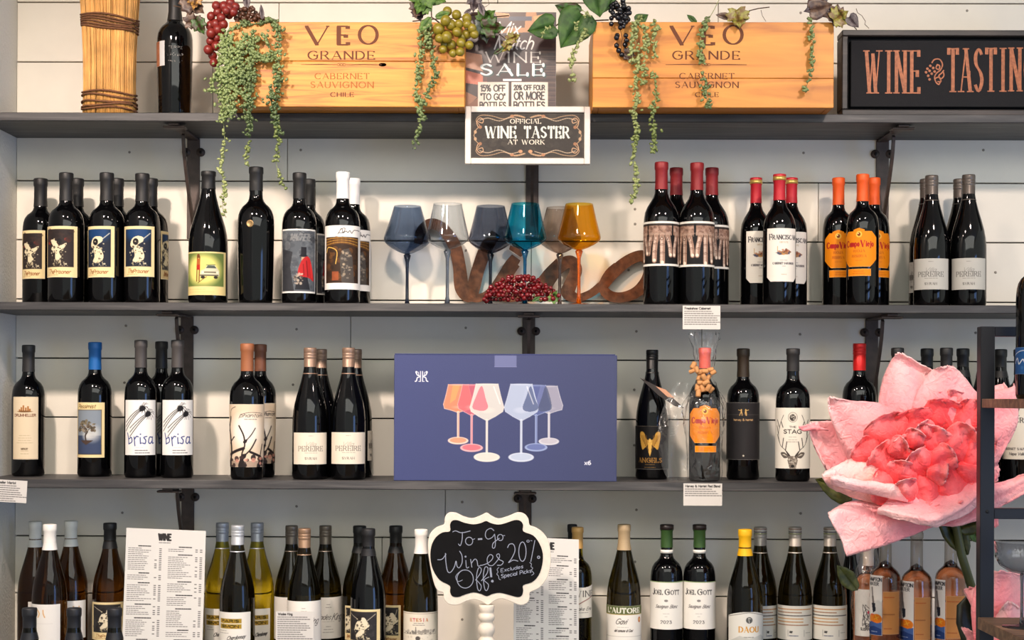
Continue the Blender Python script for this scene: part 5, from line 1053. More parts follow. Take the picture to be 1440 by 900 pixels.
# ------------------------------------------------------------------ sale poster
YPo = 3.642
a = Art(126, 150, (62, 42, 40), .5)
a.blotch(0, 0, 126, 150, [(80, 58, 50), (52, 34, 32), (100, 76, 64)], 70, 3, 9, 3, .35)
for k in range(40): a.line([(84, 50 + k * 2.4), (126, 50 + k * 2.4 + random.Random(k).uniform(-1, 1))], 1, [(104, 80, 68), (60, 44, 40), (128, 104, 90)][k % 3], .6)
a.poly([(22, 0), (98, 0), (104, 28), (20, 30)], (196, 140, 92), .9); a.poly([(34, 0), (84, 0), (82, 22), (38, 22)], (78, 54, 46)); a.poly([(40, 0), (60, 2), (62, 7), (44, 8)], (206, 150, 96)); a.poly([(94, 6), (112, 2), (118, 22), (100, 26)], (214, 158, 104)); a.rect(60, 6, 92, 12, (70, 74, 90))
a.poly([(0, 56), (22, 60), (26, 84), (0, 78)], (186, 134, 104)); a.poly([(0, 82), (30, 90), (30, 104), (0, 100)], (200, 110, 80)); a.poly([(0, 112), (16, 120), (2, 134), (0, 134)], (150, 100, 70)); a.poly([(2, 132), (24, 116), (34, 120), (12, 140)], (126, 78, 52))
a.rect(24, 30, 104, 98, (60, 36, 36), .85)
W_ = (236, 232, 226)
a.text('Mix', 57, 14, 17, W_, 32, slant=.35, wt=.11); a.text('&', 64, 30, 11, W_, 8, wt=.12); a.text('Match', 66, 34, 18, W_, 52, slant=.35, wt=.11)
a.text('WINE', 66, 56.5, 14, (214, 206, 196), 76, 'serif', .13); a.text('SALE', 66.5, 75, 15, (30, 60, 60), 88, 'serif', .24); a.text('SALE', 65, 73.5, 15, (226, 230, 226), 88, 'serif', .2); a.rect(52, 94, 78, 97, W_)
a.rect(17, 98.5, 60, 150, (222, 208, 190)); a.rect(64, 98.5, 115, 150, (222, 208, 190)); k_ = (44, 34, 34)
a.text('15% OFF', 38, 103, 8.5, k_, 34, wt=.2); a.text('"TO GO"', 38, 115, 8.5, k_, 34, wt=.2); a.text('BOTTLES', 38, 127, 8.5, k_, 36, wt=.2); a.text('20% OFF FOUR', 89, 103, 6.5, k_, 43, wt=.22); a.text('OR MORE', 89, 112.5, 10.5, k_, 42, wt=.18); a.text('BOTTLES', 89, 126.5, 9.5, k_, 43, wt=.2)
a.noise(2)
xa, xb = P(655, 80, YPo).x, P(782, 80, YPo).x; zt = P(718, 17, YPo).z
t = thing('sale_poster', 'dark wine sale poster standing behind the small framed sign', 'poster', ((xa + xb) / 2, YPo, P(718, 167, YPo).z)); z0_ = P(718, 167, YPo).z
box('backing_card', xa - (xa + xb) / 2, xb - (xa + xb) / 2, 0, .003, 0, zt - z0_, M('white_card', (214, 210, 203), .6), t, .0003)
flat_art('poster_print', a, xa - (xa + xb) / 2 + .0003, xb - (xa + xb) / 2 - .0003, .0003, zt - z0_ - .0003, -.0004, INKG, t)
# ------------------------------------------------------------------ framed wine taster sign
YS = 3.612
a = Art(160, 66, (58, 54, 50), .45)
a.blotch(0, 0, 160, 66, [(70, 66, 62), (46, 44, 42), (84, 78, 70)], 120, 1, 6, 6, .3)
tn = (176, 144, 112)
for s in (-1, 1):
    for v in (-1, 1):
        f = lambda x, y: (80 + s * x, 33 + v * y)
        a.line([f(4, 26), f(18, 29), f(34, 24), f(50, 28), f(66, 29), f(73, 22), f(68, 14), f(73, 8), f(76, 0)], [1.2, 2, 2.6, 2, 2.6, 2.2, 1.6, 1.4, 1], tn, .85, smooth=True)
        a.line([f(10, 23), f(24, 26), f(40, 21), f(56, 25), f(68, 22)], 1.1, (206, 180, 150), .7, smooth=True)
        a.line([f(70, 20), f(64, 18), f(63, 23), f(68, 25), f(72, 19), f(70, 12)], 1, (200, 160, 124), .9, smooth=True); a.ell(*f(67, 12), 2.4, 2.4, (150, 108, 80)); a.ell(*f(22, 28), 2.8, 2, (166, 120, 90)); a.ell(*f(74, 5), 2, 2.6, tn)
for x_ in (70, 84): a.ell(x_, 56, 3, 2.4, (186, 140, 106))
a.rect(48, 6, 112, 17, (58, 54, 50), .0)
a.text('OFFICIAL', 77, 9.5, 6, (224, 214, 196), 43, 'serif', .16); a.text('WINE', 42, 20.5, 15.5, (214, 216, 204), 42, 'serif', .15); a.text('TASTER', 107, 20.5, 15.5, (214, 216, 204), 62, 'serif', .15); a.text('AT WORK', 78, 39.5, 6, (224, 214, 196), 51, 'serif', .17)
a.frame(1.2, 1.2, 158.8, 64.8, .5, (100, 92, 84)); a.noise(3)
xa, xb = P(654, 190, YS).x, P(830, 190, YS).x; zt, zb_ = P(742, 149.5, YS).z, P(742, 230.5, YS).z; xc = (xa + xb) / 2; h_ = (xb - xa) / 2
t = thing('framed_sign', 'small white-framed chalk-style sign hung on the top shelf edge', 'sign', (xc, YS, zb_)); H = zt - zb_; e = 8.3 / F * YS
wf = M('white_frame_paint', (204, 196, 186), .5, noise=.05, nscale=60)
box('frame_side', -h_, -h_ + e, 0, .02, 0, H, wf, t); box('frame_side', h_ - e, h_, 0, .02, 0, H, wf, t); box('frame_side', -h_ + e + .0002, h_ - e - .0002, 0, .02, H - e, H, wf, t); box('frame_side', -h_ + e + .0002, h_ - e - .0002, 0, .02, 0, e, wf, t)
box('back_panel', -h_ + e, h_ - e, .006, .018, e, H - e, M('black_board', (40, 38, 36), .7), t, 0)
flat_art('sign_print', a, -h_ + e, h_ - e, e, H - e, .0055, INK, t)
# ------------------------------------------------------------------ wine tasting box sign
YT = 3.664
xa, xb = P(1184, 100, YT).x, P(1500, 100, YT).x; zt = P(1300, 42, YT).z
t = thing('box_sign', 'long black box sign with copper lettering at the right of the top shelf', 'sign', (xa, YT, Z1)); Wd = xb - xa; H = zt - Z1; fr = 8.5 / F * YT
bk = wood('worn_black_frame', (24, 22, 22), (58, 50, 46), 5, 60, .5, .5, .3, (34, 31, 30))
box('frame_side', 0, Wd, 0, .06, H - fr, H, bk, t, .002); box('frame_side', 0, Wd, 0, .06, 0.0002, fr, bk, t, .002); box('frame_side', 0, fr, 0.0002, .06, fr + .0002, H - fr - .0002, bk, t, .002); box('frame_side', Wd - fr, Wd, .0002, .06, fr + .0002, H - fr - .0002, bk, t, .002)
box('inner_panel', fr * 1.55, Wd - fr * 1.5, .005, .03, fr * 1.5, H - fr * 1.65, M('black_canvas_panel', (32, 32, 34), .85, spec=.2, bump=.5, bscale=900), t, .001); box('back_panel', fr, Wd - fr, .031, .055, fr, H - fr, M('frame_recess', (20, 19, 19), .7), t, 0)
V, Fc = [], []; sc = YT / F; COP = M('copper_paint', (152, 88, 52), .55, .1, noise=.3, nscale=150)
for s_, cxp, y, h, wd in (('W', 1228, 71, 59, 18), ('I', 1250.5, 71, 59, .8), ('N', 1267.5, 71, 59, 12), ('E', 1288, 71, 59, 10), ('T', 1341, 68, 60, 12), ('A', 1359, 68, 60, 13), ('S', 1377, 68, 60, 10), ('T', 1394.5, 67.5, 60, 12), ('I', 1411.5, 67.5, 60, .8), ('N', 1429, 67, 60, 12), ('G', 1450, 67, 60, 14)):
    L, W = layout(s_, h, wd, 'serif', .075); L = [(pl, [min(q, 4.8) for q in ws]) for pl, ws in L]; v_, f_ = ribbon(L, P(cxp, y, YT).x - xa - W / 2 * sc, P(cxp, y, YT).z - Z1, .0046, sc); mk('letter', v_, f_, COP, t)
ex, ey = P(1315, 100, YT).x - xa, P(1315, 100, YT).z - Z1
for st in ([(-4, -12), (0, -17), (7, -17), (11, -10), (8, -2), (3, 2), (0, 8), (2, 15), (6, 18), (8, 14)], [(3, -10), (7, -8), (6, -3), (2, -5), (4, -10)], [(12, 0), (13, 6), (9, 10), (6, 6), (10, 2), (13, -2)], [(0, 10), (6, 8), (9, 14), (4, 14)]):
    q = [tuple(z) for z in catm(st, 5)]; ribbon([(q, [1.8] * len(q))], ex, ey, .0046, sc, V, Fc)
for (x_, y_) in ((-10, -4), (-6, -8), (-12, 1), (-7, -1), (-2, -5), (-9, 6), (-4, 3), (-7, 11), (0, 0)):
    k0 = len(V); 
    for k in range(9): q = (x_ + 1.9 * math.cos(k * .698), y_ + 1.9 * math.sin(k * .698)); V.append((ex + q[0] * sc, .0046, ey - q[1] * sc))
    Fc.append(tuple(range(k0 + 8, k0 - 1, -1)))
tag(mk('grape_emblem', V, Fc, COP, t), kind='stuff')
# ------------------------------------------------------------------ chalkboard on turned post
YK = 3.565; cs = 1 / 4.867
def ck(pts): return [(600 + a * cs, 715 + b * cs) for a, b in pts]
outer = [(410, 30), (370, 48), (312, 68), (250, 54), (200, 30), (150, 30), (125, 60), (118, 108), (70, 128), (25, 170), (8, 240), (14, 330), (30, 430), (52, 520), (75, 562), (112, 578), (118, 620), (150, 655), (210, 662), (270, 636), (330, 624), (380, 640), (420, 660), (462, 634), (512, 618), (570, 636), (640, 662), (690, 646), (705, 610), (708, 575), (770, 545), (822, 480), (846, 400), (850, 320), (836, 230), (800, 170), (750, 132), (705, 115), (696, 70), (665, 36), (620, 28), (560, 52), (490, 70), (440, 48)]
inner = [(407, 86), (370, 100), (320, 108), (260, 98), (210, 80), (175, 84), (160, 112), (160, 155), (108, 164), (60, 200), (32, 260), (26, 340), (44, 420), (90, 490), (158, 528), (160, 568), (175, 600), (215, 606), (260, 590), (320, 574), (370, 584), (412, 600), (452, 584), (500, 577), (560, 590), (620, 606), (650, 596), (661, 562), (661, 525), (720, 505), (765, 460), (790, 390), (795, 310), (772, 240), (730, 185), (661, 156), (660, 112), (640, 84), (600, 80), (540, 100), (490, 110), (440, 100)]
pb = P(684, 900, YK); t = thing('chalkboard_sign', 'white scalloped chalkboard sign on a turned wooden post', 'sign', (pb.x, YK, ZC))
def rel(pts, Y): return [((P(a, b, Y).x - pb.x), (P(a, b, Y).z - ZC)) for a, b in pts]
cream = M('distressed_cream_paint', (216, 206, 190), .6, noise=.06, nscale=70, bump=.15)
prism('board_frame', rel([tuple(q) for q in catm(ck(outer), 3, True)], YK), 0, .014, cream, t, .0015)
prism('chalk_panel', rel([tuple(q) for q in catm(ck(inner), 3, True)], YK), -.0012, -.0002, M('blackboard', (15, 15, 16), .9, noise=.2, nscale=30, spec=.15), t)
chalk = [([(178, 160), (200, 152), (240, 165), (300, 152)], 5), ([(245, 160), (244, 210), (232, 253), (218, 240)], 5), (E(292, 222, 25, 27, 0, 360), 5), ([(314, 212), (332, 205)], 4), ([(352, 209), (382, 206)], 11),
 ([(462, 150), (440, 134), (410, 150), (403, 185), (420, 207), (450, 195), (466, 172)], 5), ([(466, 172), (472, 220), (468, 264), (452, 266), (456, 236), (482, 214), (500, 200)], 5), (E(505, 196, 19, 21, 0, 360), 5), ([(522, 184), (538, 182)], 4),
 ([(75, 350), (108, 346), (135, 310)], 5), ([(130, 305), (134, 370), (146, 430), (168, 434), (192, 398), (203, 358), (210, 394), (226, 404), (244, 370), (243, 320), (226, 290)], 5.5), ([(270, 352), (275, 404), (292, 398)], 5), (E(268, 328, 4, 4, 0, 360, 6), 5),
 ([(302, 345), (312, 402)], 5), ([(310, 372), (330, 345), (346, 355), (354, 392), (376, 385)], 5), ([(376, 388), (420, 372), (450, 345), (454, 322), (434, 314), (416, 342), (424, 382), (452, 388), (476, 366)], 5), ([(476, 366), (500, 332), (496, 308), (480, 318), (498, 346), (526, 362), (512, 384), (484, 386)], 5),
 ([(555, 266), (568, 242), (596, 243), (606, 285), (584, 338), (562, 368), (595, 350), (628, 358)], 5.5), (E(657, 292, 25, 66, 0, 360, 16), 5.5), ([(742, 214), (728, 290), (714, 362)], 5), (E(695, 220, 9, 7, 0, 360, 8), 4), ([(712, 216), (724, 218)], 4), (E(768, 330, 8, 8, 0, 360, 8), 6),
 (E(266, 481, 56, 62, 0, 360, 18), 5), ([(248, 488), (216, 498), (202, 462), (240, 424), (268, 420)], 4), ([(336, 490), (368, 444), (376, 412), (358, 404), (344, 460), (350, 540), (366, 562), (376, 528), (348, 492)], 5), ([(376, 494), (414, 444), (422, 406), (402, 400), (390, 460), (398, 540), (414, 560), (426, 520), (396, 488), (430, 466)], 5), ([(437, 402), (445, 468)], 13), (E(452, 495, 5, 5, 0, 360, 6), 8),
 ([(497, 400), (484, 415), (491, 432), (482, 446), (494, 460), (498, 480), (510, 485)], 4), ([(705, 366), (719, 376), (716, 394), (728, 404), (720, 420), (736, 440), (720, 454)], 4)]
V, Fc = [], []; sck = cs / F * YK; o0 = P(600, 715, YK)
for st, w_ in chalk:
    q = [tuple(z) for z in catm(st, 4)] if len(st) > 2 else st; ribbon([(q, [w_] * len(q))], o0.x - pb.x, o0.z - ZC, -.0015, sck, V, Fc)
for s_, x_, y_, h_, wd, rt in (('Excludes', 510, 410, 24, 152, -.2), ('Special Picks', 512, 448, 26, 206, -.2)):
    L, W = layout(s_, h_, wd, 'sans', .16); L = [([(x_ + a_, y_ + b_ + rt * a_) for a_, b_ in pl], ws) for pl, ws in L]; ribbon(L, o0.x - pb.x, o0.z - ZC, -.0015, sck, V, Fc)
tag(mk('chalk_lettering', V, Fc, M('chalk_marks', (136, 142, 158), .9), t), kind='stuff')
pk = []; zt_ = P(684, 851, YK).z - ZC
for r, d in ((0, 0), (10.5, 0), (11.2, 2), (10.6, 9), (9.4, 11), (9.6, 12), (11.6, 14.5), (11.8, 17.5), (11, 21), (8.6, 23.5), (8.4, 25), (11, 29), (12.2, 34), (11.4, 39), (9.2, 43), (8.6, 44.5), (9.4, 46), (11.8, 49), (12.2, 60), (12.2, 78), (9, 82), (11, 90), (9, 100), (12, 110), (14, 150)): pk.append((r / F * YK, zt_ - d / F * YK))
pk += [(.03, .03), (.055, .02), (.06, .004), (.058, 0), (0, 0)]; pp = lathe('turned_post', pk, cream, t, 24); pp.location = (0, .007, 0)
# ------------------------------------------------------------------ menu sheets and shelf cards
def menu(xa, xb, yt, yb, Y, label, seed, shear, title):
    W, H = xb - xa, yb - yt; a = Art(W, H, (216, 214, 208), .42); r = random.Random(seed); k = (52, 50, 52)
    a.text('WINE', title, 7, 8.5, (44, 42, 42), 17, wt=.3, track=.25); a.greek(title - 12, title + 12, 19.5, 1, 2, (70, 68, 68), 1, .8, al='c', fill=1)
    for c0, c1 in ((4, W * .45), (W * .54, W * .96)):
        y = 25
        while y < H - 6:
            n = r.choice([2, 3, 5, 9, 12]); a.greek(c0, c1, y, 1, 2, (30, 28, 30), 1.4, 1, al='c', fill=.5, seed=r.randint(0, 999)); y += 3.4
            for j in range(n):
                if y > H - 6: break
                a.greek(c0, c0 + (c1 - c0) * .78, y, 1, 2, k, .8, .8, seed=r.randint(0, 999), fill=r.uniform(.7, 1)); a.line([(c1 - 2.6, y), (c1, y)], 1.1, k, .9)
                if r.random() < .5: a.line([(c1 - 9, y), (c1 - 6.6, y)], 1.1, k, .9)
                y += 2.75
            y += 2.4
    x0, x1 = P(xa, yb, Y).x, P(xb, yb, Y).x; z1 = P((xa + xb) / 2, yt, Y + .03).z; z0 = Z4 + .0006
    t = thing('menu_sheet', label, 'menu', ((x0 + x1) / 2, Y, Z4), None); Hh = z1 - Z4; full = (yb - yt)
    zz0 = P((xa + xb) / 2, yb, Y).z - Z4
    u = np.linspace(x0, x1, a.nx) - (x0 + x1) / 2; v = np.linspace(Hh, max(zz0, .001), a.ny); X_, Z_ = np.meshgrid(u, v)
    ZZ = Z_ - shear * (X_ + (x1 - x0) / 2) * (Z_ / Hh); YY = .04 * (ZZ / Hh)
    gridmesh('printed_face', np.stack([X_, YY, ZZ], -1).reshape(-1, 3), a.nx, a.ny, a, INK, t)
    hw_ = (x1 - x0) / 2; V = []
    for dy in (.0008, .0018):
        for x_, z_ in ((-hw_, 0.0003), (hw_, .0003), (hw_, Hh - shear * 2 * hw_), (-hw_, Hh)): V.append((x_, dy + .04 * z_ / Hh, z_))
    mk('backing_sheet', V, [(0, 1, 2, 3), (7, 6, 5, 4), (0, 4, 5, 1), (1, 5, 6, 2), (2, 6, 7, 3), (3, 7, 4, 0)], M('white_card', (225, 222, 214), .6), t)
menu(171, 284, 743, 926, 3.70, 'tall printed wine menu sheet left of the silver-capped bottles', 5, .035, 55)
menu(722, 814, 755, 926, 3.69, 'second printed menu sheet behind the chalkboard sign', 9, .045, 48)
def card(xa, xb, ya, yb, Y, label, n, head, rot=0, zb=None, x_shift=0):
    a = Art(xb - xa, yb - ya, (212, 208, 202), .45); a.text(head, 3, 2.2, 3, (60, 58, 58), min(xb - xa - 6, len(head) * 2.0), wt=.22, al='l'); a.greek(2.5, xb - xa - 3, 8, n, 3, (64, 62, 62), 1.0, .85, seed=n, fill=1.1)
    p0, p1 = P(xa, yb, Y), P(xb, ya, Y); xc = (p0.x + p1.x) / 2; zc = (p0.z if zb is None else zb)
    t = thing('text_card', label, 'card', (xc, Y, zc)); w_ = (p1.x - p0.x) / 2; h_ = p1.z - zc
    box('paper', -w_, w_, 0, .0012, 0, h_, M('white_card', (225, 222, 214), .6), t, 0); flat_art('printed_face', a, -w_, w_, max(0, p0.z - zc), h_, -.0003, INK, t); t.rotation_euler = (0, R(rot), 0); return t
card(960, 1013, 430, 463, YF - .0016, 'small white text card on the edge of the glasses shelf', 7, 'Freakshow Cabernet')
card(961, 1015.5, 680, 711, YF - .0016, 'small white text card under the cellophane-wrapped bottle', 4, 'Harvey & Harriet Red Blend')
card(-16, 37, 675, 706, YF - .0016, 'small white text card at the far left of the blue box shelf', 8, 'Drumheller Merlot', 3)
card(388, 441, 860, 903, 3.655, 'white text card standing before the pewter-capped bottles', 12, 'Wades King', 0, Z4)
# card stand foot for the standing card
# ------------------------------------------------------------------ cellophane, corks and tag on the gift bottle
cello = bpy.data.materials.new('crinkled_cellophane'); cello.use_nodes = True; nt = cello.node_tree
for n in list(nt.nodes):
    if n.type == 'BSDF_PRINCIPLED': nt.nodes.remove(n)
tr = nt.nodes.new('ShaderNodeBsdfTransparent'); gl = nt.nodes.new('ShaderNodeBsdfGlossy'); gl.inputs['Roughness'].default_value = .12; df = nt.nodes.new('ShaderNodeBsdfDiffuse'); df.inputs['Color'].default_value = (.9, .9, .88, 1)
fr = schlick(nt, 1.6); m1 = nt.nodes.new('ShaderNodeMixShader'); m1.inputs['Fac'].default_value = .028; m2 = nt.nodes.new('ShaderNodeMixShader')
tc = nt.nodes.new('ShaderNodeTexCoord'); ns = nt.nodes.new('ShaderNodeTexNoise'); ns.inputs['Scale'].default_value = 16; ns.inputs['Detail'].default_value = 2; ns.inputs['Distortion'].default_value = 2; bp = nt.nodes.new('ShaderNodeBump'); bp.inputs['Strength'].default_value = .6; bp.inputs['Distance'].default_value = .012
nt.links.new(tc.outputs['Object'], ns.inputs['Vector']); nt.links.new(ns.outputs['Fac'], bp.inputs['Height']); nt.links.new(bp.outputs['Normal'], gl.inputs['Normal'])
nt.links.new(tr.outputs[0], m1.inputs[1]); nt.links.new(df.outputs[0], m1.inputs[2]); nt.links.new(fr.outputs[0], m2.inputs['Fac']); nt.links.new(m1.outputs[0], m2.inputs[1]); nt.links.new(gl.outputs[0], m2.inputs[2]); nt.links.new(m2.outputs[0], [n for n in nt.nodes if n.type == 'OUTPUT_MATERIAL'][0].inputs['Surface'])
def wrap(t, prof, seed, cxo=0):
    prof = [tuple(q) for q in catm(prof, 3)]
    r = random.Random(seed); seg = 72; V = []; Fc = []; n = len(prof)
    ph = [r.uniform(0, 6.28) for _ in range(12)]
    for j, (rr, z, am) in enumerate(prof):
        for i in range(seg):
            th = 2 * math.pi * i / seg
            q = 1 + am * (.5 * math.sin(5 * th + ph[0] + z * 30) + .35 * math.sin(9 * th + ph[1] - z * 50) + 2 * .12 * r.uniform(-1, 1) + .3 * math.sin(14 * th + z * 90 + ph[2]))
            V.append((rr * q * math.cos(th), rr * q * math.sin(th) * .9, z + r.uniform(-.002, .002) * (j > 0)))
    for j in range(n - 1):
        for i in range(seg): a_ = j * seg + i; b_ = j * seg + (i + 1) % seg; Fc.append((a_, b_, b_ + seg, a_ + seg))
    o = mk('cellophane_wrap', V, Fc, cello, t, True); return o
H = P(991, 489, 3.71).z - Z3
wrap(wrapped, [(.039, .0022, .0), (.041, .02, .04), (.0405, .06, .06), (.041, .1, .07), (.046, .13, .1), (.047, .16, .14), (.045, .18, .14), (.036, .2, .16), (.024, .225, .14), (.017, .243, .06), (.019, .262, .12), (.024, .285, .18), (.027, .31, .2), (.032, .33, .2), (.03, .345, .25)], 3)
# loose tail of the wrap at the left
V = []; Fc = []; r = random.Random(9); nx, nz = 9, 12
for j in range(nz):
    for i in range(nx):
        q = j / (nz - 1); u = i / (nx - 1); wd = .075 * math.sin(math.pi * (.12 + .8 * q)) ** .6
        V.append((-.034 - u * wd, -.012 + .012 * math.sin(u * 5 + q * 4) + r.uniform(-.003, .003), .012 + q * .215 - u * .03 * (1 - q) + r.uniform(-.002, .002)))
for j in range(nz - 1):
    for i in range(nx - 1): a_ = j * nx + i; Fc.append((a_, a_ + 1, a_ + nx + 1, a_ + nx))
mk('loose_cellophane', V, Fc, cello, wrapped, True)
corkm = M('cork_beads', (196, 140, 86), .6, noise=.25, nscale=120, bump=.4, bscale=300)
cg = thing('cork_garland', 'string of little cork beads tied round the wrapped bottle neck', 'garland', tuple(P(991, 555, 3.665))); base = P(991, 555, 3.665); first = None
for (x_, y_, l_, rt) in ((975, 514, 9, 30), (980, 520, 8, -20), (973, 522, 7, 70), (985, 523, 9, 80), (992, 522, 8, 95), (999, 520, 8, 80), (1003, 524, 7, 60), (983, 531, 8, 20), (990, 531, 9, -30), (996, 531, 8, 30), (985, 538, 8, 85), (993, 538, 9, 60), (981, 545, 9, 10), (988, 546, 9, -10), (996, 545, 9, 20), (982, 553, 9, 5), (990, 548, 8, 80), (1000, 548, 8, 40)):
    if first is None: first = lathe('cork_bead', [(0, -.5), (.3, -.5), (.36, -.42), (.36, .42), (.3, .5), (0, .5)], corkm, cg, 10); o = first
    else: o = inst(first, 'cork_bead', cg)
    s = l_ / F * 3.66 * 1.15; Y_ = 3.668 - rnd.uniform(0, .012); o.location = P(x_, y_, Y_) - base; o.scale = (s, s, s); o.rotation_euler = (rnd.uniform(-.4, .4), R(rt), 0)
nt_ = thing('neck_tag', 'folded black tag hanging off the golden wings bottle neck', 'tag', tuple(P(930, 560, 3.73))); b0 = P(930, 560, 3.73)
pts = [(900, 531), (924, 543), (946, 560), (961, 574), (948, 571), (926, 556)]; V = []
for dy in (0, .0012):
    for x_, y_ in pts: q = P(x_, y_, 3.735) - b0; V.append((q.x, (x_ - 930) * -.0006 + dy, q.z))
n_ = len(pts); Fc = [tuple(range(n_ - 1, -1, -1)), tuple(range(n_, 2 * n_))] + [(i, (i + 1) % n_, n_ + (i + 1) % n_, n_ + i) for i in range(n_)]
mk('card', V, Fc, M('grey_card', (44, 38, 36), .4), nt_)
V = []; 
for dy in (-.0006, -.0003):
    for x_, y_ in [(922, 543), (936, 548), (948, 560), (938, 558)]: q = P(x_, y_, 3.735) - b0; V.append((q.x, (x_ - 930) * -.0006 + dy, q.z))
mk('tag_print', V, [(3, 2, 1, 0), (4, 5, 6, 7), (0, 1, 5, 4), (1, 2, 6, 5), (2, 3, 7, 6), (3, 0, 4, 7)], M('copper_print', (190, 140, 110), .5), nt_)
tube('tag_cord', [P(x_, y_, 3.742) - b0 for x_, y_ in ((904, 532), (908, 536), (914, 538))], .0006, M('tag_cord', (60, 50, 44), .8), nt_, 5)
w2 = wrap(wrap2, [(.036, .0022, 0), (.037, .03, .05), (.037, .08, .05), (.038, .13, .06), (.036, .16, .08), (.030, .19, .1), (.024, .215, .1), (.02, .24, .12), (.018, .262, .1)], 21)
# ------------------------------------------------------------------ top shelf: reed bundle and dark bottle
pr_ = P(154, 157, 3.72); t = thing('reed_bundle', 'golden reed bundle tied with brown cord at the left of the top shelf', 'decoration', (pr_.x, 3.72, Z1)); rnd = random.Random(4)
sr = 3.72 / F; Hr = P(154, -60, 3.72).z - Z1
straw = M('golden_straw', (216, 162, 88), .6, noise=.3, nscale=18); V, Fc = [], []
def rb(z): q = z / Hr; return (37 + 5 * q * q * 1.6 - 1.5 * math.sin(math.pi * min(1, q * 1.4))) * sr
for k in range(430):
    th = rnd.uniform(0, 2 * math.pi); th = th if k % 4 == 0 else -abs(rnd.uniform(0, math.pi)); f = rnd.uniform(.88, 1.0); j = rnd.uniform(-.02, .02)
    pts = []
    for i in range(6):
        z = Hr * i / 5 * rnd.uniform(.985, 1.0); r_ = rb(z) * f; th2 = th + j * i; pts.append((r_ * math.cos(th2), r_ * math.sin(th2) * .8, z))
    tubeg(pts, (.0011 * rnd.uniform(.7, 1.3)), 4, V, Fc)
tag(mk('reeds', V, Fc, straw, t, True), kind='stuff')
lathe('reed_core', [(0, 0.001)] + [(rb(z) * .9 * .8, z) for z in np.linspace(.001, Hr * .97, 8)] + [(0, Hr * .97)], M('straw_core', (176, 124, 60), .8), t, 24)
cord = M('brown_twine', (112, 72, 44), .8, noise=.3, nscale=200, bump=.5, bscale=500)
def coil(y, tilt, ph, ex=.0016, r=.0022):
    z0 = P(154, y, 3.69).z - Z1; pts = []
    for i in range(33):
        a_ = 2 * math.pi * i / 32 + ph; R_ = rb(z0) + ex; pts.append((R_ * math.cos(a_), (R_ * math.sin(a_)) * .83, z0 + tilt * math.cos(a_ + .5) + .002 * math.sin(a_ * 3 + ph)))
    tube('cord_loop', pts, r, cord, t, 6)
for k, y in enumerate((22, 25.5, 29, 32.5, 36, 39)): coil(y - 1, -.008 - .0012 * (k % 2), k * .7)
for k, (y, tl) in enumerate(((129, -.004), (134, -.006), (143, -.002), (149, .003), (152.5, -.001))): coil(y, tl, k * 1.3, .003)
def tlab(t, H, Rr):
    pass
bottle(246, -14, 3.715, 25, Z1, 'taper', 'dark bottle with small copper side label on the top shelf', 'bottle on the top shelf', [(221, 232, 57, 92, a_copper), (233, 260, 62, 92, a_terre)], ((26, 26, 26), 44, 'foil'))
# ------------------------------------------------------------------ garland on the crates
stemm = M('brown_vine', (74, 52, 34), .8, noise=.3, nscale=100); stemg = M('pale_green_stem', (140, 146, 90), .6)
succ = leafmat('pearl_green', (70, 88, 52), (120, 136, 84), .4); succ2 = leafmat('pearl_light_green', (98, 112, 58), (144, 154, 98), .4)
def strand(par, base, pts, Y, dens=1.0, wid=3.2, mat=None, br=2.5, seed=0):
    r = random.Random(seed); q = catm(pts, 5); V, Fc = [], []
    P3 = [P(a, b, Y) - base for a, b in q]; tubeg(P3, .0007, 5, V, Fc); L = sum(math.hypot(q[i + 1][0] - q[i][0], q[i + 1][1] - q[i][1]) for i in range(len(q) - 1))
    n = int(L * dens * .8)
    for k in range(n):
        s = r.random() * (len(q) - 1); i = min(len(q) - 2, int(s)); f = s - i; clump = .5 + .5 * math.sin(s * 2.3 + seed)
        x = q[i][0] + (q[i + 1][0] - q[i][0]) * f + r.gauss(0, wid * (.55 + .6 * clump)); y = q[i][1] + (q[i + 1][1] - q[i][1]) * f + r.uniform(-1.5, 1.5)
        c = P(x, y, Y - r.uniform(-.003, .008)) - base; rr = br * 1.25 * r.uniform(.65, 1.1) / F * Y
        ax = Vector((r.uniform(-1, 1), r.uniform(-1, .2), r.uniform(-1, 1))).normalized(); rot = ax.to_track_quat('Z', 'Y').to_matrix(); k0 = len(V)
        for v in ICO1[0]: V.append(c + rot @ Vector((v.x * rr * .75, v.y * rr * .75, v.z * rr * 1.3)))
        Fc += [tuple(k0 + a for a in f_) for f_ in ICO1[1]]
    o = mk('strand', V, Fc, mat or succ, par, True); o['kind'] = 'stuff'; return o
YG = 3.558
def spray(label, pts_list, cx, cy, **k):
    base = P(cx, cy, YG); t = thing('trailing_succulent', label, 'plant', tuple(base), 'trailing artificial string-of-pearls')
    for i, p in enumerate(pts_list): strand(t, base, p, YG - .004 * (i % 3), seed=int(cx) + i * 7, **k)
    return t, base
left = [[(318, 42), (312, 80), (314, 120), (314, 150), (315, 170)], [(328, 40), (322, 80), (322, 118), (318, 145), (316, 172)], [(345, 45), (338, 85), (345, 125), (349, 155), (350, 193)], [(358, 42), (352, 80), (354, 115), (352, 140), (348, 172)], [(372, 48), (380, 72), (374, 85), (360, 74), (350, 82), (355, 108)],
        [(378, 26), (388, 35), (392, 55), (391, 90), (387, 118), (379, 145)], [(386, 80), (391, 108), (389, 132), (387, 150), (387, 170), (396, 188)], [(308, 100), (298, 115), (297, 130)], [(335, 60), (330, 100), (332, 130), (327, 160)], [(365, 50), (356, 66), (342, 74), (330, 84)],
        [(325, 50), (316, 66), (308, 95), (310, 128)], [(345, 60), (330, 70), (320, 100), (332, 115)], [(318, 55), (335, 85), (340, 110)], [(348, 60), (362, 78), (350, 95), (338, 120)], [(310, 60), (320, 90), (318, 130), (326, 165)]]
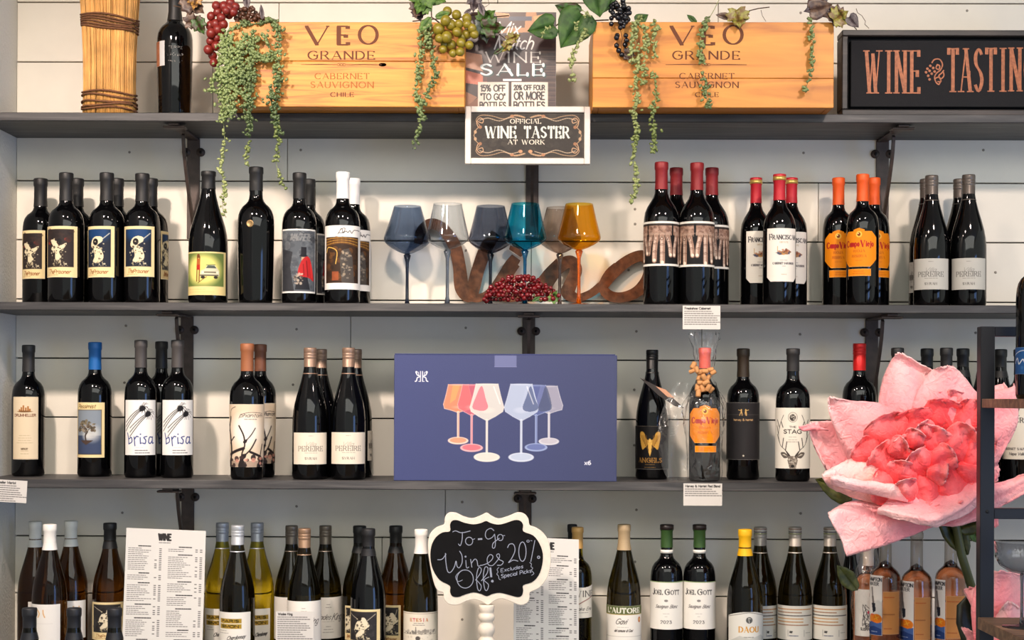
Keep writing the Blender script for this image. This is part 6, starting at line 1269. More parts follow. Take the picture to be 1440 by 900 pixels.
tl, bl_ = spray('dense left cluster of trailing green pearls hanging over the left crate', left, 345, 30, dens=1.25, wid=4.2)
for i, p in enumerate(([(314, 168), (316, 200), (313, 222), (308, 240)], [(312, 240), (316, 265), (313, 290), (318, 306)], [(350, 198), (347, 215), (344, 232)], [(392, 165), (388, 185), (392, 200), (388, 222), (392, 245), (402, 266)])): strand(tl, bl_, p, YG, .62, 2.2, succ2, 2.4, 60 + i)
for i, p in enumerate(([(340, 30), (360, 34), (385, 28)], [(325, 40), (345, 34)])): strand(tl, bl_, p, YG + .012, 1, 3, succ, 2.4, 80 + i)
spray('trailing pearls forked down the middle of the left crate', [[(596, 30), (592, 55), (590, 85), (588, 108), (584, 128), (590, 145), (592, 165), (588, 185), (580, 210)], [(604, 34), (606, 62), (610, 90), (613, 105), (606, 120), (600, 132), (594, 146)], [(600, 32), (598, 50), (604, 64)], [(597, 44), (602, 58)]], 598, 30, dens=.95, wid=3)
spray('short curl of trailing pearls left of the right crate', [[(826, 40), (815, 58), (808, 72), (804, 88), (806, 114)]], 812, 45, dens=.9, wid=2.2, mat=succ2)
spray('long double trailing pearls hanging over the left part of the right crate', [[(900, 22), (893, 50), (898, 80), (892, 88)], [(898, 90), (894, 115), (896, 140), (892, 160), (896, 185), (890, 215), (894, 240), (895, 262), (888, 286)], [(905, 36), (909, 60), (906, 85), (904, 118)], [(920, 28), (920, 55), (921, 80)], [(918, 98), (922, 130), (919, 150), (919, 180), (921, 200), (918, 214)], [(892, 30), (888, 60), (890, 86)]], 905, 30, dens=.95, wid=2.8, mat=succ2)
spray('trailing pearls crossing the lettering of the right crate', [[(995, 24), (990, 40), (984, 60), (987, 85)], [(990, 62), (985, 78), (988, 90)], [(988, 98), (992, 118), (992, 130), (997, 150)]], 990, 28, dens=.95, wid=2.6)
spray('short trailing pearls near the right end of the right crate', [[(1137, 24), (1143, 36), (1140, 48), (1144, 62), (1142, 78), (1140, 92)], [(1140, 98), (1137, 112), (1132, 128)]], 1138, 26, dens=.7, wid=2)
red = [(x, y, 6.4) for x, y in ((304, 8), (315, 9), (324, 4), (318, 15), (297, 23), (306, 17), (322, 21), (311, 25), (303, 34), (314, 34), (297, 47), (306, 42), (305, 53), (296, 58), (304, 65), (293, 70), (299, 78), (301, 88), (322, 12), (331, 10), (328, 17), (296, 36), (310, 48))]
g_, b_ = berrybunch('grape_cluster', 'drooping cluster of dull red grapes at the left crate end', 'grapes', red, 3.60, 6.4, M('dull_red_grape', (116, 34, 28), .35, noise=.18, nscale=60), None, mesh=ICO3, pname='grape', var=.08)
tube('stem', [P(x, y, 3.605) - b_ for x, y in ((328, 2), (310, 30), (300, 60), (300, 85))], .0015, stemm, g_)
brn = [(rnd.uniform(331, 371), 0) for _ in range(62)]; brn = [(x, 10 + ((x - 350) / 22) ** 2 * 8 + rnd.random() ** .8 * 19) for x, _ in brn]
berrybunch('berry_bunch', 'brown seed berries on top of the left crate end', 'berries', brn, 3.62, 3.0, M('brown_seed_berry', (78, 48, 32), .4), None, pname='berry')
grn = [(629, 16, 7), (642, 21, 7), (626.6, 29, 7), (634, 35, 7.4), (656.5, 26, 7), (657, 34, 6.6), (645.5, 34, 6.2), (617, 41, 8), (642.5, 45, 6.6), (628, 52, 7.4), (618, 54, 6.4), (656.5, 48, 7), (667, 48, 6), (634.5, 63, 6.8), (648.6, 60.5, 6.6), (660, 63.5, 6), (623, 69.7, 5.6), (637, 75, 5.6), (647, 73, 6), (664, 40, 6), (650, 52, 6), (625, 62, 6)]
g_, b_ = berrybunch('grape_cluster', 'plump cluster of yellow-green grapes at the right end of the left crate', 'grapes', grn, 3.545, 7, M('yellow_green_grape', (124, 112, 30), .32, noise=.2, nscale=40), None, mesh=ICO3, pname='grape', var=.05)
leaf(g_, b_, 604, 8, 3.55, 22, -100, 'lobed', LG, 10); leaf(g_, b_, 612, 24, 3.54, 22, 75, 'lance', LG, 10, 1.4); leaf(g_, b_, 606, 24, 3.545, 26, 215, 'lance', LG, 12, 1.4); leaf(g_, b_, 603, -6, 3.56, 26, 110, 'heart', LG, 5); leaf(g_, b_, 590, 4, 3.555, 24, 195, 'lobed', LB, 8); leaf(g_, b_, 598, -10, 3.55, 34, 200, 'lobed', LG, 8); leaf(g_, b_, 588, 12, 3.57, 20, 170, 'lobed', LP, 8)
tube('stem', [P(x, y, 3.556) - b_ for x, y in ((602, -14), (606, 6), (607, 24), (618, 32))], .0014, stemm, g_)
tube('stem', [P(x, y, 3.60) - b_ for x, y in ((580, 30), (606, 27), (640, 26), (668, 20), (690, 24), (716, 22))], .0014, stemm, g_)
lv = thing('leaf_spray', 'ivy leaves and dark sprigs over the top left of the sale poster', 'leaves', tuple(P(690, 30, 3.60)), None); b_ = P(690, 30, 3.60)
leaf(lv, b_, 668, -8, 3.58, 27, 185, 'lobed', LP, 5, .8); leaf(lv, b_, 664, 12, 3.575, 14, 240, 'lance', LP); leaf(lv, b_, 674, 4, 3.57, 20, 160, 'lance', LP, 0, 1.3); leaf(lv, b_, 676, 30, 3.585, 26, 55, 'lobed', LG, 10); leaf(lv, b_, 680, 38, 3.58, 32, 95, 'lobed', LM, 10, .9); leaf(lv, b_, 678, 30, 3.59, 34, 168, 'lobed', leafmat('leaf_slate', (52, 70, 50), (84, 92, 88)), 6, .8)
leaf(lv, b_, 714, 56, 3.595, 20, 70, 'lobed', LY, 10, .8); leaf(lv, b_, 716, 60, 3.60, 18, 215, 'lobed', LY, 10, .8); leaf(lv, b_, 694, 76, 3.6, 18, 60, 'lance', LM, 10)
tube('stem', [P(x, y, 3.60) - b_ for x, y in ((668, 20), (678, 34), (700, 46), (716, 60), (700, 72))], .001, stemm, lv)
tube('tendril', [P(x, y, 3.60) - b_ for x, y in ((674, 6), (682, 10), (688, 6), (686, -2), (680, -6))], .0006, stemm, lv, 5)
lv = thing('leaf_spray', 'large heart-shaped green leaves between the poster and the right crate', 'leaves', tuple(P(810, 30, 3.60)), None); b_ = P(810, 30, 3.60)
leaf(lv, b_, 778, 36, 3.57, 38, -105, 'heart', LD, 12, 1.0); leaf(lv, b_, 818, 22, 3.575, 56, 212, 'heart', LD, 8, 1.0); leaf(lv, b_, 812, 20, 3.58, 34, -70, 'heart', LM, 8, .8); leaf(lv, b_, 838, -14, 3.56, 40, 172, 'heart', LD, 8, 1.1); leaf(lv, b_, 856, -8, 3.565, 34, 205, 'heart', LD, 8, .8); leaf(lv, b_, 896, 30, 3.60, 18, 60, 'heart', LD, 5)
tube('stem', [P(x, y, 3.585) - b_ for x, y in ((782, 36), (796, 26), (806, 14), (818, 20), (834, 29), (856, 28))], .0016, stemm, lv)
tube('stem', [P(x, y, 3.585) - b_ for x, y in ((834, 30), (824, 46), (812, 62), (806, 74))], .0014, stemm, lv)
strand(lv, b_, [(774, 38), (766, 42), (762, 54)], 3.548, .6, 1.2, succ2, 1.6, 5); strand(lv, b_, [(812, 30), (808, 38), (812, 42)], 3.55, .8, 2, succ2, 1.8, 6); strand(lv, b_, [(818, 14), (826, 20), (822, 24)], 3.55, .8, 2, succ2, 1.8, 7)
blk = []
for k in range(46):
    a_ = rnd.uniform(0, 6.28); q = math.sqrt(rnd.random()); blk.append((870 + 14.5 * q * math.cos(a_), 22 + 19 * q * math.sin(a_), 3.6))
blk += [(x, y, 3.7) for x, y in ((868, 50), (867, 53), (880, 50), (881, 57), (879, 63), (867, 64), (870, 71), (874, 77), (876, 1), (884, 12), (885, 18))]
g_, b_ = berrybunch('berry_bunch', 'cluster of shiny black berries at the left corner of the right crate', 'berries', blk, 3.552, 3.6, M('black_berry', (14, 14, 20), .22), None, mesh=ICO2, var=.06, dy=.01)
tube('stem', [P(x, y, 3.56) - b_ for x, y in ((872, 40), (875, 55), (873, 76), (882, 80), (890, 86))], .0007, stemm, g_, 5); leaf(g_, b_, 878, 74, 3.566, 18, 110, 'lobed', LB, 20)
lv = thing('leaf_spray', 'curled yellow-green leaf and twig on top of the right crate', 'leaves', tuple(P(1035, 28, 3.6)), None); b_ = P(1035, 28, 3.6)
leaf(lv, b_, 1036, 14, 3.56, 28, 172, 'lobed', LY, 10, 1.1); leaf(lv, b_, 1046, 18, 3.562, 24, 215, 'lobed', LY, 10, .8); leaf(lv, b_, 1032, 24, 3.565, 26, -84, 'lance', LB, 5, 1.1); leaf(lv, b_, 980, 32, 3.6, 18, -52, 'lance', LD, 5, 1.2)
tube('stem', [P(x, y, 3.57) - b_ for x, y in ((1046, 22), (1054, 15), (1066, 12), (1082, 10))], .0012, stemm, lv); tube('tendril', [P(x, y, 3.57) - b_ for x, y in ((1070, 14), (1072, 22), (1077, 30))], .0006, stemm, lv, 5); tube('stem', [P(x, y, 3.58) - b_ for x, y in ((1011, 0), (1004, 14), (996, 28))], .0008, stemg, lv, 5)
lv = thing('leaf_spray', 'dark withered leaves at the right end of the right crate', 'leaves', tuple(P(1160, 25, 3.6)), None); b_ = P(1160, 25, 3.6)
leaf(lv, b_, 1162, 6, 3.565, 36, -110, 'lobed', LP, 10, .9); leaf(lv, b_, 1140, 14, 3.56, 30, 78, 'heart', LB, 10, 1.1); leaf(lv, b_, 1184, 22, 3.555, 26, -95, 'lobed', LB, 8, 1.1); leaf(lv, b_, 1172, 28, 3.55, 24, 60, 'lobed', LY, 8, 1.2); leaf(lv, b_, 1194, 24, 3.56, 20, 140, 'heart', LP, 8)
tube('stem', [P(x, y, 3.575) - b_ for x, y in ((1150, 16), (1172, 24), (1190, 26), (1205, 42))], .0011, stemm, lv); tube('tendril', [P(x, y, 3.575) - b_ for x, y in ((1204, 12), (1206, 18), (1212, 22), (1217, 30), (1216, 34), (1222, 40))], .0007, stemm, lv, 5)
lv = thing('leaf_spray', 'dried brown leaves between the dark bottle and the red grapes', 'leaves', tuple(P(275, 30, 3.62)), None); b_ = P(275, 30, 3.62)
leaf(lv, b_, 262, -2, 3.61, 36, 130, 'lobed', LB, 10, .9); leaf(lv, b_, 276, -6, 3.60, 22, 190, 'lobed', LO, 10, .9); leaf(lv, b_, 262, 32, 3.605, 26, 75, 'lobed', LB, 10, .8); leaf(lv, b_, 276, 28, 3.60, 26, 150, 'lobed', LM, 10, .8)
tube('stem', [P(x, y, 3.612) - b_ for x, y in ((244, 8), (262, 12), (278, 26), (292, 34), (318, 30))], .0011, stemm, lv); leaf(lv, b_, 328, -6, 3.60, 18, 60, 'lance', LD, 5, 1.3); leaf(lv, b_, 346, -8, 3.62, 22, 175, 'lance', LP, 5, 1.3); leaf(lv, b_, 369, 28, 3.6, 22, -5, 'lance', LP, 5, .8)
# ------------------------------------------------------------------ the big pink bloom
def petalmat():
    m = bpy.data.materials.new('crinkled_pink_petal'); m.use_nodes = True; nt = m.node_tree; b = nt.nodes['Principled BSDF']; b.inputs['Roughness'].default_value = .75
    a = nt.nodes.new('ShaderNodeAttribute'); a.attribute_name = 'Col'; nt.links.new(a.outputs['Color'], b.inputs['Base Color']); b.inputs['Sheen Weight'].default_value = .3
    tc = nt.nodes.new('ShaderNodeTexCoord'); n = nt.nodes.new('ShaderNodeTexNoise'); n.inputs['Scale'].default_value = 55; n.inputs['Detail'].default_value = 6; n.inputs['Distortion'].default_value = 1.2; nt.links.new(tc.outputs['Object'], n.inputs['Vector'])
    bp = nt.nodes.new('ShaderNodeBump'); bp.inputs['Strength'].default_value = .8; bp.inputs['Distance'].default_value = .008; nt.links.new(n.outputs['Fac'], bp.inputs['Height']); nt.links.new(bp.outputs['Normal'], b.inputs['Normal'])
    b.inputs['Subsurface Weight'].default_value = .0
    return m
PM = petalmat()
CR_, CP_, CW_ = np.array((246, 62, 68.)), np.array((252, 146, 152.)), np.array((252, 200, 198.))
def petal(par, base, rows, Z, c0=.3, c1=1.0, nu=16, nv=20, wr=.006, seed=0, thick=.0035, name='petal', palette=None, curl=0):
    """rows from base to rim; each row is points (px, py, dy metres)"""
    A = [catm([tuple(p) if len(p) == 3 else (*p, 0) for p in row], 1 + int(nu / (len(row) - 1))) for row in rows]
    m = min(len(r_) for r_ in A); A = [[r_[int(round(i * (len(r_) - 1) / (m - 1)))] for i in range(m)] for r_ in A]
    B_ = [catm([A[j][i] for j in range(len(A))], 1 + int(nv / (len(A) - 1))) for i in range(m)]
    nr = len(B_[0]); V = []; cols = []; r = random.Random(seed); ph = [r.uniform(0, 6.28) for _ in range(8)]
    pal = palette or (CR_, CP_, CW_)
    for j in range(nr):
        q = j / (nr - 1)
        for i in range(m):
            u = i / (m - 1); px, py, dy = B_[i][j]
            w_ = wr * (.3 + q) * (math.sin(u * 9 + ph[0] + q * 3) * .5 + math.sin(u * 17 + ph[1] - q * 5) * .3 + math.sin(q * 11 + ph[2] + u * 4) * .35 + r.uniform(-.22, .22))
            e = (1.3 if thick > .003 else .3) * (q > .93) * math.sin(u * 31 + ph[3]) + r.uniform(-.4, .4)
            V.append(P(px + e * .6, py + e, Z + dy + w_) - base)
            c = c0 + (c1 - c0) * (q ** .8) + .08 * math.sin(u * 13 + ph[4]) + r.uniform(-.03, .03); c = max(0, min(1, c)); col = pal[0] + (pal[1] - pal[0]) * min(1, c * 2) if c < .5 else pal[1] + (pal[2] - pal[1]) * (c - .5) * 2
            cols.append((*linA(col), 1))
    Fc = [(j * m + i, j * m + i + 1, (j + 1) * m + i + 1, (j + 1) * m + i) for j in range(nr - 1) for i in range(m - 1)]
    o = mk(name, V, Fc, PM, par, True, cols); s = o.modifiers.new('thickness', 'SOLIDIFY'); s.thickness = thick; s.offset = 0; return o
ZF = 3.36
fb = P(1362, 900, 3.42); fb.z = ZC; t = thing('paper_flower', 'huge pink crinkled paper bloom in front of the blue box shelf', 'flower', tuple(fb))
K = dict(wr=.005)
petal(t, fb, [[(1262, 625, .0), (1290, 612, -.01), (1320, 612, -.01), (1345, 620, 0)], [(1238, 575, .03), (1268, 565, .01), (1305, 560, .01), (1335, 570, .03)], [(1240, 540, .05), (1266, 530, .03), (1292, 530, .03), (1318, 545, .05)], [(1251, 512, .05), (1262, 505, .035), (1282, 512, .035), (1312, 528, .05)], [(1260, 500, .03), (1265, 496.5, .025), (1278, 502, .025), (1312, 521, .03)]], ZF, .35, 1, seed=1, **K)
petal(t, fb, [[(1290, 625, -.02), (1320, 610, -.02), (1350, 612, -.02), (1380, 625, 0)], [(1282, 580, .0), (1315, 565, -.015), (1350, 565, -.015), (1390, 585, .02)], [(1292, 548, .01), (1322, 540, .0), (1350, 545, .0), (1384, 562, .03)], [(1308, 524, .01), (1330, 518, .0), (1346, 524, .0), (1372, 552, .03)], [(1316, 518, .0), (1334, 515.5, -.005), (1344, 518, -.005), (1360, 536, .02)]], ZF, .3, .95, seed=2, **K)
petal(t, fb, [[(1262, 690, .0), (1255, 650, -.02), (1268, 615, -.02), (1290, 600, 0)], [(1225, 680, .02), (1215, 640, .0), (1225, 600, .0), (1256, 577, .02)], [(1196, 650, .03), (1188, 615, .01), (1196, 585, .01), (1234, 567, .03)], [(1174, 600, .02), (1168, 582, .0), (1176, 568, .0), (1200, 564, .01)], [(1168, 572, .0), (1165, 563, -.01), (1168, 558.5, -.01), (1176, 561, -.01)]], ZF, .25, 1, seed=3, **K)
petal(t, fb, [[(1235, 700, .04), (1225, 660, .03), (1235, 600, .04)], [(1200, 690, .05), (1185, 640, .04), (1205, 594, .05)], [(1172, 668, .05), (1156, 630, .04), (1172, 592, .05)], [(1162, 660, .04), (1144, 622, .03), (1148, 593, .03)], [(1160, 654, .03), (1140, 612, .02), (1140, 594, .02)]], ZF, .45, .85, seed=4, **K)
petal(t, fb, [[(1165, 605, .02), (1150, 600, .02)], [(1148, 604, .015), (1140, 596, .015)], [(1130, 606, .01), (1128, 599, .01)], [(1125, 603, .0), (1124, 600, .0)]], ZF, .45, .6, nu=4, nv=6, seed=14, wr=.002)
petal(t, fb, [[(1310, 720, -.01), (1290, 700, -.03), (1262, 668, -.03), (1250, 650, -.01)], [(1262, 712, -.03), (1250, 690, -.05), (1235, 660, -.05), (1225, 644, -.03)], [(1215, 704, -.04), (1200, 686, -.065), (1196, 660, -.06), (1204, 642, -.04)], [(1180, 692, -.05), (1172, 680, -.07), (1172, 662, -.07), (1186, 650, -.05)], [(1166, 684, -.055), (1158, 674, -.07), (1158, 667, -.07), (1168, 660, -.06)]], ZF, .55, 1, seed=5, wr=.005, palette=(np.array((236, 140, 90.)), np.array((250, 176, 160.)), CW_))
petal(t, fb, [[(1168, 681, -.078), (1200, 690, -.09), (1250, 700, -.09), (1300, 712, -.07)], [(1168, 672, -.09), (1202, 680, -.10), (1252, 688, -.10), (1288, 700, -.08)], [(1172, 668, -.085), (1204, 675, -.09), (1250, 681, -.09), (1284, 692, -.07)]], ZF, .8, 1, nu=18, nv=8, seed=25, wr=.003)
petal(t, fb, [[(1272, 680, -.03), (1305, 690, -.05), (1345, 680, -.05), (1392, 640, -.03)], [(1252, 700, -.06), (1300, 708, -.085), (1350, 698, -.085), (1392, 660, -.05)], [(1240, 712, -.08), (1300, 722, -.11), (1352, 714, -.11), (1392, 676, -.07)], [(1234, 716, -.09), (1290, 728, -.12), (1325, 732, -.12), (1392, 690, -.08)], [(1234, 722, -.085), (1280, 734, -.11), (1325, 738, -.11), (1392, 702, -.07)]], ZF, .3, 1, seed=6, wr=.004)
petal(t, fb, [[(1318, 730, -.05), (1345, 722, -.05), (1385, 700, -.04)], [(1316, 736, -.06), (1350, 736, -.065), (1390, 716, -.05)], [(1318, 738, -.06), (1352, 738, -.06), (1388, 724, -.045)]], ZF, .5, .8, nu=10, nv=8, seed=31, wr=.004)
petal(t, fb, [[(1318, 738, -.02), (1305, 720, -.03), (1280, 705, -.02), (1262, 700, 0)], [(1285, 752, -.04), (1262, 735, -.05), (1240, 716, -.04), (1228, 706, -.02)], [(1240, 768, -.06), (1222, 745, -.07), (1208, 720, -.06), (1200, 705, -.04)], [(1205, 778, -.07), (1192, 752, -.075), (1180, 726, -.07), (1180, 712, -.05)], [(1190, 782, -.075), (1182, 756, -.08), (1168, 732, -.075), (1165, 722, -.06)]], ZF, .45, .95, seed=7, wr=.006)
petal(t, fb, [[(1355, 650, -.03), (1352, 615, -.05), (1362, 580, -.03)], [(1385, 655, -.01), (1385, 605, -.03), (1384, 560, -.01)], [(1400, 652, .0), (1408, 600, -.02), (1405, 550, .0)], [(1404, 648, .0), (1428, 596, -.01), (1422, 545, .0)], [(1402, 640, .01), (1430, 590, .0), (1426, 540, .01)]], ZF, .35, .8, seed=8, wr=.007)
petal(t, fb, [[(1350, 640, .02), (1356, 600, .02), (1360, 570, .02)], [(1384, 600, .03), (1384, 575, .02), (1380, 552, .03)], [(1402, 580, .03), (1406, 560, .02), (1400, 543, .03)], [(1412, 568, .03), (1420, 552, .02), (1412, 539, .03)]], ZF, .5, .8, seed=18, wr=.006)
petal(t, fb, [[(1370, 690, -.02), (1372, 660, -.03), (1378, 640, -.02)], [(1390, 690, .0), (1396, 668, .0), (1392, 645, .01)], [(1402, 676, .02), (1405, 660, .01), (1400, 648, .02)]], ZF, .4, .7, seed=9, wr=.006)
petal(t, fb, [[(1345, 725, -.04), (1345, 695, -.05), (1350, 670, -.04)], [(1385, 722, -.02), (1388, 698, -.03), (1392, 680, -.02)], [(1412, 710, .0), (1418, 690, .0), (1420, 674, .01)], [(1440, 694, .0), (1446, 676, .0), (1436, 668, .01)], [(1456, 682, .0), (1462, 674, .0), (1450, 668, .0)]], ZF, .45, .95, seed=10, wr=.006)
petal(t, fb, [[(1390, 726, .0), (1400, 720, .0)], [(1396, 738, .0), (1404, 732, .0)], [(1400, 742, 0), (1403, 738, 0)]], ZF, .5, .6, nu=4, nv=6, seed=11, wr=.002)
# inner coral cup
petal(t, fb, [[(1215, 640, -.0), (1222, 600, .0), (1262, 590, .0), (1310, 575, .0), (1350, 580, .0), (1385, 610, .0)], [(1225, 650, .01), (1250, 620, .02), (1290, 610, .03), (1330, 605, .03), (1360, 620, .02), (1390, 640, .0)], [(1240, 680, -.01), (1265, 655, .01), (1300, 645, .02), (1335, 640, .02), (1365, 650, .01), (1390, 665, -.02)], [(1280, 716, -.04), (1295, 705, -.03), (1315, 700, -.03), (1345, 695, -.03), (1370, 680, -.03), (1392, 675, -.05)]], ZF - .005, .0, .25, nu=30, nv=24, seed=12, wr=.012)
rr = random.Random(5); CI = (np.array((240, 28, 36.)), np.array((255, 92, 96.)), np.array((255, 176, 176.)))
def ruffle(cx, cy, w_, h_, rot, dz, c0, c1, seed):
    ca, sa = math.cos(R(rot)), math.sin(R(rot))
    def q(u, v, d): return (cx + (u * ca - v * sa), cy + (u * sa + v * ca), dz + d)
    petal(t, fb, [[q(-w_ * .3, h_ * .5, .012), q(0, h_ * .55, .0), q(w_ * .3, h_ * .5, .012)], [q(-w_ * .55, 0, .012), q(0, h_ * .1, -.016), q(w_ * .55, 0, .012)], [q(-w_ * .5, -h_ * .4, .004), q(0, -h_ * .4, -.012), q(w_ * .5, -h_ * .4, .004)], [q(-w_ * .35, -h_ * .52, -.012), q(0, -h_ * .6, -.026), q(w_ * .38, -h_ * .5, -.012)]], ZF, c0, c1, nu=14, nv=16, wr=.013, seed=seed, thick=.002, name='inner_petal', palette=CI)
for a_ in [(1250, 612, 60, 50, -30, -.03, .1, .85), (1290, 600, 60, 44, -12, -.02, .0, .6), (1326, 590, 54, 50, 8, -.02, .0, .55), (1362, 598, 46, 64, 22, -.03, .15, .7), (1338, 575, 44, 46, 0, .0, .3, .9),
           (1222, 640, 46, 40, -60, -.04, .1, .7), (1250, 650, 54, 46, -50, -.05, .05, .75), (1280, 636, 50, 44, -25, -.05, .0, .9), (1312, 622, 50, 40, 20, -.055, .0, .95), (1345, 628, 46, 60, 40, -.05, .1, .8), (1374, 640, 40, 70, 20, -.045, .15, .75),
           (1246, 684, 50, 36, -80, -.06, .15, .8), (1270, 668, 46, 34, 10, -.07, .0, .9), (1296, 652, 44, 34, -40, -.075, .0, .9), (1322, 648, 40, 40, 60, -.07, .05, .8), (1300, 690, 56, 44, 170, -.07, .25, .75), (1338, 680, 56, 50, 150, -.065, .2, .7), (1366, 672, 44, 50, 120, -.06, .2, .65), (1286, 618, 30, 24, 30, -.07, .1, 1.), (1302, 606, 28, 22, -40, -.065, .2, 1.), (1262, 630, 30, 26, 60, -.07, .1, .95), (1318, 664, 34, 26, 100, -.085, .2, .9), (1276, 690, 36, 28, -20, -.085, .3, 1.)]: ruffle(*a_, seed=int(a_[0] + a_[1]))
sg_ = leafmat('flower_stem_green', (50, 58, 24), (78, 84, 36))
tube('stem', [P(x, y, 3.42) - fb for x, y in ((1318, 710), (1345, 742), (1352, 780), (1366, 825), (1380, 870), (1392, 920))] + [P(1392, 920, 3.42) - fb + Vector((.02, 0, -.12)), Vector((P(1392, 920, 3.42).x + .03 - fb.x, 0, .002))], .0095, sg_, t, 12)
tube('stem', [P(x, y, 3.40) - fb for x, y in ((1340, 735), (1290, 725), (1232, 712), (1190, 690), (1160, 678))], .004, sg_, t, 8)
leaf(t, fb, 1195, 692, 3.40, 52, -70, 'heart', sg_, 5, .8); leaf(t, fb, 1330, 728, 3.43, 60, 150, 'round', sg_, 5, .6); leaf(t, fb, 1368, 738, 3.43, 26, 165, 'round', LG, 5, .9); leaf(t, fb, 1408, 580, 3.43, 26, 100, 'lance', sg_); leaf(t, fb, 1350, 742, 3.42, 38, 70, 'round', sg_, 5, .8); leaf(t, fb, 1372, 840, 3.44, 90, 172, 'round', leafmat('flower_leaf_dark', (22, 24, 16), (40, 42, 24)), 5, .75); leaf(t, fb, 1206, 830, 3.60, 46, -40, 'lance', sg_, 5, 1.4)
fb2 = P(1405, 900, 3.30); fb2.z = ZC; t2 = thing('paper_flower', 'smaller pink paper bloom low behind the black rack', 'flower', tuple(fb2))
petal(t2, fb2, [[(1370, 900, 0), (1400, 905, 0), (1440, 905, 0)], [(1366, 860, .01), (1400, 850, -.02), (1445, 855, .01)], [(1372, 825, .02), (1405, 815, -.01), (1445, 822, .02)], [(1385, 810, .0), (1405, 803, -.02), (1438, 808, .0)]], 3.3, .4, .75, seed=41, wr=.008)
petal(t2, fb2, [[(1400, 905, -.04), (1385, 890, -.04), (1378, 870, -.03)], [(1380, 880, -.02), (1372, 862, -.02), (1372, 845, -.02)], [(1366, 850, .0), (1362, 838, .0), (1372, 828, .0)], [(1358, 835, .0), (1356, 830, .0), (1364, 826, .0)]], 3.34, .5, .75, seed=42, wr=.005)
petal(t2, fb2, [[(1400, 930, -.05), (1430, 930, -.05), (1455, 925, -.05)], [(1395, 890, -.04), (1420, 880, -.06), (1450, 885, -.04)], [(1402, 866, -.03), (1420, 850, -.06), (1440, 862, -.03)], [(1410, 856, -.05), (1418, 846, -.07), (1432, 854, -.05)]], 3.3, .55, 1, seed=43, wr=.009)
petal(t2, fb2, [[(1400, 940, -.0), (1380, 935, -.0), (1365, 925, 0)], [(1385, 915, .0), (1372, 908, .0), (1360, 900, .0)], [(1375, 895, .0), (1362, 885, .0), (1352, 882, .0)]], 3.36, .4, .7, seed=44, wr=.005)
petal(t2, fb2, [[(1410, 960, -.06), (1440, 960, -.06), (1470, 960, -.06)], [(1395, 925, -.06), (1430, 915, -.09), (1470, 920, -.06)], [(1398, 900, -.05), (1425, 892, -.08), (1460, 900, -.05)]], 3.3, .1, .4, seed=45, wr=.01)
tube('stem', [P(1418, 900, 3.32) - fb2, Vector((P(1418, 900, 3.32).x - fb2.x, .02, .06)), Vector((P(1418, 900, 3.32).x - fb2.x, .02, 0))], .008, sg_, t2, 10)
# ------------------------------------------------------------------ rack in front
YR = 3.06; blkm = M('black_steel_tube', (34, 36, 42), .42, .4); wal = wood('brown_rack_wood', (92, 68, 52), (150, 118, 92), 4, 60, .5, .6, .2, (120, 92, 70), axis='x')
X0 = P(1379, 560, YR).x; wT = 20 / F * YR; X1 = X0 + .75; D = .32; zt = P(1400, 459, YR).z
t = thing('display_rack', 'black steel rack with brown wooden shelves at the right edge', 'rack', (X0, YR, ZC)); Zt = zt - ZC
for dx in (0, X1 - X0 - wT):
    for dy in (0, -D): box('post', dx, dx + wT, dy, dy + wT, 0, Zt, blkm, t, .0012)
for yt, yb in ((459, 473), (715, 730)):
    z1, z0 = P(1400, yt, YR).z - ZC, P(1400, yb, YR).z - ZC
    for dy in (0, -D): box('cross_bar', wT + .0002, X1 - X0 - wT - .0002, dy + .003, dy + wT - .003, z0, z1 - .0002, blkm, t, .001) if dy == 0 or yt == 459 else None
zs1, zs0 = P(1420, 561, YR).z - ZC, P(1420, 573.5, YR).z - ZC
box('rack_shelf', .002, X1 - X0 - .002, -D + wT + .0005, -.0005, zs0, zs1, wal, t, .001)
ws1 = P(1380, 868, YR).z - ZC; ws0 = ws1 - .022
box('rack_shelf', -.004, X1 - X0 + .002, -D + wT + .0005, -.0005, ws0, ws1, wal, t, .001)
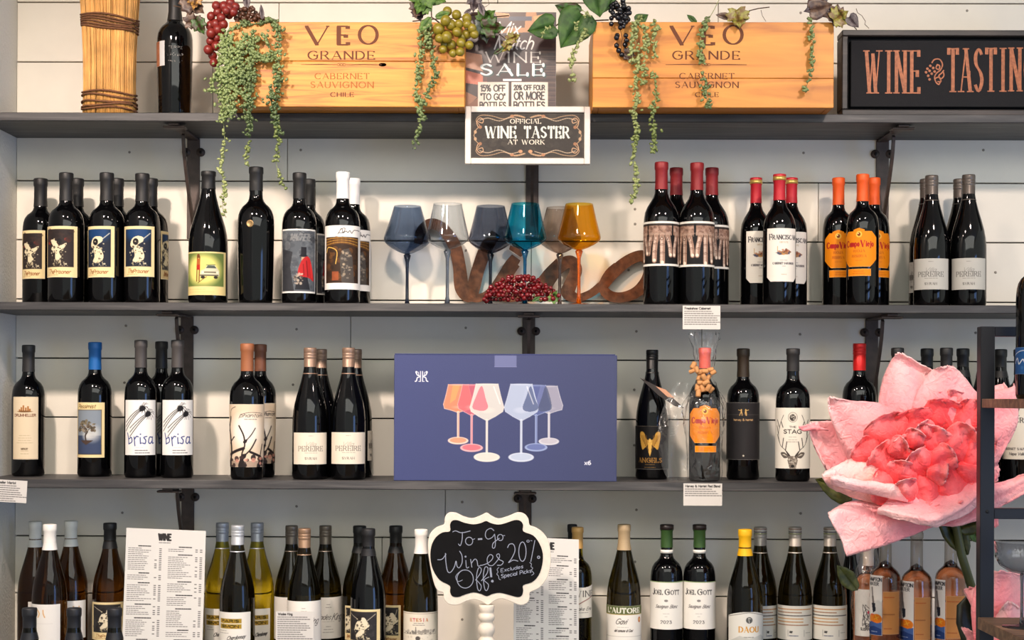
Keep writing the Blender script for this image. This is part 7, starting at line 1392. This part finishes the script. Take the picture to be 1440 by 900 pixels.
sc_ = lathe('screw_hole', [(0, 0), (.0035, 0), (.003, -.0008), (0, -.0008)], M('black_hole', (4, 4, 5), .6), t, 12); sc_.rotation_euler = (R(-90), 0, 0); q = P(1388.5, 719.5, YR); sc_.location = (q.x - X0, -.0006, q.z - ZC)
# coupe on rack shelf, bottle on upper rack shelf
Yc = 2.93; zbase = ws1 + ZC; px_ = P(1437, 870, Yc); sC = Yc / F; Hc = P(1437, 762, Yc).z - zbase
t = thing('coupe_glass', 'ribbed clear coupe glass on the lower rack shelf', 'glass', (px_.x, Yc, zbase)); cg_ = tinted('ribbed_clear_glass', (206, 208, 214), (120, 122, 130), layers=3, glossmul=1.2)
V = []; Fc = []; rows = [(.004, Hc * .62), (17 * sC, Hc * .65), (30 * sC, Hc * .72), (36 * sC, Hc * .82), (37 * sC, Hc), (36.4 * sC, Hc), (35 * sC, Hc * .83), (29 * sC, Hc * .735), (16 * sC, Hc * .665), (.003, Hc * .64)]; sg = 72
for r_, z_ in rows:
    for i in range(sg): q = r_ * (1 + (.02 if i % 2 else -.02) * (r_ > .01)); V.append((q * math.cos(2 * math.pi * i / sg), q * math.sin(2 * math.pi * i / sg), z_))
for j in range(len(rows) - 1):
    for i in range(sg): Fc.append((j * sg + i, j * sg + (i + 1) % sg, (j + 1) * sg + (i + 1) % sg, (j + 1) * sg + i))
mk('bowl', V, Fc, cg_, t, True); sm = M('smoky_stem', (120, 122, 128), .05, trans=.9)
lathe('stem', [(0, .004), (.005, .005), (.003, .02), (.0028, Hc * .5), (.004, Hc * .6), (.003, Hc * .63), (0, Hc * .635)], sm, t, 14); lathe('foot', [(0, 0), (27 * sC, 0), (27 * sC, .0012), (.012, .003), (.005, .006), (0, .006)], sm, t, 32)
zb2 = zs1 + ZC
bottle(1459, 322, 2.95, 29, zb2, 'bord', 'dark bottle with blue label at the right edge on the upper rack shelf', 'bottle on the upper rack shelf', [(-1.5, 1.2, 488, 526, a_rw)], ((120, 70, 40), 60, 'foil'))
